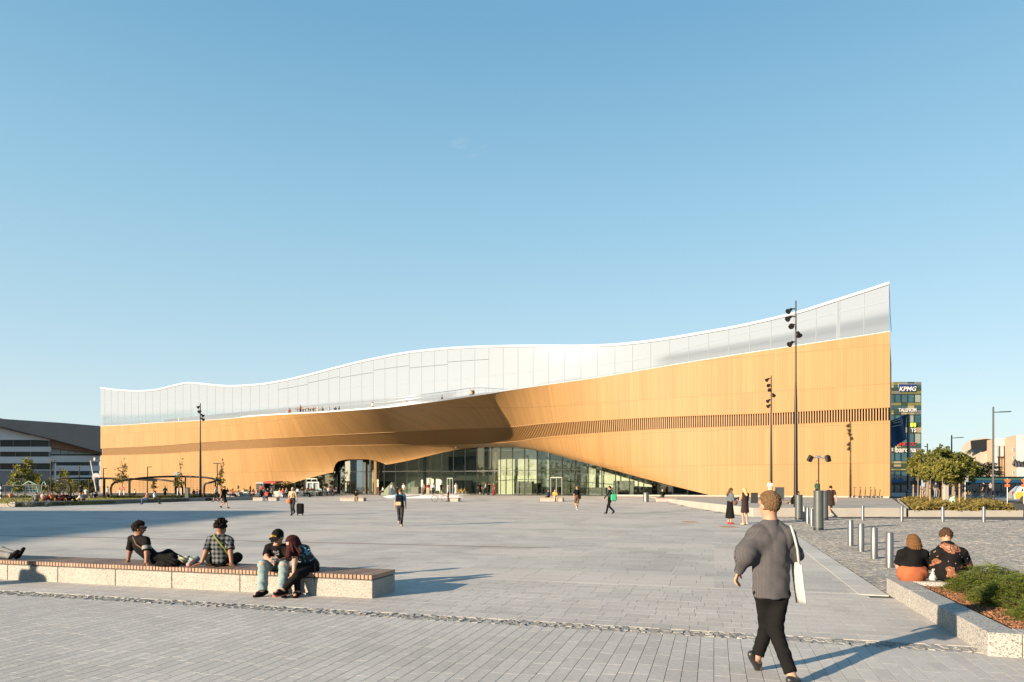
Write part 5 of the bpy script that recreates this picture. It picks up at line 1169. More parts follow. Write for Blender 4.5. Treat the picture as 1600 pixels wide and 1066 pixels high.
while a < L_ - 0.2:
    b = min(a + 2.2, L_); p, q = LE0 + d * a, LE0 + d * b; mb = MB(); mb.prism([(p.x, p.y), (q.x, q.y), (q.x - nn.x * 0.5, q.y - nn.y * 0.5), (p.x - nn.x * 0.5, p.y - nn.y * 0.5)], -0.05, lambda x, y: gz(x, y) + 0.42); mb.build('stone_block', m_lgran, lw, bevel=0.01); a = b + 0.01
mb = MB(); mb.prism([(LE0.x, LE0.y - 0.02), (LE0.x - 0.3, LE0.y + 0.45), (LE0.x - 30, LE0.y + 0.45), (LE0.x - 30, LE0.y - 0.02)], -0.05, 0.30); mb.build('stone_block', m_lgran, lw)
sw = thing('kerb_wall', 'low dark stone seat wall under the left spotlight mast', 'wall', G(313, 783)); p, q = G(293, 783.5), G(392, 781.5)
mb = MB(); mb.prism([(p.x, p.y), (q.x, q.y), (q.x + 0.3, q.y + 0.6), (p.x + 0.3, p.y + 0.6)], 0, lambda x, y: gz(x, y) + 0.42); mb.build('stone_block', m_lgran, sw)
m_hedge = leafmat('low_hedge_leaf', (0.035, 0.045, 0.01), (0.12, 0.115, 0.028))
def hedge(label, x0, x1, Y0, Y1, h, n, w=1.0, z=None):
    a, b = P(x0, 780, Y0), P(x1, 780, Y1); t = thing('hedge', label, 'hedge', (a.x, a.y, gz(a.x, a.y))); mb = MB()
    for _ in range(n):
        q = a.lerp(b, random.random()); q.y += random.uniform(-w, w); q.z = gz(q.x, q.y) + (z or 0) + random.random() ** 0.6 * h * random.uniform(0.7, 1.15); s_ = random.uniform(0.07, 0.15)
        a_ = Vector((random.gauss(0, 1), random.gauss(0, 1), random.gauss(0.3, 0.6))).normalized(); b_ = a_.orthogonal().normalized(); mb.add([q - a_ * s_, q + b_ * s_ * 0.6, q + a_ * s_, q - b_ * s_ * 0.6], [(0, 1, 2, 3)])
    mb.build('foliage', m_hedge, t)
hedge('low dark hedge along the back of the lawn at the far left', -20, 150, 84, 84, 0.55, 2600)
hedge('low hedge along the front of the ball court under the curved rails', 165, 290, 80, 86, 0.6, 2600)
hedge('low hedge right of the left spotlight mast', 296, 345, 87, 90, 0.6, 1000)

# ------------------------------------------------------------------ ball court: swooping rails, posts, netting, hoops
CY = 88.0
court = thing('ball_court', 'ball court fenced by swooping dark tubular rails before the timber wall', 'sports court', P(215, 779, CY)); court.location.z = gz(court.location.x, court.location.y)
def rail(pts, r, nm='rail'):
    pp = [P(x, y, Y) for x, y, Y in pts]; out = []
    for i in range(len(pp) - 1):
        p0, p1, p2, p3 = pp[max(i - 1, 0)], pp[i], pp[i + 1], pp[min(i + 2, len(pp) - 1)]
        for k in range(5):
            f = k / 5; out.append(0.5 * ((2 * p1) + (p2 - p0) * f + (2 * p0 - 5 * p1 + 4 * p2 - p3) * f * f + (3 * p1 - p0 - 3 * p2 + p3) * f ** 3))
    out.append(pp[-1]); mb = MB(); mb.tube(out, r, 8); mb.build(nm, m_pole, court)
rail([(110, 781, 82), (110, 765, 82), (107.5, 756.5, 82), (99, 752.5, 82), (90, 751, 82), (88.5, 749, 82.5), (94, 747.8, 85), (120, 747.3, 90), (160, 747.6, 92), (205, 748.5, 92), (245, 751.5, 92)], 0.13)
rail([(175, 779, 83), (173, 766, 83), (175, 758, 83), (182, 753, 84), (200, 750, 85), (225, 746.8, 86), (255, 745, 87), (290, 744.8, 88), (318, 746, 87), (334, 748.5, 86), (337.5, 751, 85), (331, 753.5, 84), (322, 755.5, 84), (319, 760, 84), (318.5, 776, 84)], 0.13)
rail([(225, 747.5, 90), (250, 749.5, 90), (270, 752.5, 89), (281, 756, 88), (285, 762, 88), (285, 778, 88)], 0.11)
for x, y0, Y, r in ((139.5, 748, 92, 0.09), (163, 747.5, 90, 0.14), (202.3, 750, 91, 0.14), (274.5, 745.5, 88, 0.16), (290, 745, 88, 0.08), (312, 746, 90, 0.09), (336.5, 751, 85, 0.10)):
    a = P(x, y0, Y); mb = MB(); mb.tube([Vector((a.x, a.y, gz(a.x, a.y))), a], r, 8); mb.build('post', m_pole, court)
mb = MB()
for x0, x1, yt0, yt1, Y in ((176, 273, 754, 747, 86), (275, 318, 746, 747, 88), (321, 336, 756, 752, 84.5), (90, 108, 752, 756, 82)):
    n = int((x1 - x0) / 2.2)
    for i in range(n + 1):
        x = x0 + (x1 - x0) * i / n; a = P(x, yt0 + (yt1 - yt0) * i / n, Y); mb.bar(a, (a.x, a.y, gz(a.x, a.y)), 0.018)
    for k in range(1, 8):
        mb.bar(P(x0, yt0 + (777 - yt0) * k / 8, Y), P(x1, yt1 + (777 - yt1) * k / 8, Y), 0.014)
mb.build('netting', m_pole, court, kind='stuff')
m_hoopw = mat('pale_backboard', (0.25, 0.26, 0.27), 0.5, var=0.03); m_hoopg = mat('grey_backboard', (0.20, 0.21, 0.21), 0.5, var=0.03); m_red = mat('red_rim', (0.4, 0.05, 0.04), 0.5)
for x, y, m_, Y, face, lab in ((150, 744, m_hoopw, 90, 1, 'white rounded basketball backboard with a red ring at the hall side'), (276.5, 742, m_hoopg, 89, -1, 'grey rounded basketball backboard seen from behind by a young tree')):
    c = P(x, y, Y); t = thing('basketball_hoop', lab, 'basketball hoop', (c.x, c.y, gz(c.x, c.y)), 'basketball hoops of the ball court'); rr = 0.52
    mb = MB(); pts = [c + Vector((rr * math.cos(R(a)), 0, rr * math.sin(R(a)) * 0.95 - 0.1)) for a in range(-20, 201, 20)]; mb.slab(pts, Vector((0, 0.06, 0))); mb.build('backboard', m_, t)
    mb = MB(); q = c + Vector((0, -0.3 * face, -0.15)); mb.tube([q + Vector((0.2 * math.cos(R(a)), 0.2 * math.sin(R(a)), 0)) for a in range(0, 361, 30)], 0.035, 6, False); mb.build('ring', m_red, t)
    mb = MB(); mb.tube([Vector((c.x, c.y + 0.15, gz(c.x, c.y))), Vector((c.x, c.y + 0.15, c.z))], 0.09, 8); mb.build('post', m_pole, t)
    if face > 0:
        mb = MB(); mb.slab([q + Vector((-0.18, -0.26, -0.1)), q + Vector((0.18, -0.26, -0.1)), q + Vector((0.1, -0.2, -0.42)), q + Vector((-0.1, -0.2, -0.42))], Vector((0, 0.02, 0))); mb.build('net', m_hoopw, t)
a, b = P(141.5, 720, 95), P(153, 768, 95); b.z = gz(b.x, b.y)
t = thing('leaning_mast', 'slim white leaning mast with a level arm against the hall', 'mast', b); mb = MB(); mb.tube([b, a], [0.11, 0.07], 8); mb.build('pole', m_wsign, t); mb = MB(); mb.bar(a, P(157, 719.3, 95), 0.09); mb.build('arm', m_pole, t); mb = MB(); c = P(148, 717.5, 95); mb.box(c, (0.2, 0.2, 0.4)); mb.build('lamp', m_wsign, t)
m_lamp2 = m_pole
def park_lamp(label, x, yt, Y, arms):
    b = P(x, 780, Y); b.z = gz(b.x, b.y); tp = P(x, yt, Y); t = thing('street_lamp', label, 'street lamp', b, 'slim dark lamps round the ball court'); mb = MB(); mb.tube([b, tp], [0.09, 0.06], 8); mb.build('pole', m_pole, t)
    for s_ in arms: mb = MB(); mb.bar(tp + Vector((0, 0, 0.02)), P(x + s_, yt, Y) + Vector((0, 0, 0.02)), 0.16, 0.09); mb.build('lamp_arm', m_pole, t)
park_lamp('dark double armed lamp before the concert hall', 79.5, 719.5, 84, (-6, 6)); park_lamp('dark lamp with one arm at the left edge of the timber wall', 161.5, 732.5, 88, (5,)); park_lamp('dark lamp with one arm between the two nearer young trees', 230.5, 730, 92, (6,)); park_lamp('dark lamp with arms both ways beside the rightmost young tree', 339.5, 724.5, 88, (-6, 5)); park_lamp('thin lamp before the rear block of the concert hall', 124, 728, 100, (4,)); park_lamp('thin lamp with a small arm among the hall side trees', 93.5, 730, 105, (6,))

# young trees and hall side trees
def sapling(label, x, ytop, ybot, Y, cw, n, group='young trees round the ball court'):
    b = P(x, 780, Y); b.z = gz(b.x, b.y); zt = P(x, ytop, Y).z - b.z; zb = P(x, ybot, Y).z - b.z; h = zt - zb
    crowns = [(0, 0, zb + h * 0.22, cw, cw, h * 0.22), (cw * 0.15, 0, zb + h * 0.5, cw * 0.62, cw * 0.62, h * 0.22), (cw * 0.3, 0, zb + h * 0.76, cw * 0.36, cw * 0.36, h * 0.16), (cw * 0.42, 0, zb + h * 0.95, cw * 0.2, cw * 0.2, h * 0.06)]
    return tree('young_tree', label, b, zt * 0.9, crowns, int(n * 1.7), 0.12, m_leafC, 0.05, group, 26, zt * 0.95, shell=0.3)
sapling('young tree with sparse leaves above a red cloth by the ball court', 190.5, 714, 756, 84, 1.0, 330); sapling('young sparse tree beside the grey basketball backboard', 280, 715, 766, 87, 0.9, 270); sapling('young leafy tree right of the left spotlight mast', 344.5, 716, 764, 86, 0.6, 330); sapling('small thin young tree behind the netting of the ball court', 239.5, 750, 764, 92, 0.45, 160)
for x, yt, yb, Y, w, n, lab in ((38, 714, 765, 100, 2.1, 3200, 'bushy olive tree before the concert hall at the far left'), (62, 742, 766, 92, 0.8, 600, 'slim young tree left of the double armed lamp'), (74, 745, 770, 100, 1.3, 700, 'small round tree just left of the double armed lamp'), (84, 746, 772, 104, 1.4, 700, 'small loose tree just right of the double armed lamp'), (99, 733, 768, 110, 1.3, 800, 'pale thin tree before the rear block of the hall'), (115, 750, 772, 108, 1.2, 700, 'low shrubby tree under the court rail'), (133, 748, 772, 112, 1.6, 900, 'dark low tree behind the court rail'), (144.5, 748, 770, 106, 0.9, 600, 'narrow yellowish tree left of the white leaning mast'), (27, 752, 770, 90, 0.7, 400, 'tiny tree at the foot of the bushy olive tree')):
    b = P(x, 780, Y); b.z = gz(b.x, b.y); zt = P(x, yt, Y).z - b.z; zb = P(x, yb, Y).z - b.z; h = zt - zb
    tree('hall_tree', lab, b, zt, [(0, 0, zb + h * 0.36, w, w, h * 0.36), (0.1, 0, zb + h * 0.68, w * 0.6, w * 0.6, h * 0.24), (0.1, 0, zb + h * 0.9, w * 0.28, w * 0.28, h * 0.12)], n, 0.16, m_leafA if n > 300 else m_leafC, 0.07, 'trees before the concert hall', 30)
# planting bed mesh canopies at far left: teal play frames
t = thing('climbing_frame', 'teal net climbing frame behind the hedge at the far left', 'play equipment', P(40, 778, 90)); m_teal = mat('teal_tube', (0.10, 0.20, 0.19), 0.4, var=0.05)
for pts in ([(18, 772), (22, 755), (31, 751.5), (31, 772)], [(26, 772), (30, 762), (45, 752), (57, 757), (60, 772)], [(64, 772), (66, 757), (69, 752), (73, 760)]):
    mb = MB(); mb.tube([P(x, y, 90) for x, y in pts], 0.07, 6); mb.build('tube', m_teal, t)
mb = MB()
for k in range(9): mb.bar(P(19 + 5 * k, 754 + (k % 3), 90), P(22 + 5 * k, 772, 90), 0.025)
for k in range(4): mb.bar(P(20, 757 + 4 * k, 90), P(62, 757 + 4 * k, 90), 0.025)
mb.build('net', m_teal, t, kind='stuff')
t = thing('rail_fence', 'dark horizontal rail at the far left edge by the hedge', 'railing', P(20, 778, 80))
for y in (758.5, 771): mb = MB(); mb.bar(P(-10, y, 80), P(76, y, 80), 0.10); mb.build('rail', m_pole, t)
for x in (8, 40, 76): mb = MB(); a = P(x, 758, 80); mb.bar(a, (a.x, a.y, gz(a.x, a.y)), 0.08); mb.build('post', m_pole, t)
t = thing('striped_post', 'black and white banded post at the left photo edge', 'post', P(1.5, 778, 72)); a = P(1.5, 756, 72); z0 = gz(a.x, a.y)
for k in range(7): mb = MB(); mb.tube([Vector((a.x, a.y, z0 + (a.z - z0) * k / 7)), Vector((a.x, a.y, z0 + (a.z - z0) * (k + 1) / 7))], 0.10, 8); mb.build('band', m_wsign if k % 2 else m_tyre, t)
b = P(293, 781, 84); t = thing('utility_cabinet', 'dark upright metal cabinet left of the left spotlight mast', 'cabinet', (b.x, b.y, gz(b.x, b.y))); mb = MB(); mb.box((b.x, b.y, gz(b.x, b.y) + 0.75), (0.42, 0.4, 1.5)); mb.build('box', m_dpost, t, bevel=0.02); mb = MB(); mb.box((b.x, b.y - 0.01, gz(b.x, b.y) + 1.53), (0.48, 0.46, 0.06)); mb.build('lid', m_mull, t)
c = P(191, 766, 83); t = thing('cloth', 'pinkish red cloth hanging from a young tree stake', 'cloth', c); mb = MB(); V = []
for i in range(7):
    for j in range(4): f, g_ = i / 6, j / 3; V.append(P(186 + 10 * f, 762.5 - 1.5 * math.sin(f * 3) + 4 * g_ * (0.7 + 0.3 * math.sin(f * 7)), 83) + Vector((0, 0.08 * math.sin(f * 9), 0)))
mb.add(V, [(i * 4 + j, (i + 1) * 4 + j, (i + 1) * 4 + j + 1, i * 4 + j + 1) for i in range(6) for j in range(3)], True); mb.build('fabric', mat('pinkish_red_cloth', (0.42, 0.09, 0.10), 0.8), t)
for x in (187, 194): b = P(x, 779, 83.3); s_ = thing('tree_stake', 'grey stake left of the red cloth' if x < 190 else 'grey stake right of the red cloth', 'stake', (b.x, b.y, gz(b.x, b.y)), 'stakes at the young tree with the red cloth'); mb = MB(); mb.tube([Vector((b.x, b.y, gz(b.x, b.y))), P(x, 764, 83.3)], 0.06, 6); mb.build('post', m_spand, s_)
for x in (277.5, 283.5): b = P(x, 779, 86); s_ = thing('tree_stake', 'pale stake left of the tree by the grey backboard' if x < 280 else 'pale stake right of the tree by the grey backboard', 'stake', (b.x, b.y, gz(b.x, b.y)), 'stakes at the tree by the grey backboard'); mb = MB(); mb.tube([Vector((b.x, b.y, gz(b.x, b.y))), P(x, 763, 86)], 0.06, 6); mb.build('post', m_spand, s_)

# ------------------------------------------------------------------ cafe terrace under the left sweep: kiosk, hedges, tables, parasol
KY = 98.0
b = P(421, 776, KY); zk = gz(b.x, b.y)
t = thing('kiosk', 'grey food kiosk with a dark striped awning at the cafe terrace', 'kiosk', (b.x, b.y, zk)); mb = MB(); c = P(406, 766, KY); mb.slab([P(400, 754.5, KY), P(412, 754.5, KY), P(412, 775, KY), P(400, 775, KY)], Vector((0.3, 2, 0))); mb.build('side_body', m_dpost, t)
mb = MB(); mb.slab([P(412, 757, KY + 0.5), P(429, 757, KY + 0.5), P(429, 775, KY + 0.5), P(412, 775, KY + 0.5)], Vector((0.3, 2, 0))); mb.build('body', m_tyre, t)
mb = MB(); mb.slab([P(399.5, 753.5, KY - 0.2), P(412, 753.5, KY - 0.2), P(412, 756, KY - 0.2), P(399.5, 756, KY - 0.2)], Vector((0.3, 2, 0.05))); mb.build('roof', m_steel, t)
mb = MB(); mb.slab([P(411, 752.8, KY - 0.6), P(430, 752.8, KY - 0.6), P(430, 755.4, KY - 0.6), P(411, 755.4, KY - 0.6)], Vector((0.3, 2, 0.1))); mb.build('awning', m_rsign, t)
for x in (412.5, 429): mb = MB(); mb.bar(P(x, 755, KY - 0.6), P(x, 775, KY - 0.6), 0.08); mb.build('post', m_mull, t)
hedge('dark planted trough behind the cafe tables under the timber edge', 428, 458, 103, 106, 1.9, 1600, 0.5)
b = P(490, 776, 104); t = thing('kiosk', 'small white framed glass kiosk behind the cafe tables', 'kiosk', (b.x, b.y, gz(b.x, b.y)))
for x in (480, 489, 498): mb = MB(); mb.bar(P(x, 754, 102), P(x, 775, 102), 0.14); mb.build('post', m_wsign, t)
mb = MB(); mb.bar(P(479.5, 754, 102), P(498.5, 754, 102), 0.2); mb.build('beam', m_wsign, t); mb = MB(); mb.slab([P(480.5, 755, 102.1), P(497.5, 755, 102.1), P(497.5, 774, 102.1), P(480.5, 774, 102.1)], Vector((0, 0.05, 0))); mb.build('pane', m_paleg, t)
m_crate = mat('pale_trough', (0.36, 0.36, 0.33), 0.7); k = 0
for x0, x1, Y, m_, lab in ((352, 378, 94, m_lgran, 'pale trough left among the cafe tables'), (378, 390, 95, m_crate, 'pale trough left of the kiosk crowd'), (424, 446, 97, m_crate, 'long pale trough right of the kiosk'), (466, 480, 98, m_dpost, 'dark trough left of the white framed kiosk'), (482, 504, 98, m_dpost, 'dark trough before the white framed kiosk')):
    a, b = P(x0, 776, Y), P(x1, 776, Y); za = gz(a.x, a.y); t = thing('planter', lab, 'planter', ((a.x + b.x) / 2, Y, za), 'troughs round the cafe terrace'); mb = MB(); mb.box(((a.x + b.x) / 2, Y, za + 0.4), (b.x - a.x, 0.5, 0.8)); mb.build('trough', m_, t, bevel=0.02); mb = MB(); leaves(mb, ((a.x + b.x) / 2, Y, za + 0.9), ((b.x - a.x) / 2, 0.3, 0.22), 160, 0.1, 20); mb.build('plants', m_hedge, t, kind='stuff')
b = P(371.5, 776, 96); zb = gz(b.x, b.y); t = thing('parasol', 'small closed brown parasol above the cafe tables', 'parasol', (b.x, b.y, zb)); mb = MB(); mb.tube([Vector((b.x, b.y, zb)), P(371.5, 761, 96)], 0.035, 6); mb.build('pole', m_steel, t); mb = MB(); mb.lathe([(0.1, -0.25), (0.2, -0.1), (0.22, 0.05), (0.12, 0.25), (0.02, 0.3)], P(371.5, 761.5, 96), 10); mb.build('canopy', m_stake, t)
def cafe_table(x, Y, lab):
    b = P(x, 776, Y); z = gz(b.x, b.y); t = thing('cafe_table', lab, 'table', (b.x, b.y, z), 'cafe tables under the timber sweep'); return t, b, z
tp_ = MB(); tp_.lathe([(0.0, 0.70), (0.38, 0.70), (0.38, 0.73), (0.0, 0.731)], n=12); tpm = tp_.mesh('table_top', m_wsign); lg = MB(); lg.tube([(0, 0, 0), (0, 0, 0.7)], 0.04, 6); lgm = lg.mesh('leg', m_mull)
ch = MB(); ch.box((0, 0, 0.44), (0.42, 0.42, 0.04)); chs = ch.mesh('seat', m_mull); ch = MB(); ch.box((0, 0.2, 0.68), (0.42, 0.04, 0.4)); chb = ch.mesh('backrest', m_mull); lgc = MB(); lgc.box((0, 0, 0.21), (0.035, 0.035, 0.42)); lgcm = lgc.mesh('leg', m_mull)
TAB = [(360, 91), (384, 96), (436, 94), (449, 96), (458, 98), (470, 95.5), (478, 100), (488, 96), (497, 95.5), (508, 99), (517, 101), (525, 102)]
ORD = ('first', 'second', 'third', 'fourth', 'fifth', 'sixth', 'seventh', 'eighth', 'ninth', 'tenth', 'eleventh', 'last')
for i, (x, Y) in enumerate(TAB):
    t, b, z = cafe_table(x, Y, 'small round cafe table, %s from the left under the timber sweep' % ORD[i]); link('table_top', tpm, t); link('leg', lgm, t)
    for a in (0.4, 3.4):
        c = thing('cafe_chair', 'small dark cafe chair %s the %s cafe table from the left' % ('right of' if a < 1 else 'left of', ORD[i]), 'chair', (b.x + 0.75 * math.cos(a), b.y + 0.5 * math.sin(a), z), 'cafe chairs under the timber sweep', a - math.pi / 2); link('seat', chs, c); link('backrest', chb, c)
        for sx_ in (-0.18, 0.18):
            for sy_ in (-0.18, 0.18): link('leg', lgcm, c, loc=(sx_, sy_, 0))
# white foam-like play surface before the entrance
wpts = [(598, 776), (612, 772), (640, 770.5), (700, 770.5), (735, 772.5), (724, 777.5), (690, 779), (640, 779), (606, 779)]
mb = MB(); pw_ = [G(x, y) for x, y in wpts]; c = sum(pw_, Vector()) / len(pw_); n = len(pw_)
V = [Vector((p.x, p.y, gz(p.x, p.y) + 0.01)) for p in pw_] + [Vector((c.x + (p.x - c.x) * 0.85, c.y + (p.y - c.y) * 0.85, gz(p.x, p.y) + random.uniform(0.02, 0.10))) for p in pw_] + [Vector((c.x, c.y, c.z + 0.14))]
mb.add(V, [(i, (i + 1) % n, (i + 1) % n + n, i + n) for i in range(n)] + [(i + n, (i + 1) % n + n, 2 * n) for i in range(n)], True)
tag(mb.build('white_foam', mat('bright_white_foam', (0.75, 0.75, 0.73), 0.9, var=0.08, scale=1.5, bump=0.6, bscale=4)), 'bright white foamy heap spread before the glass entrance', 'foam')
a = P(610, 776, 100); t = thing('tent', 'small pale green tent left of the white foam', 'tent', a); z = gz(a.x, a.y); mb = MB(); mb.slab([Vector((a.x - 1.6, a.y, z)), Vector((a.x + 0.9, a.y, z)), Vector((a.x + 0.2, a.y, z + 1.9))], Vector((0.3, 1.6, 0))); mb.build('canvas', mat('pale_green_canvas', (0.17, 0.2, 0.14), 0.8), t)

# ------------------------------------------------------------------ out of frame on the left: the building that throws the long shadow, and a wood mirrored in the glass
bm_ = thing('office_building', 'large stone office building beyond the left photo edge whose shadow crosses the plaza', 'building', (-105, -40, 0)); mb = MB(); mb.box((-105, -40, 9.6), (50, 84, 20.4)); mb.build('wall', m_cream, bm_)
for k in range(14):
    for j in range(5): mb = MB(); mb.box((-79.9, -78 + k * 5.8, 3 + j * 3.6), (0.2, 2.2, 2.0)); mb.build('window', m_hwin, bm_)
mb = MB(); 
for k in range(46):
    x, y = -118 - random.random() * 22, 8 + k * 3.0; leaves(mb, (x, y, 4.2), (3.0, 3.0, 4.4 + random.random() * 2.5), 130, 0.75, 30)
tag(mb.build('woodland', m_leafB), 'dark wood beyond the left photo edge mirrored in the lobby glass', 'woodland', kind='stuff')
# ------------------------------------------------------------------ figures: one continuous surface grown round a skeleton
def V3(*a): return np.array(a, dtype=np.float64)
def cone(a, b, ra, rb, tag=0, k=0.03, flat=(0, 0), sq=None): return dict(t='c', a=np.array(a, float), b=np.array(b, float), ra=ra, rb=rb, tag=tag, k=k, flat=flat, sq=sq)
def ell(c, r, rot=None, tag=0, k=0.02, cut=None): return dict(t='e', c=np.array(c, float), r=np.array(r, float), rot=np.eye(3) if rot is None else np.array(rot, float), tag=tag, k=k, cut=cut)
def surface(prims, res, fold=0.0, fs=1.0, cuts=(), bump=None, vfold=0.0):
    """distance field of the shapes, smoothly joined, turned into a mesh (surface nets); returns vertices, quads, shape tag per quad"""
    lo = np.min([(np.minimum(p['a'] - p['ra'], p['b'] - p['rb']) if p['t'] == 'c' else p['c'] - p['r'].max()) for p in prims], 0); hi = np.max([(np.maximum(p['a'] + p['ra'], p['b'] + p['rb']) if p['t'] == 'c' else p['c'] + p['r'].max()) for p in prims], 0)
    for p in prims:
        if p['t'] == 'c': m = max(p['ra'], p['rb']); lo = np.minimum(lo, np.minimum(p['a'], p['b']) - m); hi = np.maximum(hi, np.maximum(p['a'], p['b']) + m)
    lo = lo - 3 * res - fold - vfold; hi = hi + 3 * res + fold + vfold; n = np.ceil((hi - lo) / res).astype(int) + 1
    f = np.full(n, 9.0, np.float32); best = np.full(n, 9.0, np.float32); tg = np.zeros(n, np.int8)
    for p in prims:
        if p['t'] == 'c': m = max(p['ra'], p['rb']); l, h = np.minimum(p['a'], p['b']) - m, np.maximum(p['a'], p['b']) + m
        else: l, h = p['c'] - p['r'].max(), p['c'] + p['r'].max()
        mg = 3 * res + p['k'] + fold + vfold; i0 = np.maximum(0, np.floor((l - mg - lo) / res).astype(int)); i1 = np.minimum(n, np.ceil((h + mg - lo) / res).astype(int) + 1)
        ax = [lo[d] + res * np.arange(i0[d], i1[d]) for d in range(3)]; X, Y, Z = np.meshgrid(*ax, indexing='ij')
        if p['t'] == 'c':
            ab = p['b'] - p['a']; L_ = max(np.linalg.norm(ab), 1e-6); u = ab / L_; x, y, z = X - p['a'][0], Y - p['a'][1], Z - p['a'][2]
            t = x * u[0] + y * u[1] + z * u[2]; tc = np.clip(t, 0, L_); qx, qy, qz = x - u[0] * tc, y - u[1] * tc, z - u[2] * tc; d2 = qx * qx + qy * qy + qz * qz
            if p['sq'] is not None:
                s_ = np.array(p['sq'][0], float); s_ = s_ - u * s_.dot(u); s_ /= np.linalg.norm(s_) + 1e-9; nn_ = np.cross(u, s_); qn = qx * nn_[0] + qy * nn_[1] + qz * nn_[2]; d2 = d2 - qn * qn + (qn / p['sq'][1]) ** 2
            d = np.sqrt(np.maximum(d2, 0)) - (p['ra'] + (p['rb'] - p['ra']) * tc / L_)
            if p['flat'][0]: d = np.maximum(d, -t)
            if p['flat'][1]: d = np.maximum(d, t - L_)
        else:
            x, y, z = X - p['c'][0], Y - p['c'][1], Z - p['c'][2]; r = p['rot']; lx, ly, lz = (x * r[0, i] + y * r[1, i] + z * r[2, i] for i in range(3))
            q = np.sqrt((lx / p['r'][0]) ** 2 + (ly / p['r'][1]) ** 2 + (lz / p['r'][2]) ** 2); d = (q - 1) * p['r'].min()
            if p['cut'] is not None: d = np.maximum(d, p['cut'](lx, ly, lz))
        d = d.astype(np.float32); sl = tuple(slice(a, b) for a, b in zip(i0, i1)); g = f[sl]
        upd = d < best[sl]; best[sl] = np.where(upd, d, best[sl]); tg[sl] = np.where(upd, p['tag'], tg[sl])
        h_ = np.clip(0.5 + 0.5 * (g - d) / p['k'], 0, 1); f[sl] = g * (1 - h_) + d * h_ - p['k'] * h_ * (1 - h_)
    if fold or bump or cuts or vfold:
        ax = [lo[d] + res * np.arange(n[d]) for d in range(3)]; X, Y, Z = np.meshgrid(*ax, indexing='ij')
        if fold: f += (fold * (np.sin(X * 31 * fs + Z * 17 * fs + 2 * np.sin(Z * 9 * fs)) * np.sin(Y * 27 * fs + Z * 23 * fs) + 0.6 * np.sin(Z * 47 * fs + X * 21 * fs + Y * 35 * fs))).astype(np.float32)
        if vfold: f += (vfold * ((1 - np.abs(np.sin(X * 23 + 1.3 * np.sin(Z * 5 + Y * 6) + Z * 4))) ** 2 * 1.2 + (1 - np.abs(np.sin(X * 13 + Y * 12 - Z * 8 + 1.5))) ** 2 * 1.1 - 0.5) * (0.55 + 0.45 * np.sin(Z * 4.1 + X * 6))).astype(np.float32)
        if bump: f += (bump[0] * np.sin(X * bump[1]) * np.sin(Y * bump[1] + 1) * np.sin(Z * bump[1] + 2)).astype(np.float32)
        for c, nn_ in cuts: f = np.maximum(f, ((X - c[0]) * nn_[0] + (Y - c[1]) * nn_[1] + (Z - c[2]) * nn_[2]).astype(np.float32))
    ins = f < 0; c = ins[:-1, :-1, :-1].astype(np.int8)
    cnt = sum(ins[i:n[0] - 1 + i, j:n[1] - 1 + j, k:n[2] - 1 + k].astype(np.int8) for i in (0, 1) for j in (0, 1) for k in (0, 1))
    act = (cnt > 0) & (cnt < 8); idx = np.argwhere(act); vid = np.full(act.shape, -1, np.int64); vid[act] = np.arange(len(idx))
    acc = np.zeros((len(idx), 3)); w = np.zeros(len(idx)); I, J_, K = idx.T
    for a in [(0, 0, 0), (1, 0, 0), (0, 1, 0), (0, 0, 1), (1, 1, 0), (1, 0, 1), (0, 1, 1)]:
        for d in range(3):
            if a[d]: continue
            b = list(a); b[d] = 1; fa = f[I + a[0], J_ + a[1], K + a[2]]; fb = f[I + b[0], J_ + b[1], K + b[2]]; s_ = (fa < 0) != (fb < 0); t = np.where(s_, fa / np.where(fa == fb, 1, fa - fb), 0)
            q = np.array(a, float)[None, :] + np.zeros((len(idx), 3)); q[:, d] = t; acc += q * s_[:, None]; w += s_
    vs = lo + res * (idx + acc / np.maximum(w, 1)[:, None]); faces = []; tags = []
    for d in range(3):
        o1, o2 = [(1, 2), (2, 0), (0, 1)][d]; a0 = [slice(1, -1)] * 3; a0[d] = slice(0, -1); a1 = [slice(1, -1)] * 3; a1[d] = slice(1, None)
        A_, B_ = ins[tuple(a0)], ins[tuple(a1)]; e = np.argwhere(A_ != B_)
        if not len(e): continue
        off = np.ones(3, int); off[d] = 0; e = e + off; ia = A_[tuple((e - off).T)]
        def cell(p1, p2): q = e.copy(); q[:, o1] -= p1; q[:, o2] -= p2; return vid[tuple(q.T)]
        q = np.stack([cell(1, 1), cell(0, 1), cell(0, 0), cell(1, 0)], 1); q = np.where(ia[:, None], q, q[:, ::-1]); faces.append(q)
        tags.append(tg[tuple(e.T)])
    q = np.concatenate(faces); tags = np.concatenate(tags); ok = (q >= 0).all(1)
    return vs, q[ok], tags[ok]
def smesh(name, prims, res, mats, org=(0, 0, 0), **kw):
    vs, q, tg = surface(prims, res, **kw); me = bpy.data.meshes.new(name); me.vertices.add(len(vs)); me.vertices.foreach_set('co', (vs - np.array(org)).astype(np.float32).ravel())
    me.loops.add(len(q) * 4); me.loops.foreach_set('vertex_index', q.astype(np.int32).ravel()); me.polygons.add(len(q)); me.polygons.foreach_set('loop_start', np.arange(0, len(q) * 4, 4, dtype=np.int32))
    me.polygons.foreach_set('use_smooth', np.ones(len(q), bool)); me.update(calc_edges=True); me.validate()
    for m in (mats if isinstance(mats, (list, tuple)) else [mats]): me.materials.append(m)
    if len(me.materials) > 1: me.polygons.foreach_set('material_index', tg.astype(np.int32))
    return me
def unit(v): v = np.array(v, float); return v / (np.linalg.norm(v) + 1e-9)
def head_frame(hd):
    f = unit(hd); r = unit(np.cross(f, [0, 0, 1])); u = np.cross(r, f); return r, f, u
def rot_of(r, f, u): return np.stack([r, f, u], 1)
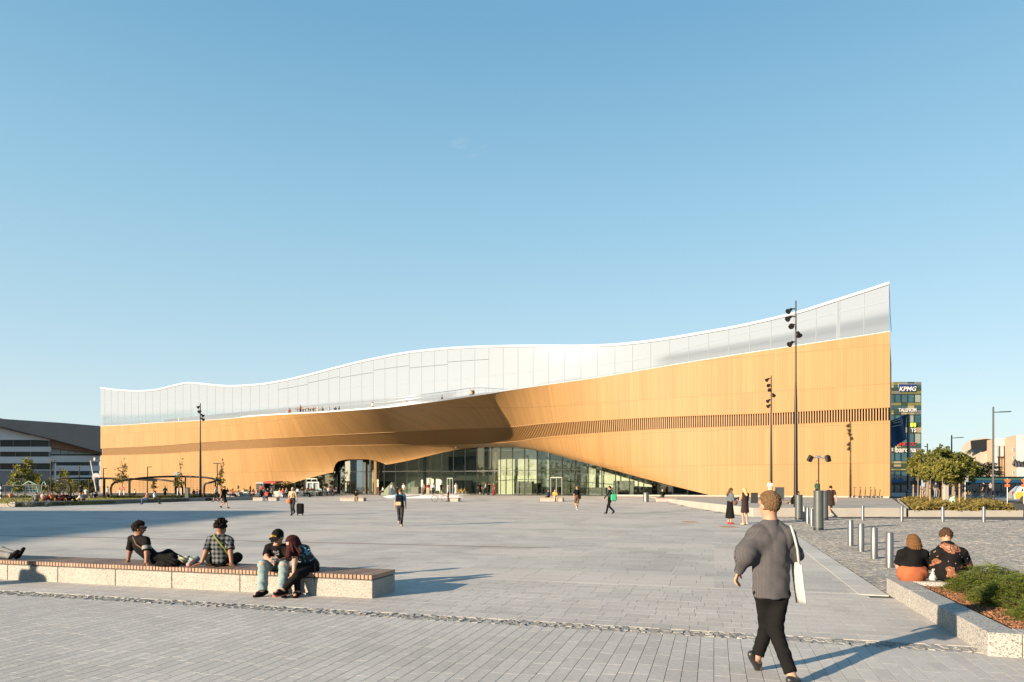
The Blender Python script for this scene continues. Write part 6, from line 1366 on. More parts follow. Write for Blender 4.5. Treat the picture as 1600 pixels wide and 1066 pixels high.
def head_prims(c, hd, s=1.0, tag=0):
    r, f, u = head_frame(hd); M = rot_of(r, f, u); c = np.array(c, float)
    return [ell(c + u * 0.015 * s - f * 0.008 * s, np.array([0.074, 0.094, 0.102]) * s, M, tag, 0.02), ell(c - u * 0.055 * s + f * 0.028 * s, np.array([0.054, 0.058, 0.056]) * s, M, tag, 0.03),
            cone(c + f * 0.082 * s + u * 0.005 * s, c + f * 0.104 * s - u * 0.03 * s, 0.009 * s, 0.014 * s, tag, 0.012), ell(c + r * 0.076 * s - u * 0.012 * s, np.array([0.012, 0.022, 0.032]) * s, M, tag, 0.008), ell(c - r * 0.076 * s - u * 0.012 * s, np.array([0.012, 0.022, 0.032]) * s, M, tag, 0.008),
            cone(c + f * 0.078 * s + u * 0.028 * s - r * 0.035 * s, c + f * 0.078 * s + u * 0.028 * s + r * 0.035 * s, 0.012 * s, 0.012 * s, tag, 0.015)]
def hair_prims(c, hd, style='short', s=1.0, tag=1):
    r, f, u = head_frame(hd); M = rot_of(r, f, u); c = np.array(c, float); cut = lambda lx, ly, lz: np.minimum(ly - 0.045 * s, 0.035 * s - lz)
    out = [ell(c + u * 0.024 * s - f * 0.014 * s, np.array([0.082, 0.101, 0.102]) * s, M, tag, 0.015, cut)]
    if style == 'short': out[0]['cut'] = lambda lx, ly, lz: np.maximum(np.minimum(ly - 0.03 * s, 0.03 * s - lz), -0.062 * s - lz - ly * 0.25)
    if style == 'quiff': out[0]['cut'] = lambda lx, ly, lz: np.maximum(np.minimum(ly - 0.03 * s, 0.03 * s - lz), -0.062 * s - lz - ly * 0.25); out.append(ell(c + u * 0.085 * s + f * 0.035 * s, np.array([0.075, 0.075, 0.045]) * s, M, tag, 0.03))
    if style == 'long': out += [cone(c - f * 0.06 * s, c - f * 0.085 * s - u * 0.27 * s, 0.075 * s, 0.06 * s, tag, 0.03, sq=(r, 0.6))]
    if style == 'bob': out += [cone(c - f * 0.03 * s - u * 0.0 * s, c - f * 0.05 * s - u * 0.10 * s, 0.09 * s, 0.10 * s, tag, 0.03, (0, 1), (r, 0.8))]
    return out
def tufts(c, hd, n, s=1.0, L_=0.05, r0=0.013, curl=0.0, low=-0.055, seed=1, jit=0.5, lift=0.18):
    """short locks lying over the scalp, so the hair has an uneven outline"""
    rg = random.Random(seed); r, f, u = head_frame(hd); c = np.array(c, float); out = []
    while len(out) < n:
        th, z = rg.uniform(0, 6.283), rg.uniform(low / 0.106 / s, 1.0); q = math.sqrt(max(0, 1 - z * z)); lx, ly = math.cos(th) * q, math.sin(th) * q
        if ly > 0.35 and z < 0.55: continue
        p = c + u * 0.026 * s - f * 0.014 * s + (r * lx * 0.082 + f * ly * 0.100 + u * z * 0.102) * s; nn_ = unit(r * lx + f * ly + u * z); back = unit(-f * 0.5 - u * 0.55 + r * lx * 0.4 + np.array([rg.uniform(-jit, jit), rg.uniform(-jit, jit), rg.uniform(-jit, jit)])) if z < 0.75 else unit(f * 0.9 + r * rg.uniform(-.7, .7) + nn_ * 0.5)
        back = unit(back - nn_ * back.dot(nn_) + nn_ * (lift + curl)); l = L_ * rg.uniform(0.6, 1.2) * s; out.append(cone(p, p + back * l, r0 * s * rg.uniform(.8, 1.2), r0 * 0.45 * s, 1, 0.004))
    return out
def hand_prims(w, d, side, curl=0.3, tag=0, s=1.0):
    """palm, four unequal jointed fingers and a thumb from the palm's side; side points to the thumb"""
    d = unit(d); side = np.array(side, float); side = unit(side - d * side.dot(d)); nrm = np.cross(d, side); w = np.array(w, float); out = [cone(w - d * 0.01, w + d * 0.075 * s, 0.026 * s, 0.038 * s, tag, 0.012, sq=(side, 0.42))]
    for i, L_ in enumerate((0.068, 0.076, 0.071, 0.056)):
        b = w + d * 0.078 * s + side * (0.030 - 0.02 * i) * s; d1 = unit(d + nrm * curl * 0.7 + side * (0.10 - 0.07 * i)); m_ = b + d1 * L_ * 0.5 * s; d2 = unit(d1 + nrm * curl * 1.3); out += [cone(b - d1 * 0.012, m_, 0.0095 * s, 0.0085 * s, tag, 0.005), cone(m_, m_ + d2 * L_ * 0.5 * s, 0.0085 * s, 0.007 * s, tag, 0.004)]
    b = w + d * 0.022 * s + side * 0.026 * s; d1 = unit(d * 0.75 + side * 0.8 + nrm * curl * 0.5); m_ = b + d1 * 0.036 * s; d2 = unit(d1 + d * 0.5 + nrm * curl * 0.5); out += [cone(b, m_, 0.013 * s, 0.0105 * s, tag, 0.008), cone(m_, m_ + d2 * 0.03 * s, 0.010 * s, 0.0085 * s, tag, 0.004)]
    return out

# skeletons (facing +Y, metres); right is +X
def pose(kind):
    J = dict(pel=V3(0, 0, .95), chest=V3(0, 0, 1.30), neck=V3(0, -.01, 1.45), head=V3(0, .02, 1.60), hd=V3(0, 1, -.05), ls=V3(-.18, 0, 1.41), rs=V3(.18, 0, 1.41), le=V3(-.235, -.03, 1.14), re=V3(.235, -.03, 1.14), lw=V3(-.245, .05, .90), rw=V3(.245, .05, .90),
             lh=V3(-.09, 0, .90), rh=V3(.09, 0, .90), lk=V3(-.10, .03, .49), rk=V3(.10, .03, .49), la=V3(-.10, -.02, .08), ra=V3(.10, -.02, .08), lt=V3(-.115, .14, .03), rt=V3(.115, .14, .03))
    if kind == 'walk': J.update(rk=V3(.09, .2, .50), ra=V3(.09, .30, .10), rt=V3(.10, .45, .05), lk=V3(-.09, .0, .48), la=V3(-.08, -.32, .19), lt=V3(-.09, -.21, .05), le=V3(-.23, .10, 1.16), lw=V3(-.20, .27, .98), re=V3(.23, -.14, 1.16), rw=V3(.23, -.20, .92))
    if kind == 'walk2': J.update(rk=V3(.07, .05, .49), ra=V3(.05, .02, .08), rt=V3(.06, .18, .03), lk=V3(-.08, .16, .52), la=V3(-.06, -.10, .24), lt=V3(-.06, .02, .12), le=V3(-.23, -.02, 1.15), re=V3(.23, .03, 1.15))
    if kind == 'phone': J.update(le=V3(-.21, .06, 1.14), lw=V3(-.08, .28, 1.18), re=V3(.21, .06, 1.14), rw=V3(.06, .29, 1.20), hd=V3(0, .9, -.45), head=V3(0, .05, 1.59))
    if kind == 'sit': J.update(pel=V3(0, 0, .53), chest=V3(0, -.02, .88), neck=V3(0, 0, 1.02), head=V3(0, .05, 1.17), hd=V3(0, .95, -.3), ls=V3(-.18, 0, .98), rs=V3(.18, 0, .98), le=V3(-.23, .08, .72), re=V3(.23, .08, .72), lw=V3(-.12, .30, .62), rw=V3(.12, .30, .62), lh=V3(-.09, .02, .50), rh=V3(.09, .02, .50), lk=V3(-.12, .43, .50), rk=V3(.12, .43, .50), la=V3(-.12, .42, .09), ra=V3(.12, .42, .09), lt=V3(-.13, .58, .04), rt=V3(.13, .58, .04))
    if kind == 'ground': J.update(pel=V3(0, 0, .12), chest=V3(0, -.10, .44), neck=V3(0, -.08, .58), head=V3(0, -.02, .72), hd=V3(0, .95, -.25), ls=V3(-.18, -.1, .54), rs=V3(.18, -.1, .54), le=V3(-.24, .06, .36), re=V3(.24, .06, .36), lw=V3(-.14, .28, .36), rw=V3(.14, .28, .36), lh=V3(-.09, .02, .11), rh=V3(.09, .02, .11), lk=V3(-.15, .36, .38), rk=V3(.15, .36, .38), la=V3(-.12, .58, .07), ra=V3(.12, .58, .07), lt=V3(-.13, .72, .04), rt=V3(.13, .72, .04))
    if kind == 'recline': J.update(pel=V3(0, 0, .12), chest=V3(0, -.22, .38), neck=V3(0, -.26, .52), head=V3(0, -.24, .66), hd=V3(0, .95, -.1), ls=V3(-.18, -.26, .48), rs=V3(.18, -.26, .48), le=V3(-.25, -.38, .27), re=V3(.25, -.38, .27), lw=V3(-.25, -.46, .05), rw=V3(.25, -.46, .05), lh=V3(-.09, .02, .11), rh=V3(.09, .02, .11), lk=V3(-.12, .44, .22), rk=V3(.12, .44, .14), la=V3(-.1, .84, .07), ra=V3(.1, .86, .07), lt=V3(-.11, .93, .16), rt=V3(.11, .95, .16))
    return J
def dressed(J, sleeve='short', leg='long', hair='short', skirt=None, bulk=1.0, hands=True, k=0.03):
    """whole dressed figure; tags: 0 skin, 1 hair, 2 top, 3 bottom, 4 shoes"""
    b = bulk; sd = J['rs'] - J['ls']; p = []
    p += [cone(J['neck'], J['head'] - unit(J['hd']) * 0.02, 0.052, 0.05, 0, 0.02)] + head_prims(J['head'], J['hd']) + hair_prims(J['head'], J['hd'], hair)
    p += [cone(J['pel'] * .75 + J['chest'] * .25, J['chest'], 0.155 * b, 0.175 * b, 2, k, sq=(sd, 0.68)), cone(J['ls'] * .85 + J['rs'] * .15, J['rs'] * .85 + J['ls'] * .15, 0.075 * b, 0.075 * b, 2, 0.06)]
    p += [cone(J['pel'], J['pel'] * .72 + J['chest'] * .28, 0.16 * b, 0.155 * b, 3 if not skirt else 3, k, sq=(sd, 0.72))]
    for s, e, w in (('ls', 'le', 'lw'), ('rs', 're', 'rw')):
        A_, E_, W_ = J[s], J[e], J[w]
        if sleeve == 'none': p += [cone(A_, E_, 0.048, 0.04, 0, 0.03)]
        else: p += [cone(A_, E_ if sleeve == 'long' else A_ + (E_ - A_) * 0.72, 0.066 * b, 0.058 * b, 2, 0.03), cone(A_, E_, 0.046, 0.04, 0, 0.01)]
        p += [cone(E_, W_, 0.054 if sleeve == 'long' else 0.04, 0.042 if sleeve == 'long' else 0.028, 2 if sleeve == 'long' else 0, 0.02)]
        d = unit(W_ - E_); p += [cone(W_, W_ + d * 0.09, 0.03, 0.036, 0, 0.01, sq=(unit(np.cross(d, sd)), 0.6)), cone(W_ + d * 0.08, W_ + d * 0.16, 0.03, 0.018, 0, 0.01, sq=(unit(np.cross(d, sd)), 0.5))]
    for h, q, a, t in (('lh', 'lk', 'la', 'lt'), ('rh', 'rk', 'ra', 'rt')):
        H_, K_, A_, T_ = J[h], J[q], J[a], J[t]; heel = A_ - unit((T_ - A_) * V3(1, 1, 0)) * 0.04 - V3(0, 0, .035)
        p += [cone(A_ - V3(0, 0, .02), T_, 0.042, 0.036, 4, 0.02, sq=(np.cross(T_ - A_, [0, 0, 1]), 0.9)), cone(heel, T_ * .5 + heel * .5 - V3(0, 0, .01), 0.036, 0.036, 4, 0.02)]
        if skirt: p += [cone(H_, K_, 0.075, 0.055, 0, 0.02), cone(K_, A_, 0.052, 0.036, 0, 0.02)]
        elif leg == 'short': p += [cone(H_, H_ + (K_ - H_) * 0.9, 0.098 * b, 0.088 * b, 3, k), cone(H_, K_, 0.07, 0.055, 0, 0.01), cone(K_, A_, 0.054, 0.036, 0, 0.02)]
        else: p += [cone(H_, K_, 0.096 * b, 0.072 * b, 3, k), cone(K_, A_ + (K_ - A_) * 0.06, 0.07 * b, 0.056 * b, 3, 0.02)]
    if skirt: z, r0, r1 = skirt; p += [cone(J['pel'] + V3(0, 0, .06), V3(J['pel'][0] * .5, J['pel'][1] * .5, z), r0, r1, 3, 0.02, (0, 1), (sd, 0.75))]
    return p
m_skin = mat('fair_skin', (0.30, 0.165, 0.11), 0.55, var=0.05, scale=12, spec=0.3); m_skin2 = mat('tanned_skin', (0.19, 0.092, 0.055), 0.55, var=0.05, scale=12, spec=0.3)
def cl(name, c, **k): return mat(name, c, 0.9, var=k.pop('var', 0.12), scale=k.pop('scale', 9), spec=0.08, **k)
C = dict(black=cl('black_cloth', (0.0065, 0.0063, 0.0065)), dgrey=cl('dark_grey_cloth', (0.028, 0.028, 0.03)), grey=cl('grey_cloth', (0.15, 0.15, 0.15)), white=cl('white_cloth', (0.30, 0.30, 0.295)), blue=cl('mid_blue_cloth', (0.05, 0.14, 0.22)), lblue=cl('pale_blue_cloth', (0.22, 0.30, 0.38)), navy=cl('navy_cloth', (0.015, 0.025, 0.05)), red=cl('red_cloth', (0.30, 0.04, 0.035)), orange=cl('orange_cloth', (0.42, 0.12, 0.05)), yellow=cl('yellow_cloth', (0.48, 0.30, 0.07)), beige=cl('beige_cloth', (0.33, 0.25, 0.17)), brown=cl('brown_cloth', (0.10, 0.06, 0.04)), dbrown=cl('dark_brown_cloth', (0.025, 0.017, 0.015)), green=cl('green_cloth', (0.03, 0.24, 0.12)), dgreen=cl('dark_green_cloth', (0.03, 0.08, 0.05)), wine=cl('wine_red_cloth', (0.12, 0.015, 0.02)), pink=cl('pink_cloth', (0.42, 0.20, 0.17)), slate=cl('slate_blue_cloth', (0.07, 0.085, 0.10)), jeans=cl('faded_denim', (0.15, 0.20, 0.20), scale=25), jblue=cl('blue_denim', (0.06, 0.09, 0.16)))
Hm = dict(dark=cl('dark_hair', (0.010, 0.007, 0.0055), scale=60), brown=cl('brown_hair', (0.07, 0.04, 0.02), scale=60), blonde=cl('blonde_hair', (0.38, 0.25, 0.11), scale=60), grey=cl('grey_hair', (0.35, 0.33, 0.30), scale=60), red=cl('dark_red_hair', (0.028, 0.009, 0.009), scale=60), lbrown=cl('light_brown_hair', (0.20, 0.11, 0.05), scale=60))

# ---- small figures: a few shared bodies, clothes by material slot
LIB = {}
def lib_mesh(kind, sleeve='short', leg='long', hair='short', skirt=None, res=0.026):
    key = (kind, sleeve, leg, hair, skirt, res)
    if key not in LIB: LIB[key] = smesh('person', dressed(pose(kind), sleeve, leg, hair, skirt), res, [m_skin, Hm['dark'], C['grey'], C['dgrey'], C['black']])
    return LIB[key]
def small(label, p, kind, top, bottom, hair='dark', face=0.0, h=1.72, sleeve='short', leg='long', hs='short', skirt=None, shoes='black', group=None, skin=None, res=0.026):
    """face: heading in degrees, 0 = away from the camera, 90 = to the left, 180 = towards it"""
    o = link('person', lib_mesh(kind, sleeve, leg, hs, skirt, res)); o.location = p; o.rotation_euler = (0, 0, R(face)); s_ = h / 1.72; o.scale = (s_, s_, s_); tag(o, label, 'person', group)
    for i, m in enumerate((skin or m_skin, Hm[hair], C[top], C[bottom], C[shoes])): o.material_slots[i].link = 'OBJECT'; o.material_slots[i].material = m
    return o
def gp(x, y, dz=0): p = G(x, y); p.z += dz; return p
def dp(x, Y, z=None, dz=0): p = P(x, 780, Y); p.z = (gz(p.x, p.y) if z is None else z) + dz; return p

# plaza middle distance, finer bodies
walker_bp = small('person in a blue shirt and rolled grey trousers walking away with a dark backpack', gp(625.5, 822.5), 'walk2', 'blue', 'dgrey', 'brown', 4, 1.62, shoes='beige', res=0.015)
p = gp(625.5, 822.5); b = thing('backpack', 'dark backpack with a beige pocket on the person in the blue shirt', 'backpack', p); mb = MB(); mb.box((p.x, p.y - 0.22, 1.12), (0.30, 0.16, 0.46)); mb.build('sack', C['black'], b, bevel=0.05); mb = MB(); mb.box((p.x - 0.03, p.y - 0.32, 0.98), (0.24, 0.06, 0.16)); mb.build('pocket', C['beige'], b, bevel=0.02)
for s_ in (-0.11, 0.11): mb = MB(); mb.tube([(p.x + s_, p.y - 0.2, 1.34), (p.x + s_, p.y - 0.02, 1.42), (p.x + s_, p.y + 0.1, 1.28)], 0.02, 6); mb.build('strap', C['black'], b)
p = gp(457.5, 805.5); small('grey haired person in a beige top facing the camera with a suitcase', p, 'walk2', 'beige', 'dgrey', 'grey', 175, 1.66, res=0.016)
b = thing('suitcase', 'black rolling suitcase beside the grey haired person', 'suitcase', (p.x + 0.42, p.y, 0)); mb = MB(); mb.box((p.x + 0.43, p.y + 0.03, 0.40), (0.40, 0.26, 0.62)); mb.build('case', C['black'], b, bevel=0.06); mb = MB(); mb.tube([(p.x + 0.36, p.y, 0.70), (p.x + 0.27, p.y, 0.86), (p.x + 0.29, p.y, 0.90)], 0.016, 6); mb.build('handle', m_steel, b)
for s_ in (-0.15, 0.15): mb = MB(); mb.lathe([(0.05, -0.02), (0.05, 0.02)], (p.x + 0.43 + s_, p.y, 0.05), 10, (0, 1, 0)); mb.build('wheel', m_tyre, b)
b = thing('shoulder_bag', 'orange leather shoulder bag on the grey haired person\'s hip', 'bag', (p.x - 0.2, p.y - 0.12, 0.8)); mb = MB(); mb.ball((p.x - 0.2, p.y - 0.15, 0.84), 0.14, 10, 6, (1, 0.5, 1)); mb.build('body', C['orange'], b); mb = MB(); mb.tube([(p.x - 0.2, p.y - 0.17, 0.95), (p.x - 0.05, p.y - 0.17, 1.2), (p.x + 0.1, p.y - 0.06, 1.42)], 0.014, 5); mb.build('strap', C['orange'], b)
p = gp(953, 803.5); small('man in a grey jacket and dark trousers walking left with a green bag', p, 'walk', 'dgrey', 'black', 'dark', 50, 1.74, sleeve='long', res=0.016)
b = thing('shoulder_bag', 'bright green bag on the back of the man in the grey jacket', 'bag', (p.x + 0.22, p.y - 0.1, 1.0)); mb = MB(); mb.box((p.x + 0.21, p.y - 0.17, 1.03), (0.36, 0.18, 0.42)); mb.build('body', C['green'], b, bevel=0.06); mb = MB(); mb.tube([(p.x + 0.2, p.y - 0.16, 1.2), (p.x + 0.1, p.y - 0.1, 1.42), (p.x - 0.05, p.y + 0.05, 1.44)], 0.02, 6); mb.build('strap', C['green'], b)
p = gp(901.5, 797); small('person in a black top and brown shorts with white shoes standing mid plaza', p, 'walk2', 'black', 'brown', 'lbrown', 20, 1.72, leg='short', shoes='white', res=0.018)
b = thing('shoulder_bag', 'dark bag on the side of the person in brown shorts', 'bag', (p.x + 0.2, p.y, 0.95)); mb = MB(); mb.box((p.x + 0.22, p.y - 0.06, 0.95), (0.12, 0.26, 0.32)); mb.build('body', C['black'], b, bevel=0.03); mb = MB(); mb.tube([(p.x + 0.22, p.y - 0.06, 1.1), (p.x + 0.16, p.y - 0.05, 1.46)], 0.014, 5); mb.build('strap', C['black'], b)
p = gp(1140.5, 819); small('woman in a slate top and long flared black skirt looking at her phone', p, 'phone', 'slate', 'black', 'brown', -75, 1.66, sleeve='long', hs='long', skirt=(0.28, 0.155, 0.26), shoes='red', res=0.015)
b = thing('phone', 'dark phone in the hands of the woman in the long skirt', 'phone', (p.x + 0.4, p.y + 0.1, 1.16)); mb = MB(); mb.box((p.x + 0.41, p.y + 0.08, 1.17), (0.02, 0.09, 0.16)); mb.build('case', m_tyre, b)
b = thing('handbag', 'brown handbag at the waist of the woman in the long skirt', 'bag', (p.x + 0.22, p.y - 0.14, 0.98)); mb = MB(); mb.ball((p.x + 0.19, p.y - 0.17, 0.98), 0.12, 10, 6, (0.9, 0.5, 1)); mb.build('body', C['brown'], b); mb = MB(); mb.tube([(p.x + 0.18, p.y - 0.18, 1.08), (p.x, p.y - 0.17, 1.36)], 0.012, 5); mb.build('strap', C['brown'], b)
p = gp(1164, 820); small('blonde woman in a sleeveless dark brown dress standing with bare legs', p, 'phone', 'dbrown', 'dbrown', 'blonde', 15, 1.66, sleeve='none', hs='long', skirt=(0.56, 0.155, 0.21), shoes='beige', res=0.015)
p = gp(1298, 807.5); small('person in loose dark clothes walking away with one arm out', p, 'walk', 'dbrown', 'dbrown', 'dark', -8, 1.76, skirt=(0.62, 0.17, 0.22), shoes='white', res=0.018)
p = dp(1277, 50.5, 0.5); small('person mostly hidden behind the nearest dark pillar', p, 'stand', 'dgreen', 'black', 'brown', 200, 1.66, hs='long')
p = dp(1240, 46.5, 0.5); small('person seated on the terrace behind the left dark pillar', (p.x + 0.35, p.y, 0.1), 'sit', 'black', 'black', 'dark', 60, 1.72)
b = thing('shoulder_bag', 'black bag hanging beside the left dark pillar', 'bag', (p.x, p.y, 0.8)); mb = MB(); mb.slab([(p.x - 0.3, p.y - 0.3, 0.62), (p.x + 0.06, p.y - 0.3, 0.72), (p.x + 0.02, p.y - 0.3, 1.2), (p.x - 0.06, p.y - 0.3, 1.15), (p.x - 0.28, p.y - 0.3, 0.85)], (0, 0.12, 0)); mb.build('body', C['black'], b, bevel=0.02)
p = dp(1203.5, 64, 0.5); small('person in white beside the shorter spotlight mast', p, 'stand', 'white', 'beige', 'dark', 150, 1.78)

# people by the entrance and on the small benches
def on_bench(i, x, *a, **k):
    c = SB[i]; return Vector((P(x, 780, c.y).x, c.y - 0.15, c.z - 0.06))
small('person in black reading on the bench before the curved glass', on_bench(0, 557), 'sit', 'black', 'beige', 'dark', 180); small('person in red seated on the bench left of the suitcase', on_bench(1, 417), 'sit', 'red', 'jblue', 'dark', 160); small('person in dark blue seated on the bench with the person in yellow', on_bench(3, 857) + Vector((0, 0.2, 0)), 'sit', 'navy', 'black', 'brown', 20); small('person in yellow seated on a pale bench', on_bench(3, 867), 'sit', 'yellow', 'beige', 'blonde', 190); small('person in dark clothes seated behind the right bench', on_bench(4, 1036) + Vector((0, 0.3, 0)), 'sit', 'black', 'dgrey', 'blonde', 10)
small('person in a white shirt and jeans before the pale green tent', dp(612, 96), 'stand', 'white', 'jblue', 'brown', 20); small('person in black bending by the white foam', dp(620.5, 97), 'sit', 'black', 'black', 'dark', -60); small('person in white beside the person bending by the foam', dp(630.5, 97.5), 'stand', 'white', 'beige', 'blonde', 160); small('person in white sitting left of the pale green tent', dp(598.5, 99), 'sit', 'white', 'dgrey', 'dark', 120)
small('person in grey at the left of three by the foam', dp(661.5, 99), 'stand', 'grey', 'brown', 'lbrown', 160); small('person in dark red in the middle of three by the foam', dp(669, 98), 'stand', 'wine', 'beige', 'dark', 180); small('person in pale blue at the right of three by the foam', dp(676.5, 98), 'walk', 'lblue', 'dgrey', 'blonde', 180); small('person in black in the doorway behind the foam', dp(689.5, 102), 'stand', 'black', 'black', 'dark', 180)
wm = dp(700.5, 82); wm = G(700.5, 784); small('man in a white shirt and brown trousers holding a bicycle', wm, 'stand', 'white', 'brown', 'grey', 80, 1.76, sleeve='long', res=0.02)
bicycle('rusty brown bicycle held by the man in the white shirt', (wm.x - 0.95, wm.y + 0.15, wm.z), 0.15, 'r'); bicycle('yellow bicycle leaning behind the man in the white shirt', dp(722, 99), 0.2, 'y'); bicycle('yellow bicycle second behind the man in the white shirt', dp(717, 100), 0.1, 'y')
small('person in a long white dress before the glass', dp(712.5, 97), 'stand', 'white', 'white', 'blonde', 190, skirt=(0.25, 0.15, 0.22)); small('woman in black with a dark cloak at the left of four', dp(750, 96), 'walk', 'black', 'black', 'dark', 30, hs='long', skirt=(0.45, 0.16, 0.3)); small('person in a white top second of four before the glass', dp(759, 96), 'walk', 'white', 'black', 'dark', 90); small('person in black third of four before the glass', dp(764.5, 96.5), 'walk2', 'black', 'dgrey', 'dark', 60); small('woman in a long wine red dress at the right of four', dp(771.5, 94), 'stand', 'wine', 'wine', 'dark', 120, hs='long', skirt=(0.1, 0.16, 0.28))
# crossing the plaza on the left
small('person in black shorts striding across before the left mast', gp(350.5, 794.5), 'walk', 'black', 'black', 'dark', -90, 1.74, leg='short', res=0.018); small('person in a pale top striding behind the one in black shorts', gp(337.5, 785), 'walk', 'white', 'black', 'brown', 100, leg='short'); small('person in brown beside the one in black shorts', gp(346, 785.5), 'walk2', 'brown', 'black', 'lbrown', -80, leg='short')
small('person in pale blue top and black shorts at the court post', dp(168, 79), 'walk2', 'lblue', 'black', 'dark', -60, leg='short', shoes='white'); small('person in a dark green top walking behind the court hedge', dp(258, 86), 'walk', 'dgreen', 'black', 'dark', 60, leg='short', shoes='white')
small('person in pale blue seated on the kerb wall', (P(241.5, 780, 66).x, 66, 0.0), 'sit', 'lblue', 'dgrey', 'dark', -70); small('person in faded red seated on the kerb wall', (P(230, 780, 65).x, 65, 0.0), 'sit', 'pink', 'jblue', 'lbrown', 110); small('person seated beyond the court by the timber wall', dp(211, 100), 'sit', 'beige', 'black', 'dark', 150)
for x, Y, kind, t_, b_, hr, f_, lab in ((57, 60, 'ground', 'grey', 'navy', 'dark', 40, 'person in grey sitting on the lawn above a bicycle'), (68, 62, 'ground', 'pink', 'wine', 'lbrown', -30, 'person with a bare pinkish back on the lawn'), (81, 63, 'ground', 'orange', 'dgrey', 'brown', 60, 'person in orange sitting on the lawn'), (90.5, 61, 'ground', 'black', 'red', 'dark', -60, 'person in black with red trousers on the lawn'), (97.5, 61.5, 'ground', 'wine', 'black', 'brown', 80, 'person in wine red on the lawn'), (107, 62, 'ground', 'black', 'black', 'dark', -80, 'person all in black on the lawn'), (121, 63, 'recline', 'white', 'yellow', 'lbrown', 100, 'person in white leaning back on the lawn'), (130, 63.5, 'ground', 'grey', 'dgrey', 'brown', 50, 'person in grey at the right end of the lawn group'), (126, 80, 'stand', 'dgrey', 'dgrey', 'dark', 30, 'dark figure standing behind the lawn group'), (134.5, 80, 'sit', 'white', 'beige', 'brown', 0, 'person in white seated behind the lawn group'), (147, 82, 'recline', 'navy', 'navy', 'dark', 60, 'person in navy lying by the timber corner'), (16.5, 82, 'ground', 'pink', 'brown', 'lbrown', 20, 'pinkish figure behind the dark rail at the far left')):
    q = dp(x, Y); q.z = LZ if kind in ('ground', 'recline') and Y < 70 else q.z + (0.25 if Y > 75 else 0); small(lab, q, kind, t_, b_, hr, f_)
bicycle('bicycle with a pale wheel leaning on the bright end of the lawn wall', (LE0.x + 0.5, LE0.y - 0.2, 0), 0.15, 'a', None, 0.25); bicycle('dark bicycle right of the pale wheeled one by the lawn wall', (LE0.x + 1.6, LE0.y + 0.6, 0), 0.9, 'a', None, 0.3); q = G(97, 790); bicycle('dark bicycle lying flat before the lawn group', q, 0.4, 'a', None, 0, True); q = G(111, 789); bicycle('second dark bicycle lying flat before the lawn group', q, -0.3, 'a', None, 0, True)
q = G(326, 783); b = thing('rucksack', 'small dark bag on the ground by the left spotlight mast', 'bag', q); mb = MB(); mb.ball(q + Vector((0, 0, 0.2)), 0.28, 10, 6, (1.4, 0.8, 0.7)); mb.build('sack', C['black'], b)
# cafe guests
guests = [('white', 'white'), ('dgrey', 'dark'), ('beige', 'pale brown'), ('black', 'black'), ('lblue', 'pale blue'), ('red', 'red'), ('pink', 'pink'), ('grey', 'grey')]
for i, x in enumerate((276, 303, 308, 355, 363, 381, 391, 396, 402, 408, 413.5, 419, 425, 437, 442, 448, 465, 472, 479, 486, 492, 500, 507, 513, 520, 526)):
    c_, w_ = guests[(i * 3 + i // 4) % 8]; kind = 'stand' if i in (6, 9) else 'sit'
    where = 'behind the ball court fence' if x < 320 else 'left of the kiosk' if x < 396 else 'before the kiosk' if x < 431 else 'between the two kiosks' if x < 480 else 'right of the white framed kiosk'
    small('tiny %s %s guest in %s %s' % ('standing' if kind == 'stand' else 'seated', ('dark haired', 'brown haired', 'blonde', 'fair brown haired')[i % 4], w_, where), dp(x, 92 + (i * 37 % 7) + (6 if x > 480 else 0)), kind, c_, ('black', 'dgrey', 'jblue')[i % 3], ('dark', 'brown', 'blonde', 'lbrown')[i % 4], (i * 77) % 360, group='cafe guests under the timber sweep')
# balcony guests
for i, (x, off_) in enumerate(((434, 0.9), (449, 0.8), (452, 0.8), (461, 1.0), (466, 0.9), (472, 1.2), (478, 1.1), (487, 0.9), (495, 1.4), (500, 1.0), (545, 1.5), (592, 1.2), (650, 1.2), (709, 0.9), (714, 1.0))):
    p = clad_pt(x, float(y_top(x))) - Vector((NF.x, NF.y, 0)) * max(off_, 0.55 * o_top(x)) ; small('tiny balcony figure in %s' % ('red brown at the far left', 'orange among the balcony tables', 'dark grey among the balcony tables', 'brown among the balcony tables', 'black among the balcony tables', 'beige among the balcony tables', 'grey among the balcony tables', 'pale blue among the balcony tables', 'navy right of the balcony tables', 'slate right of the balcony tables', 'white at the middle of the rail', 'beige at the middle of the rail', 'black toward the right of the rail', 'beige at the right end', 'brown at the right end')[i], p + Vector((0, 0, 0.1)), 'stand' if i > 9 or i in (1,) else 'sit', ('red', 'orange', 'dgrey', 'brown', 'black', 'beige', 'grey', 'lblue', 'navy', 'slate', 'white', 'beige', 'black', 'beige', 'brown')[i], 'dgrey', ('dark', 'brown', 'blonde')[i % 3], (i * 67) % 360, group='guests on the balcony')
m_btab = mat('orange_tabletop', (0.40, 0.20, 0.08), 0.6)
for i, (x, w) in enumerate(((457, 0), (469, 0), (482, 0))):
    p = clad_pt(x, float(y_top(x))) - Vector((NF.x, NF.y, 0)) * 1.1; t = thing('balcony_table', ('leftmost orange brown table on the balcony', 'middle orange brown table on the balcony', 'rightmost orange brown table on the balcony')[i], 'table', p, 'tables on the balcony'); mb = MB(); mb.box(p + Vector((0, 0, 0.9)), (1.1, 0.6, 0.06), -0.5); mb.build('table_top', m_btab, t); mb = MB(); mb.bar(p, p + Vector((0, 0, 0.9)), 0.08); mb.build('leg', m_mull, t)
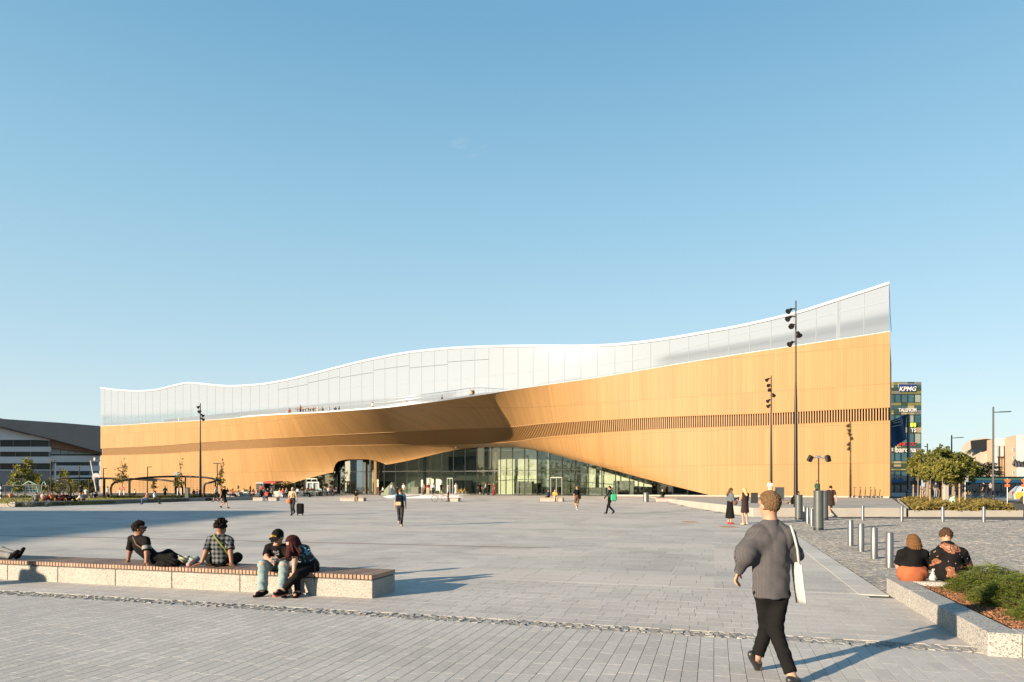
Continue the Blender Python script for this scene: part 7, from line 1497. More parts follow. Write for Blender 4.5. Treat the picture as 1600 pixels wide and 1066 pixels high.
# cyclists at the right
small('person in dark clothes standing with a bicycle left of the tall lamp', dp(1537.5, 70), 'stand', 'black', 'black', 'dark', 30); small('person in grey bent over a bicycle before the tall lamp', dp(1547.5, 70.5), 'phone', 'grey', 'black', 'brown', -60); bicycle('dark bicycle between the two people at the tall lamp', dp(1542.5, 69.5), 0.1, 'a')
small('pale grey figure behind the staked trees', dp(1448.5, 76), 'walk', 'grey', 'grey', 'grey', 80); small('figure in dark grey behind the thick timber stake', dp(1462, 78), 'stand', 'dgrey', 'grey', 'dark', 180)
# ------------------------------------------------------------------ the seven people near the camera, built in layers: body, clothes, hair, shoes
def jp(x, y, Y): return np.array(P(x, y, Y))
def layer(t, name, prims, res, m, **kw): return link(name, smesh(name, prims, res, m, tuple(t.location), **kw), t)
def body_prims(J, bulk=1.0, hs=1.0, curl=(0.3, 0.3)):
    sd = J['rs'] - J['ls']; p = [cone(J['neck'], J['head'] - unit(J['hd']) * 0.015, 0.055 * hs, 0.052 * hs, 0, 0.025)] + head_prims(J['head'], J['hd'], hs)
    p += [cone(J['pel'], J['chest'], 0.10 * bulk, 0.13 * bulk, 0, 0.05, sq=(sd, 0.62)), cone(J['ls'] * .85 + J['rs'] * .15, J['rs'] * .85 + J['ls'] * .15, 0.06, 0.06, 0, 0.05), cone(J['chest'], J['neck'], 0.10, 0.055, 0, 0.05, sq=(sd, 0.7))]
    for s, e, w, f, hside, c in (('ls', 'le', 'lw', 'lf', 'lhs', curl[0]), ('rs', 're', 'rw', 'rf', 'rhs', curl[1])):
        p += [cone(J[s], J[e], 0.052 * bulk, 0.041, 0, 0.03), cone(J[e], J[w], 0.042, 0.026, 0, 0.02)]
        fd = J.get(f, unit(J[w] - J[e])); p += hand_prims(J[w], fd, J.get(hside, V3(0, 0, 1)), c)
    for h, k, a, t_ in (('lh', 'lk', 'la', 'lt'), ('rh', 'rk', 'ra', 'rt')):
        p += [cone(J[h], J[k], 0.068 * bulk, 0.05, 0, 0.02), cone(J[k], J[a], 0.055, 0.036, 0, 0.02), cone(J[a], J[t_], 0.036, 0.03, 0, 0.02)]
    return p
def shoe_prims(J, sides='lr', r=0.042):
    p = []
    for s in sides:
        A_, T_ = J[s + 'a'], J[s + 't']; d = unit(T_ - A_); up = J.get(s + 'up', V3(0, 0, 1)); up = unit(up - d * up.dot(d)); heel = A_ - d * 0.045 - up * 0.045; toe = T_ - up * 0.012; sdv = np.cross(d, up)
        p += [cone(heel, toe, r * 0.88, r * 0.95, 0, 0.02, sq=(sdv, 0.85)), cone(A_ - up * 0.025, T_ * .6 + A_ * .4 - up * 0.0, r * 0.95, r * 0.9, 0, 0.03), cone(heel - up * 0.012, toe - up * 0.016, r * 0.72, r * 0.86, 0, 0.006, sq=(sdv, 0.35))]
    return p
def leg_prims(J, bulk=1.0, knee=0.075, hem=0.06, frac=0.95, thigh=0.1, sides='lr'):
    sd = J['rh'] - J['lh']; p = [cone(J['pel'], J['pel'] * .72 + J['chest'] * .28, 0.145 * bulk, 0.14 * bulk, 0, 0.04, sq=(sd, 0.75)), cone(J['lh'], J['rh'], thigh * bulk, thigh * bulk, 0, 0.05)]
    for s in sides:
        H_, K_, A_ = J[s + 'h'], J[s + 'k'], J[s + 'a']; e = K_ + (A_ - K_) * frac; p += [cone(H_, K_, thigh * bulk, knee, 0, 0.04), cone(K_, e, knee * 0.98, hem, 0, 0.03, (0, 1))]
    return p
def stripes_mat(name, base, line, pitch, width, axis=0, rough=0.85):
    m, N, L, b = nodes(name); sp = N.new('ShaderNodeSeparateXYZ'); L.new(N.new('ShaderNodeTexCoord').outputs['Object'], sp.inputs[0])
    u = sp.outputs[axis]; fr = math_node(N, L, 'FRACT', math_node(N, L, 'DIVIDE', u, pitch)); k = math_node(N, L, 'LESS_THAN', fr, width)
    nz = N.new('ShaderNodeTexNoise'); nz.inputs['Scale'].default_value = 9; mr = N.new('ShaderNodeMapRange'); mr.inputs['To Min'].default_value = 0.8; mr.inputs['To Max'].default_value = 1.2; L.new(nz.outputs[0], mr.inputs[0])
    L.new(mixc(N, L, 1.0, mixc(N, L, k, base, line), mr.outputs[0], 'MULTIPLY'), b.inputs['Base Color']); b.inputs['Roughness'].default_value = rough; b.inputs['Specular IOR Level'].default_value = 0.1
    return m
def shorten(a, b, f): return a + (b - a) * f
def strap_tube(t, name, pts, r, m): mb = MB(); mb.tube([tuple(p) for p in pts], r, 6); return mb.build(name, m, t)

# 1 the man walking away in the striped shirt
Y0 = 6.15
J = dict(head=jp(1201.5, 789, Y0), hd=V3(-.42, .9, -.06), neck=jp(1204, 818, Y0), chest=jp(1204, 862, Y0), pel=jp(1207, 922, Y0), ls=jp(1178, 840, Y0), rs=jp(1233, 838, Y0 - .02), le=jp(1164, 868, Y0 - .06), re=jp(1243, 868, Y0 + .02), lw=jp(1154.5, 893, Y0 + .02), rw=jp(1246, 868, Y0 + .26),
         lh=jp(1193, 926, Y0), rh=jp(1219, 926, Y0), lk=jp(1198, 982, Y0 + .12), rk=jp(1211, 984, Y0 - .02), la=jp(1182.5, 1027, Y0 + .12), ra=jp(1237.5, 1057, Y0 - .22), lt=jp(1186, 1043, Y0 + .24), rt=jp(1247, 1066, Y0 - .07))
J['lf'] = unit(V3(-.25, .25, -.9)); J['lhs'] = V3(.5, .8, 0); J['rf'] = unit(V3(-.6, .7, .2)); J['rhs'] = V3(0, 0, 1)
t = thing('person', 'man in a striped grey shirt and cropped black trousers walking away', 'person', tuple(J['pel'] * V3(1, 1, 0)))
layer(t, 'body', body_prims(J, 1.0, 1.0, (0.9, 0.6)), 0.0075, m_skin)
m_strip = stripes_mat('grey_striped_cotton', (0.047, 0.048, 0.055), (0.092, 0.084, 0.085), 0.0098, 0.36)
sd = J['rs'] - J['ls']; N0 = J['neck']
lc = J['lw'] - unit(J['lw'] - J['le']) * 0.02; rc = J['rw'] - unit(J['rw'] - J['re']) * 0.03
pr = [cone(J['chest'] * .6 + N0 * .4, jp(1205, 934, Y0 - .01), 0.166, 0.160, 0, 0.06, (0, 1), (sd, 0.7)), cone(shorten(J['ls'], J['rs'], .2), shorten(J['rs'], J['ls'], .2), 0.074, 0.074, 0, 0.07), cone(J['chest'], J['neck'] - V3(0, 0, .02), 0.14, 0.078, 0, 0.07, sq=(sd, .75)),
      cone(jp(1186, 838, Y0), jp(1166, 864, Y0 - .06), 0.066, 0.072, 0, 0.09), cone(J['ls'] + V3(.02, 0, 0), J['le'] + V3(.01, 0, 0), 0.062, 0.064, 0, 0.10), cone(J['le'] + V3(.01, 0, .04), lc, 0.064, 0.044, 0, 0.08, (0, 1)), cone(J['rs'], J['re'], 0.066, 0.064, 0, 0.08), cone(J['re'], rc, 0.062, 0.046, 0, 0.05, (0, 1))]
layer(t, 'shirt', pr, 0.009, m_strip, fold=0.003, fs=1.3, vfold=0.010)
col = [cone(J['neck'] - V3(0, 0, .035), J['neck'] + V3(0, .005, .03), 0.083, 0.068, 0, 0.02, (0, 1)), cone(jp(1176, 924, Y0 - .11), jp(1178, 932, Y0 - .115), 0.006, 0.006)]
layer(t, 'collar', col[:1], 0.008, m_strip)
layer(t, 'cuff', [cone(lc - unit(J['lw'] - J['le']) * 0.03, lc + unit(J['lw'] - J['le']) * 0.03, 0.047, 0.042, 0, 0.01, (1, 1))], 0.007, m_strip)
layer(t, 'trousers', leg_prims(J, 0.84, 0.068, 0.056, 0.93, 0.094), 0.009, C['black'], fold=0.003, fs=1.6)
layer(t, 'hair', hair_prims(J['head'], J['hd'], 'short', 1.0) + tufts(J['head'], J['hd'], 420, 0.975, 0.042, 0.0065, 0.0, -0.068, 3, 0.22, 0.0), 0.0036, cl('sandy_brown_hair', (0.085, 0.052, 0.027), scale=90, var=0.4))
m_shoe = mat('black_leather', (0.02, 0.02, 0.021), 0.35, var=0.1)
J['lup'] = V3(0, -.75, .65)
layer(t, 'shoe', shoe_prims(J, 'l'), 0.007, m_shoe); layer(t, 'shoe', shoe_prims(J, 'r'), 0.007, m_shoe)
bt = thing('tote_bag', 'white cotton tote bag hanging from the walking man\'s shoulder', 'bag', tuple(jp(1248, 900, Y0 - .05)))
mb = MB(); a, b, c, d = jp(1236, 873, Y0 + .06), jp(1252.5, 884, Y0 - .14), jp(1259.5, 944, Y0 - .13), jp(1243.5, 941, Y0 + .08)
NN = 8; vs = []; n0 = unit(np.cross(b - a, d - a))
for sgn in (-1, 1):
    for i in range(NN + 1):
        for j in range(NN + 1):
            f, g_ = i / NN, j / NN; p = (a * (1 - f) + b * f) * (1 - g_) + (d * (1 - f) + c * f) * g_; bul = 0.02 * math.sin(math.pi * f) * (0.35 + math.sin(math.pi * g_ * 0.9)) + 0.003 * math.sin(f * 14 + g_ * 5); vs.append(p + n0 * sgn * (bul + 0.004))
M_ = (NN + 1) ** 2; fs = [(i * (NN + 1) + j, (i + 1) * (NN + 1) + j, (i + 1) * (NN + 1) + j + 1, i * (NN + 1) + j + 1) for i in range(NN) for j in range(NN)]; rim = [i * (NN + 1) for i in range(NN + 1)] + [NN * (NN + 1) + j for j in range(1, NN + 1)] + [i * (NN + 1) + NN for i in range(NN - 1, -1, -1)] + [j for j in range(NN - 1, 0, -1)]
mb.add(vs, fs + [tuple(k + M_ for k in reversed(q)) for q in fs] + [(rim[k], rim[k] + M_, rim[(k + 1) % len(rim)] + M_, rim[(k + 1) % len(rim)]) for k in range(len(rim))], True); mb.build('sack', cl('raw_cotton', (0.28, 0.285, 0.285), scale=30), bt)
m_cot = MATS['raw_cotton']
for q0, yy in ((a * .8 + b * .2, 0.02), (a * .25 + b * .75, -0.06)):
    strap_tube(bt, 'strap', [q0, jp(1246, 858, Y0 - .08 + yy), jp(1241, 838, Y0 - .10 + yy), jp(1236, 822, Y0 - .05 + yy), jp(1234, 826, Y0 + .08)], 0.011, m_cot)

BZ = 0.358   # height of the bench boards
# 2 the man in black leaning back on the bench
Y0 = 12.05
J = dict(head=jp(217.5, 825.5, Y0), hd=V3(.93, .25, -.12), neck=jp(215.5, 839, Y0 + .02), chest=jp(221, 855, Y0), pel=jp(241, 873.5, Y0), ls=jp(206, 842, Y0 + .14), rs=jp(229, 844, Y0 - .13), le=jp(203, 862, Y0 + .2), re=jp(229.5, 864, Y0 - .2), lw=jp(200, 877.5, Y0 + .22), rw=jp(228.5, 880, Y0 - .26),
         lh=jp(243, 873, Y0 + .09), rh=jp(243, 874, Y0 - .09), lk=jp(263, 865.5, Y0 + .15), rk=jp(270, 872, Y0 - .1), la=jp(284, 876, Y0 + .16), ra=jp(272, 877, Y0 + .26), lt=jp(297, 876.5, Y0 + .18), rt=jp(284, 878, Y0 + .38))
J['lf'] = unit(V3(-.5, -.5, -.25)); J['lhs'] = V3(1, 0, 0); J['rf'] = unit(V3(.75, -.6, -.22)); J['rhs'] = V3(-.5, -.8, 0)
t = thing('person', 'man in black with sunglasses leaning back on his hands, leftmost on the bench', 'person', tuple(J['pel'])); sd = J['rs'] - J['ls']
layer(t, 'body', body_prims(J, 0.95, 1.0, (0.05, 0.05)), 0.0085, m_skin2)
layer(t, 'shirt', [cone(J['pel'] * .95 + J['chest'] * .05, J['chest'], 0.150, 0.168, 0, 0.05, sq=(sd, 0.68)), cone(shorten(J['ls'], J['rs'], .18), shorten(J['rs'], J['ls'], .18), 0.072, 0.072, 0, 0.06), cone(J['ls'], shorten(J['ls'], J['le'], .85), 0.066, 0.07, 0, 0.04, (0, 1)), cone(J['rs'], shorten(J['rs'], J['re'], .85), 0.066, 0.072, 0, 0.04, (0, 1)), cone(J['chest'], J['neck'], 0.11, 0.066, 0, 0.05)], 0.011, C['black'], fold=0.005)
layer(t, 'trousers', leg_prims(J, 0.95, 0.082, 0.068, 0.97, 0.10), 0.011, C['black'], fold=0.004)
layer(t, 'hair', hair_prims(J['head'], J['hd'], 'short', 1.0) + tufts(J['head'], J['hd'], 140, 0.99, 0.06, 0.011, 0.0, -0.06, 4, 0.25, 0.05), 0.0075, Hm['dark']); layer(t, 'shoe', shoe_prims(J, 'l'), 0.009, m_shoe); layer(t, 'shoe', shoe_prims(J, 'r'), 0.009, m_shoe)
r, f, u = head_frame(J['hd']); h_ = J['head']; mb = MB()
for s_ in (-1, 1): mb.ball(h_ + f * 0.092 + r * 0.034 * s_ + u * 0.018, 0.026, 8, 5); mb.bar(h_ + f * 0.08 + r * 0.066 * s_ + u * 0.02, h_ - f * 0.0 + r * 0.084 * s_ + u * 0.02, 0.008)
mb.build('sunglasses', m_tyre, t); mb = MB(); pa = J['rs'] * .18 + J['re'] * .82; dd = unit(J['re'] - J['rs'])
mb.lathe([(0.076, -0.03), (0.078, 0.0), (0.077, 0.035)], tuple(pa - dd * 0.05), 14, tuple(dd)); mb.build('sleeve_print', C['grey'], t)
mb = MB(); mb.lathe([(0.03, -0.012), (0.032, 0.012)], tuple(J['lw'] - unit(J['lw'] - J['le']) * 0.01), 12, tuple(unit(J['lw'] - J['le']))); mb.build('wristband', m_tyre, t)
strap_tube(t, 'strap', [J['neck'] + V3(-.06, -.05, .0), J['chest'] + V3(.0, -.16, .06), J['pel'] + V3(.02, -.14, .1)], 0.014, C['brown'])
q = P(263, 881, 11.6); b = thing('shoulder_bag', 'crumpled black bag before the legs of the reclining man', 'bag', (q.x, q.y, BZ)); mb = MB()
layer(b, 'sack', [ell((q.x, q.y, BZ + .05), (0.19, 0.09, 0.07), None, 0, 0.03), ell((q.x + .1, q.y + .03, BZ + .075), (0.09, 0.07, 0.06), None, 0, 0.03), ell((q.x - .14, q.y, BZ + .035), (0.08, 0.06, 0.035), None, 0, 0.03)], 0.011, C['black'], fold=0.008, fs=1.5, cuts=[((0, 0, BZ + .002), (0, 0, -1))])
# things lying between the two men: wrapped bottle, crumpled paper
for i, (x, y, Y, nm, lab, c_) in enumerate(((285, 873, 11.85, 'paper_bag', 'crumpled pale paper with a yellow tip between the two men', (0.17, 0.18, 0.12)), (300, 871.5, 11.9, 'plastic_bag', 'crumpled pale green plastic bag between the two men', (0.15, 0.18, 0.165)))):
    q = P(x, y, Y); b = thing(nm, lab, 'bag', (q.x, q.y, BZ)); layer(b, 'wrapping', [ell((q.x, q.y, BZ + .06), (0.09, 0.07, 0.075), None, 0, 0.02), ell((q.x + .06, q.y + .03, BZ + .09), (0.06, 0.05, 0.06), None, 0, 0.02), cone((q.x - .03, q.y, BZ + .1), (q.x - .06, q.y, BZ + .16), 0.025, 0.012, 0, 0.02)], 0.009, mat('crumpled_' + nm, c_, 0.6, var=0.2, scale=30), fold=0.007, fs=1.7, cuts=[((0, 0, BZ + .002), (0, 0, -1))])
a, b_ = P(293.5, 883, 11.45), P(305, 873.5, 11.65); a.z, b_.z = BZ + .045, BZ + .10; t2 = thing('bottle', 'white and pink wrapped bottle lying by the plaid man\'s hand', 'bottle', tuple(a)); mb = MB(); dv = (b_ - a); mb.lathe([(0.0, 0.0), (0.034, 0.002), (0.036, 0.12), (0.034, 0.16), (0.016, 0.2), (0.015, 0.24), (0.0, 0.242)], a, 12, dv); mb.build('body', C['pink'], t2); mb = MB(); mb.lathe([(0.037, 0.03), (0.0375, 0.10)], a, 12, dv); mb.build('label', C['white'], t2)
# 3 the curly haired man in plaid
Y0 = 11.62
J = dict(head=jp(346, 824.5, Y0 + .02), hd=V3(.25, .95, -.1), neck=jp(343.5, 838, Y0), chest=jp(343.5, 853, Y0), pel=jp(344.5, 873, Y0), ls=jp(328.5, 843.5, Y0), rs=jp(359, 844, Y0), le=jp(322, 862, Y0 - .1), re=jp(360, 862, Y0 - .1), lw=jp(315, 880, Y0 - .17), rw=jp(361.5, 880, Y0 - .18),
         lh=jp(336, 875, Y0 + .02), rh=jp(353, 875, Y0 + .02), lk=jp(329, 873, Y0 + .40), rk=jp(370.5, 871, Y0 + .34), la=jp(350, 893, Y0 + .62), ra=jp(352, 889, Y0 + .55), lt=jp(356, 897, Y0 + .76), rt=jp(345, 893, Y0 + .7))
J['lf'] = unit(V3(-.6, -.65, -.2)); J['lhs'] = V3(.7, -.7, 0); J['rf'] = unit(V3(.35, -.8, -.2)); J['rhs'] = V3(-.7, -.5, 0)
t = thing('person', 'curly haired man in a plaid shirt, back to the camera, on the bench', 'person', tuple(J['pel'])); sd = J['rs'] - J['ls']
layer(t, 'body', body_prims(J, 0.95, 1.0, (0.05, 0.05)), 0.0085, m_skin2)
m, N, L, bs = nodes('plaid_cotton'); sp = N.new('ShaderNodeSeparateXYZ'); L.new(N.new('ShaderNodeTexCoord').outputs['Object'], sp.inputs[0])
sx_ = math_node(N, L, 'LESS_THAN', math_node(N, L, 'FRACT', math_node(N, L, 'DIVIDE', sp.outputs[0], 0.075)), 0.5); sz_ = math_node(N, L, 'LESS_THAN', math_node(N, L, 'FRACT', math_node(N, L, 'DIVIDE', sp.outputs[2], 0.075)), 0.5)
sm2 = math_node(N, L, 'ADD', sx_, sz_); rp = N.new('ShaderNodeValToRGB'); rp.color_ramp.interpolation = 'CONSTANT'; e = rp.color_ramp.elements; e[0].color = (0.13, 0.13, 0.125, 1); e[1].position = 0.75; e[1].color = (0.007, 0.0075, 0.009, 1); k = e.new(0.3); k.color = (0.055, 0.065, 0.07, 1)
L.new(math_node(N, L, 'DIVIDE', sm2, 2.0), rp.inputs[0]); L.new(rp.outputs[0], bs.inputs['Base Color']); bs.inputs['Specular IOR Level'].default_value = 0.1; bs.inputs['Roughness'].default_value = 0.9; m_plaid = m
layer(t, 'shirt', [cone(J['chest'] * .7 + J['neck'] * .3, J['pel'] - V3(0, 0, .07), 0.165, 0.165, 0, 0.05, (0, 1), (sd, 0.68)), cone(shorten(J['ls'], J['rs'], .18), shorten(J['rs'], J['ls'], .18), 0.072, 0.072, 0, 0.06), cone(J['ls'], shorten(J['ls'], J['le'], .85), 0.068, 0.07, 0, 0.04, (0, 1)), cone(J['rs'], shorten(J['rs'], J['re'], .85), 0.068, 0.07, 0, 0.04, (0, 1)), cone(J['chest'], J['neck'] - V3(0, 0, .01), 0.12, 0.072, 0, 0.05, (0, 1))], 0.010, m_plaid, fold=0.006)
layer(t, 'trousers', leg_prims(J, 0.95, 0.085, 0.068, 0.97, 0.098), 0.012, C['black'], fold=0.003); layer(t, 'hair', hair_prims(J['head'], J['hd'], 'short', 0.98) + tufts(J['head'] + V3(0, 0, .01), J['hd'], 130, 1.02, 0.035, 0.017, 0.9, -0.03, 5), 0.0075, Hm['dark']); layer(t, 'shoe', shoe_prims(J, 'l'), 0.01, m_shoe); layer(t, 'shoe', shoe_prims(J, 'r'), 0.01, m_shoe)
strap_tube(t, 'olive_strap', [jp(334, 834.5, Y0 - .0), jp(336.5, 840, Y0 - .12), jp(344, 849, Y0 - .155), jp(351, 857.5, Y0 - .15), jp(357, 866, Y0 - .10)], 0.014, cl('olive_webbing', (0.13, 0.14, 0.035)))
# 4 the man in the cap
Y0 = 11.12; m_tee = C['black']
J = dict(head=jp(434.5, 840, Y0 - .14), hd=V3(-.22, -.88, -.42), neck=jp(434.5, 852, Y0 - .06), chest=jp(433, 867, Y0 + .02), pel=jp(433, 884, Y0 + .05), ls=jp(449.5, 856.5, Y0 - .03), rs=jp(419.5, 856, Y0 - .03), le=jp(452, 873, Y0 - .12), re=jp(416.5, 871, Y0 - .16), lw=jp(436.5, 876, Y0 - .36), rw=jp(422.5, 877, Y0 - .38),
         lh=jp(442, 884, Y0), rh=jp(424, 884, Y0), lk=jp(444, 884.5, Y0 - .42), rk=jp(411.5, 883.5, Y0 - .42), la=jp(441, 923, Y0 - .46), ra=jp(410, 924, Y0 - .46), lt=jp(444, 932, Y0 - .58), rt=jp(399, 930.5, Y0 - .54))
J['lf'] = unit(V3(-.95, -.2, .1)); J['lhs'] = V3(0, -.3, 1); J['rf'] = unit(V3(.75, -.5, -.2)); J['rhs'] = V3(0, -.3, 1)
t = thing('person', 'man in a black cap and torn pale jeans bent over his phone on the bench', 'person', tuple(J['pel'])); sd = J['rs'] - J['ls']
layer(t, 'body', body_prims(J, 0.95, 1.0, (0.5, 0.5)), 0.0085, m_skin)
layer(t, 'shirt', [cone(J['pel'], J['chest'], 0.155, 0.168, 0, 0.05, sq=(sd, 0.68)), cone(shorten(J['ls'], J['rs'], .18), shorten(J['rs'], J['ls'], .18), 0.072, 0.072, 0, 0.06), cone(J['ls'], shorten(J['ls'], J['le'], .78), 0.067, 0.072, 0, 0.04, (0, 1)), cone(J['rs'], shorten(J['rs'], J['re'], .78), 0.067, 0.072, 0, 0.04, (0, 1)), cone(J['chest'], J['neck'], 0.11, 0.065, 0, 0.05)], 0.010, m_tee, fold=0.005)
layer(t, 'jeans', leg_prims(J, 0.98, 0.082, 0.078, 0.96, 0.1), 0.010, C['jeans'], fold=0.005, fs=1.3)
for s_ in 'lr': mb = MB(); q = J[s_ + 'k'] + V3(0, -.062, .028); mb.ball(tuple(q), 0.042, 10, 6, (1.2, 0.6, 0.75)); mb.build('torn_knee', m_skin, t)
layer(t, 'shoe', shoe_prims(J, 'l', 0.045), 0.009, C['black']); layer(t, 'shoe', shoe_prims(J, 'r', 0.045), 0.009, C['black']); layer(t, 'hair', hair_prims(J['head'], J['hd'], 'short', 1.0), 0.009, Hm['dark'])
r, f, u = head_frame(J['hd']); h_ = J['head']; M3 = rot_of(r, f, u)
cp = layer(t, 'cap', [ell(h_ + u * 0.045 - f * 0.01, (0.092, 0.108, 0.098), M3, 0, 0.01, lambda lx, ly, lz: -0.012 - lz), cone(h_ + u * 0.035 + f * 0.09 - r * 0.035, h_ + u * 0.035 + f * 0.09 + r * 0.035, 0.065, 0.065, 0, 0.01, sq=(f, 0.13)), cone(h_ + u * 0.033 + f * 0.10 - r * 0.025, h_ + u * 0.02 + f * 0.135 - r * 0.0, 0.055, 0.05, 0, 0.01, sq=(r, 0.13))], 0.0065, C['black'])
gp_ = cl('gold_print', (0.30, 0.20, 0.03)); scribble(cp, 'cap_print', h_ + u * 0.080 + f * 0.100 - r * .018, -r, u * .93 - f * .36, 0.05, 0.032, gp_, 4, 0.006); mb = MB(); mb.ball(tuple(h_ + u * 0.080 + f * 0.098 + r * .030), 0.021, 10, 6, (1, 0.5, 1)); mb.build('cap_badge', gp_, cp)
mb = MB()
for s_ in (-1, 1): mb.ball(tuple(h_ + f * 0.088 + r * 0.032 * s_ + u * 0.008), 0.010, 8, 5)
mb.build('eye', m_tyre, t, kind='stuff'); mb = MB(); mb.bar(tuple(h_ + f * 0.083 - u * 0.062 - r * 0.022), tuple(h_ + f * 0.083 - u * 0.062 + r * 0.022), 0.006); mb.build('mouth', mat('lip', (0.25, 0.09, 0.07), 0.5), t)
for i, (w_, dz, sz) in enumerate((('AMES', 0.045, 0.10),)):
    text3d(w_, sz, 0.004, C['grey'], J['chest'] + V3(-.02, -.125, dz - .005), V3(1, -.08, 0), V3(0, -.18, 1), t, 'shirt_print', bold=0.002, fit=0.20)
scribble(t, 'shirt_print', J['chest'] + V3(-.02, -.128, -.045), V3(1, -.08, 0), V3(0, -.18, 1), 0.16, 0.05, C['grey'], 7, 0.006)
q = (J['lw'] + J['rw']) / 2 + V3(0, -.05, .02); b = thing('phone', 'pale phone in the hands of the man in the cap', 'phone', tuple(q)); mb = MB(); e_ = Euler((0.7, 0, 0.15)).to_matrix(); mb.box(tuple(q), (0.075, 0.14, 0.009), ax=(e_.col[0], e_.col[1], e_.col[2])); mb.build('case', C['grey'], b, bevel=0.003)
# 5 the red haired woman leaning on him
Y0 = 10.95
J = dict(head=jp(456.5, 849, Y0 - .10), hd=V3(-.62, -.55, -.52), neck=jp(465, 857, Y0 - .04), chest=jp(475, 869, Y0), pel=jp(488, 885, Y0 + .06), ls=jp(480, 857, Y0 + .1), rs=jp(463, 860, Y0 - .14), le=jp(473, 876, Y0 + .0), re=jp(460.5, 878, Y0 - .25), lw=jp(460, 886, Y0 - .12), rw=jp(459, 897.5, Y0 - .32),
         lh=jp(487, 886, Y0 + .12), rh=jp(485, 888, Y0 - .06), lk=jp(463, 886, Y0 - .22), rk=jp(464, 900, Y0 - .34), la=jp(465, 925, Y0 - .32), ra=jp(443, 922, Y0 - .47), lt=jp(461, 931.5, Y0 - .44), rt=jp(431, 926, Y0 - .56))
J['lf'] = unit(V3(-.8, -.3, -.3)); J['rf'] = unit(V3(-.1, -.3, -.9)); J['rhs'] = V3(-.8, -.3, 0); J['lhs'] = V3(0, -1, 0)
t = thing('person', 'woman with long dark red hair leaning against the man in the cap', 'person', tuple(J['pel'])); sd = J['rs'] - J['ls']
layer(t, 'body', body_prims(J, 0.85, 0.95, (0.3, 0.4)), 0.0085, m_skin)
m, N, L, bs = nodes('printed_black_top'); tcn = N.new('ShaderNodeTexCoord'); nz = N.new('ShaderNodeTexNoise'); nz.inputs['Scale'].default_value = 16; nz.inputs['Detail'].default_value = 4; L.new(tcn.outputs['Object'], nz.inputs['Vector']); rp = N.new('ShaderNodeValToRGB'); rp.color_ramp.interpolation = 'CONSTANT'; e = rp.color_ramp.elements; e[0].color = (0.012, 0.012, 0.013, 1); e[1].position = 0.60; e[1].color = (0.26, 0.25, 0.23, 1); k = e.new(0.54); k.color = (0.05, 0.12, 0.16, 1); L.new(nz.outputs[0], rp.inputs[0]); L.new(rp.outputs[0], bs.inputs['Base Color']); bs.inputs['Roughness'].default_value = 0.9
layer(t, 'top', [cone(J['pel'] * .85 + J['chest'] * .15, J['chest'], 0.15, 0.150, 0, 0.05, sq=(sd, 0.72)), cone(shorten(J['ls'], J['rs'], .3), shorten(J['rs'], J['ls'], .3), 0.075, 0.075, 0, 0.06), cone(J['chest'], shorten(J['neck'], J['chest'], .15), 0.12, 0.07, 0, 0.05)], 0.010, m, fold=0.005)
layer(t, 'leggings', leg_prims(J, 0.95, 0.066, 0.045, 0.98, 0.098), 0.010, C['black']); 
hr = [q for q in hair_prims(J['head'], J['hd'], 'short', 1.05)]; r, f, u = head_frame(J['hd']); hr[0]['cut'] = lambda lx, ly, lz: np.minimum(ly - 0.055, 0.05 - lz)
hr += [cone(J['head'] - f * .03 + r * .03, jp(452, 867, Y0 - .28), 0.075, 0.05, 0, 0.03), cone(J['head'] - f * .05, jp(462, 868, Y0 - .20), 0.075, 0.045, 0, 0.03), cone(J['head'] - f * .05 + u * .02, jp(471, 858, Y0 - .02), 0.075, 0.05, 0, 0.03)]
rg_ = random.Random(8)
for i in range(26):
    p0 = J['head'] + r * rg_.uniform(-.06, .06) - f * rg_.uniform(-.02, .08) + u * rg_.uniform(.0, .09); e0 = jp(rg_.uniform(446, 470), rg_.uniform(862, 873), Y0 - rg_.uniform(.12, .3)); hr.append(cone(p0, e0, 0.026, 0.012, 0, 0.006))
layer(t, 'hair', hr, 0.0075, Hm['red'])
m_sole = mat('red_rubber_sole', (0.38, 0.10, 0.08), 0.7); J['rup'] = V3(.55, .3, .75)
for s_ in 'lr':
    layer(t, 'shoe', shoe_prims(J, s_, 0.043), 0.009, C['black']); A_, T_ = J[s_ + 'a'], J[s_ + 't']; up = J.get(s_ + 'up', V3(0, 0, 1)); d = unit(T_ - A_); up = unit(up - d * up.dot(d))
    layer(t, 'sole', [cone(A_ - d * .05 - up * .085, T_ - up * .055 + d * .01, 0.04, 0.045, 0, 0.01, sq=(np.cross(d, up), 0.3))], 0.008, m_sole)
for q_, s_ in (((478, 861), .05), ((480.5, 864.5), .05)): text3d('V', 0.12, 0.004, cl('light_blue_print', (0.10, 0.24, 0.34)), jp(q_[0], q_[1], Y0 - .115), V3(1, .2, -.5), V3(.5, -.2, .9), t, 'shirt_print', bold=0.004)
strap_tube(t, 'bag_strap', [jp(492, 880, Y0 - .16), jp(492.5, 896, Y0 - .2), jp(491.5, 910, Y0 - .2)], 0.008, C['black'])
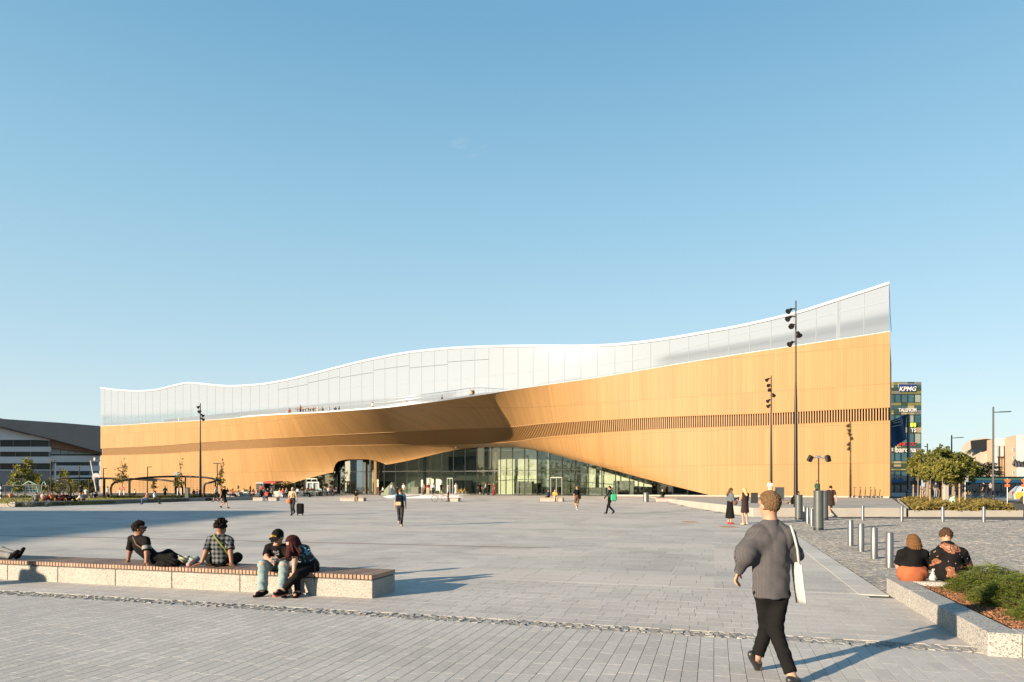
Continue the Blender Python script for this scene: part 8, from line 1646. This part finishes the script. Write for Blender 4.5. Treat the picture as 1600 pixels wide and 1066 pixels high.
# 6 the woman in orange trousers on the planter
Y0 = 10.76
J = dict(head=jp(1426, 847, Y0 + .05), hd=V3(-.15, .93, -.3), neck=jp(1426, 860, Y0 + .02), chest=jp(1425, 874, Y0), pel=jp(1425.5, 894, Y0), ls=jp(1408.5, 866, Y0), rs=jp(1443.5, 866, Y0), le=jp(1404, 886, Y0 + .12), re=jp(1447, 886, Y0 + .12), lw=jp(1412, 886, Y0 + .36), rw=jp(1437, 886, Y0 + .36),
         lh=jp(1415, 895, Y0 + .02), rh=jp(1436, 895, Y0 + .02), lk=jp(1413, 891, Y0 + .45), rk=jp(1437, 891, Y0 + .45), la=jp(1413, 908, Y0 + .58), ra=jp(1437, 908, Y0 + .58), lt=jp(1412, 910, Y0 + .72), rt=jp(1438, 910, Y0 + .72))
J['lhs'] = V3(1, 0, .3); J['rhs'] = V3(-1, 0, .3)
for k_ in ('la', 'ra'): J[k_][2] = 0.10
for k_ in ('lt', 'rt'): J[k_][2] = 0.05
t = thing('person', 'woman in a black top and orange trousers seated on the planter wall', 'person', tuple(J['pel'])); sd = J['rs'] - J['ls']
layer(t, 'body', body_prims(J, 1.0, 1.0), 0.0085, m_skin)
layer(t, 'top', [cone(J['chest'] * .7 + J['neck'] * .3, jp(1425.5, 886.5, Y0), 0.17, 0.175, 0, 0.05, (0, 1), (sd, 0.66)), cone(shorten(J['ls'], J['rs'], .16), shorten(J['rs'], J['ls'], .16), 0.08, 0.08, 0, 0.06), cone(J['ls'], shorten(J['ls'], J['le'], .75), 0.075, 0.075, 0, 0.04, (0, 1)), cone(J['rs'], shorten(J['rs'], J['re'], .9), 0.075, 0.072, 0, 0.04, (0, 1)), cone(J['chest'], J['neck'], 0.13, 0.07, 0, 0.05)], 0.0095, C['dgrey' if False else 'black'], fold=0.005)
layer(t, 'trousers', [cone(jp(1425.5, 884.5, Y0), jp(1425.5, 893, Y0), 0.165, 0.225, 0, 0.04, (1, 0), (sd, 0.72)), cone(J['lh'], J['rh'], 0.115, 0.115, 0, 0.05)] + leg_prims(J, 1.05, 0.095, 0.085, 0.9, 0.105)[1:], 0.0105, cl('burnt_orange_cloth', (0.23, 0.072, 0.034)), fold=0.005, cuts=[((0, 0, PH + .002), (0, 0, -1))] if False else ())
layer(t, 'hair', hair_prims(J['head'], J['hd'], 'bob', 1.02) + [cone(J['head'] + V3(.078 * math.cos(a_), -.02 + .085 * math.sin(a_), .04), J['head'] + V3(.1 * math.cos(a_), -.05 + .085 * math.sin(a_), -.10), .022, .014, 1, .006) for a_ in np.linspace(2.9, 6.5, 13)], 0.0075, cl('bronze_hair', (0.085, 0.042, 0.018), scale=70, var=0.35)); layer(t, 'shoe', shoe_prims(J, 'l'), 0.011, C['white']); layer(t, 'shoe', shoe_prims(J, 'r'), 0.011, C['white'])
# 7 the man in the paisley shirt
Y0 = 10.62
J = dict(head=jp(1478, 838, Y0 + .14), hd=V3(.38, .82, -.45), neck=jp(1480, 853, Y0 + .07), chest=jp(1483, 872, Y0 + .02), pel=jp(1485, 895, Y0), ls=jp(1463.5, 865, Y0 + .03), rs=jp(1503.5, 864, Y0 + .03), le=jp(1457.5, 888, Y0 + .18), re=jp(1511.5, 887, Y0 + .16), lw=jp(1472, 888, Y0 + .40), rw=jp(1497, 888, Y0 + .42),
         lh=jp(1474, 896, Y0 + .02), rh=jp(1496, 896, Y0 + .02), lk=jp(1470, 891, Y0 + .46), rk=jp(1500, 891, Y0 + .46), la=jp(1471, 908, Y0 + .58), ra=jp(1499, 908, Y0 + .58), lt=jp(1470, 910, Y0 + .72), rt=jp(1500, 910, Y0 + .72))
J['lhs'] = V3(1, 0, .3); J['rhs'] = V3(-1, 0, .3)
for k_ in ('la', 'ra'): J[k_][2] = 0.10
for k_ in ('lt', 'rt'): J[k_][2] = 0.05
t = thing('person', 'man in a black shirt with orange paisley shapes seated behind the junipers', 'person', tuple(J['pel'])); sd = J['rs'] - J['ls']
layer(t, 'body', body_prims(J, 1.05, 1.0), 0.0085, m_skin)
m, N, L, bs = nodes('paisley_cotton'); tcn = N.new('ShaderNodeTexCoord'); nz = N.new('ShaderNodeTexNoise'); nz.inputs['Scale'].default_value = 5; L.new(tcn.outputs['Object'], nz.inputs['Vector'])
wv = mixc(N, L, 0.22, tcn.outputs['Object'], nz.outputs['Color']); mp = N.new('ShaderNodeMapping'); mp.inputs['Scale'].default_value = (8.5, 3.2, 10.5); L.new(wv, mp.inputs['Vector'])
vo = N.new('ShaderNodeTexVoronoi'); vo.inputs['Scale'].default_value = 0.85; L.new(mp.outputs[0], vo.inputs['Vector']); rp = N.new('ShaderNodeValToRGB'); rp.color_ramp.interpolation = 'CONSTANT'; e = rp.color_ramp.elements
e[0].color = (0.19, 0.065, 0.035, 1); e[1].position = 0.42; e[1].color = (0.008, 0.0075, 0.008, 1); k = e.new(0.17); k.color = (0.24, 0.115, 0.07, 1); k = e.new(0.28); k.color = (0.02, 0.018, 0.018, 1); k = e.new(0.31); k.color = (0.21, 0.09, 0.05, 1); L.new(vo.outputs['Distance'], rp.inputs[0])
v2 = N.new('ShaderNodeTexVoronoi'); v2.inputs['Scale'].default_value = 16; L.new(tcn.outputs['Object'], v2.inputs['Vector']); dt = math_node(N, L, 'LESS_THAN', v2.outputs['Distance'], 0.13); L.new(mixc(N, L, dt, rp.outputs[0], (0.38, 0.30, 0.25)), bs.inputs['Base Color']); bs.inputs['Roughness'].default_value = 0.85; bs.inputs['Specular IOR Level'].default_value = 0.1
layer(t, 'shirt', [cone(J['chest'] * .65 + J['neck'] * .35, J['pel'] - V3(0, 0, .07), 0.185, 0.195, 0, 0.06, (0, 1), (sd, 0.68)), cone(shorten(J['ls'], J['rs'], .16), shorten(J['rs'], J['ls'], .16), 0.088, 0.088, 0, 0.06), cone(J['ls'], J['le'], 0.08, 0.085, 0, 0.05, (0, 1)), cone(J['rs'], J['re'], 0.08, 0.085, 0, 0.05, (0, 1)), cone(J['chest'], J['neck'] + V3(0, 0, .0), 0.14, 0.078, 0, 0.05)], 0.0095, m, fold=0.006)
layer(t, 'trousers', leg_prims(J, 1.05, 0.085, 0.07, 0.95, 0.105), 0.0115, C['black']); layer(t, 'hair', hair_prims(J['head'], J['hd'], 'short', 1.0) + tufts(J['head'], J['hd'], 190, 1.0, 0.055, 0.010, 0.0, -0.03, 6, 0.25, 0.05), 0.0075, cl('chestnut_hair', (0.045, 0.025, 0.015), scale=70, var=0.3)); layer(t, 'shoe', shoe_prims(J, 'l'), 0.011, C['white']); layer(t, 'shoe', shoe_prims(J, 'r'), 0.011, C['white'])
q = P(1457.5, 899, 10.72); b = thing('plastic_bag', 'small white plastic bag on the planter wall between the seated couple', 'bag', (q.x, q.y, PH)); layer(b, 'sack', [ell((q.x, q.y, PH + .06), (0.075, 0.06, 0.075), None, 0, 0.02), cone((q.x, q.y, PH + .10), (q.x + .01, q.y, PH + .165), 0.03, 0.014, 0, 0.02)], 0.0075, C['white'], fold=0.010, fs=2.0, cuts=[((0, 0, PH + .002), (0, 0, -1))])
# bags at the left end of the bench
# a sunbather lying on the bench, only the lower legs and shoes inside the frame
q = np.array(P(22, 868, 12.6)); q[2] = BZ; ax_ = np.array([E1.x, E1.y, 0.0]); sx_ = np.array([E2.x, E2.y, 0.0]); zz = V3(0, 0, 1)
J = pose('stand'); pel = q - ax_ * .86 + zz * .13
J.update(pel=pel, chest=pel - ax_ * .35 + zz * .02, neck=pel - ax_ * .5 + zz * .03, head=pel - ax_ * .66 + zz * .05, hd=unit(zz + ax_ * .2), ls=pel - ax_ * .46 + sx_ * .18, rs=pel - ax_ * .46 - sx_ * .18, le=pel - ax_ * .2 + sx_ * .26, re=pel - ax_ * .2 - sx_ * .26, lw=pel + sx_ * .2 + zz * .05, rw=pel - sx_ * .2 + zz * .05,
         lh=pel + sx_ * .09, rh=pel - sx_ * .09, lk=pel + ax_ * .42 + sx_ * .1 + zz * .03, rk=pel + ax_ * .42 - sx_ * .1 + zz * .0, la=q + sx_ * .08 + zz * .08, ra=q - sx_ * .06 + zz * .09, lt=q + ax_ * .10 + sx_ * .1 + zz * .20, rt=q + ax_ * .15 - sx_ * .05 + zz * .17)
t = link('person', smesh('person', dressed(J), 0.012, [m_skin, Hm['dark'], C['grey'], C['grey'], C['black']], tuple(q))); t.location = tuple(q); tag(t, 'person lying on the bench at the left edge, grey trousers and black shoes in view', 'person')
# a passer-by left of the frame, whose shadow reaches the bench
small('person standing just outside the left photo edge', (-13.2, 9.2, 0), 'stand', 'navy', 'dgrey', 'dark', -60, 1.8)
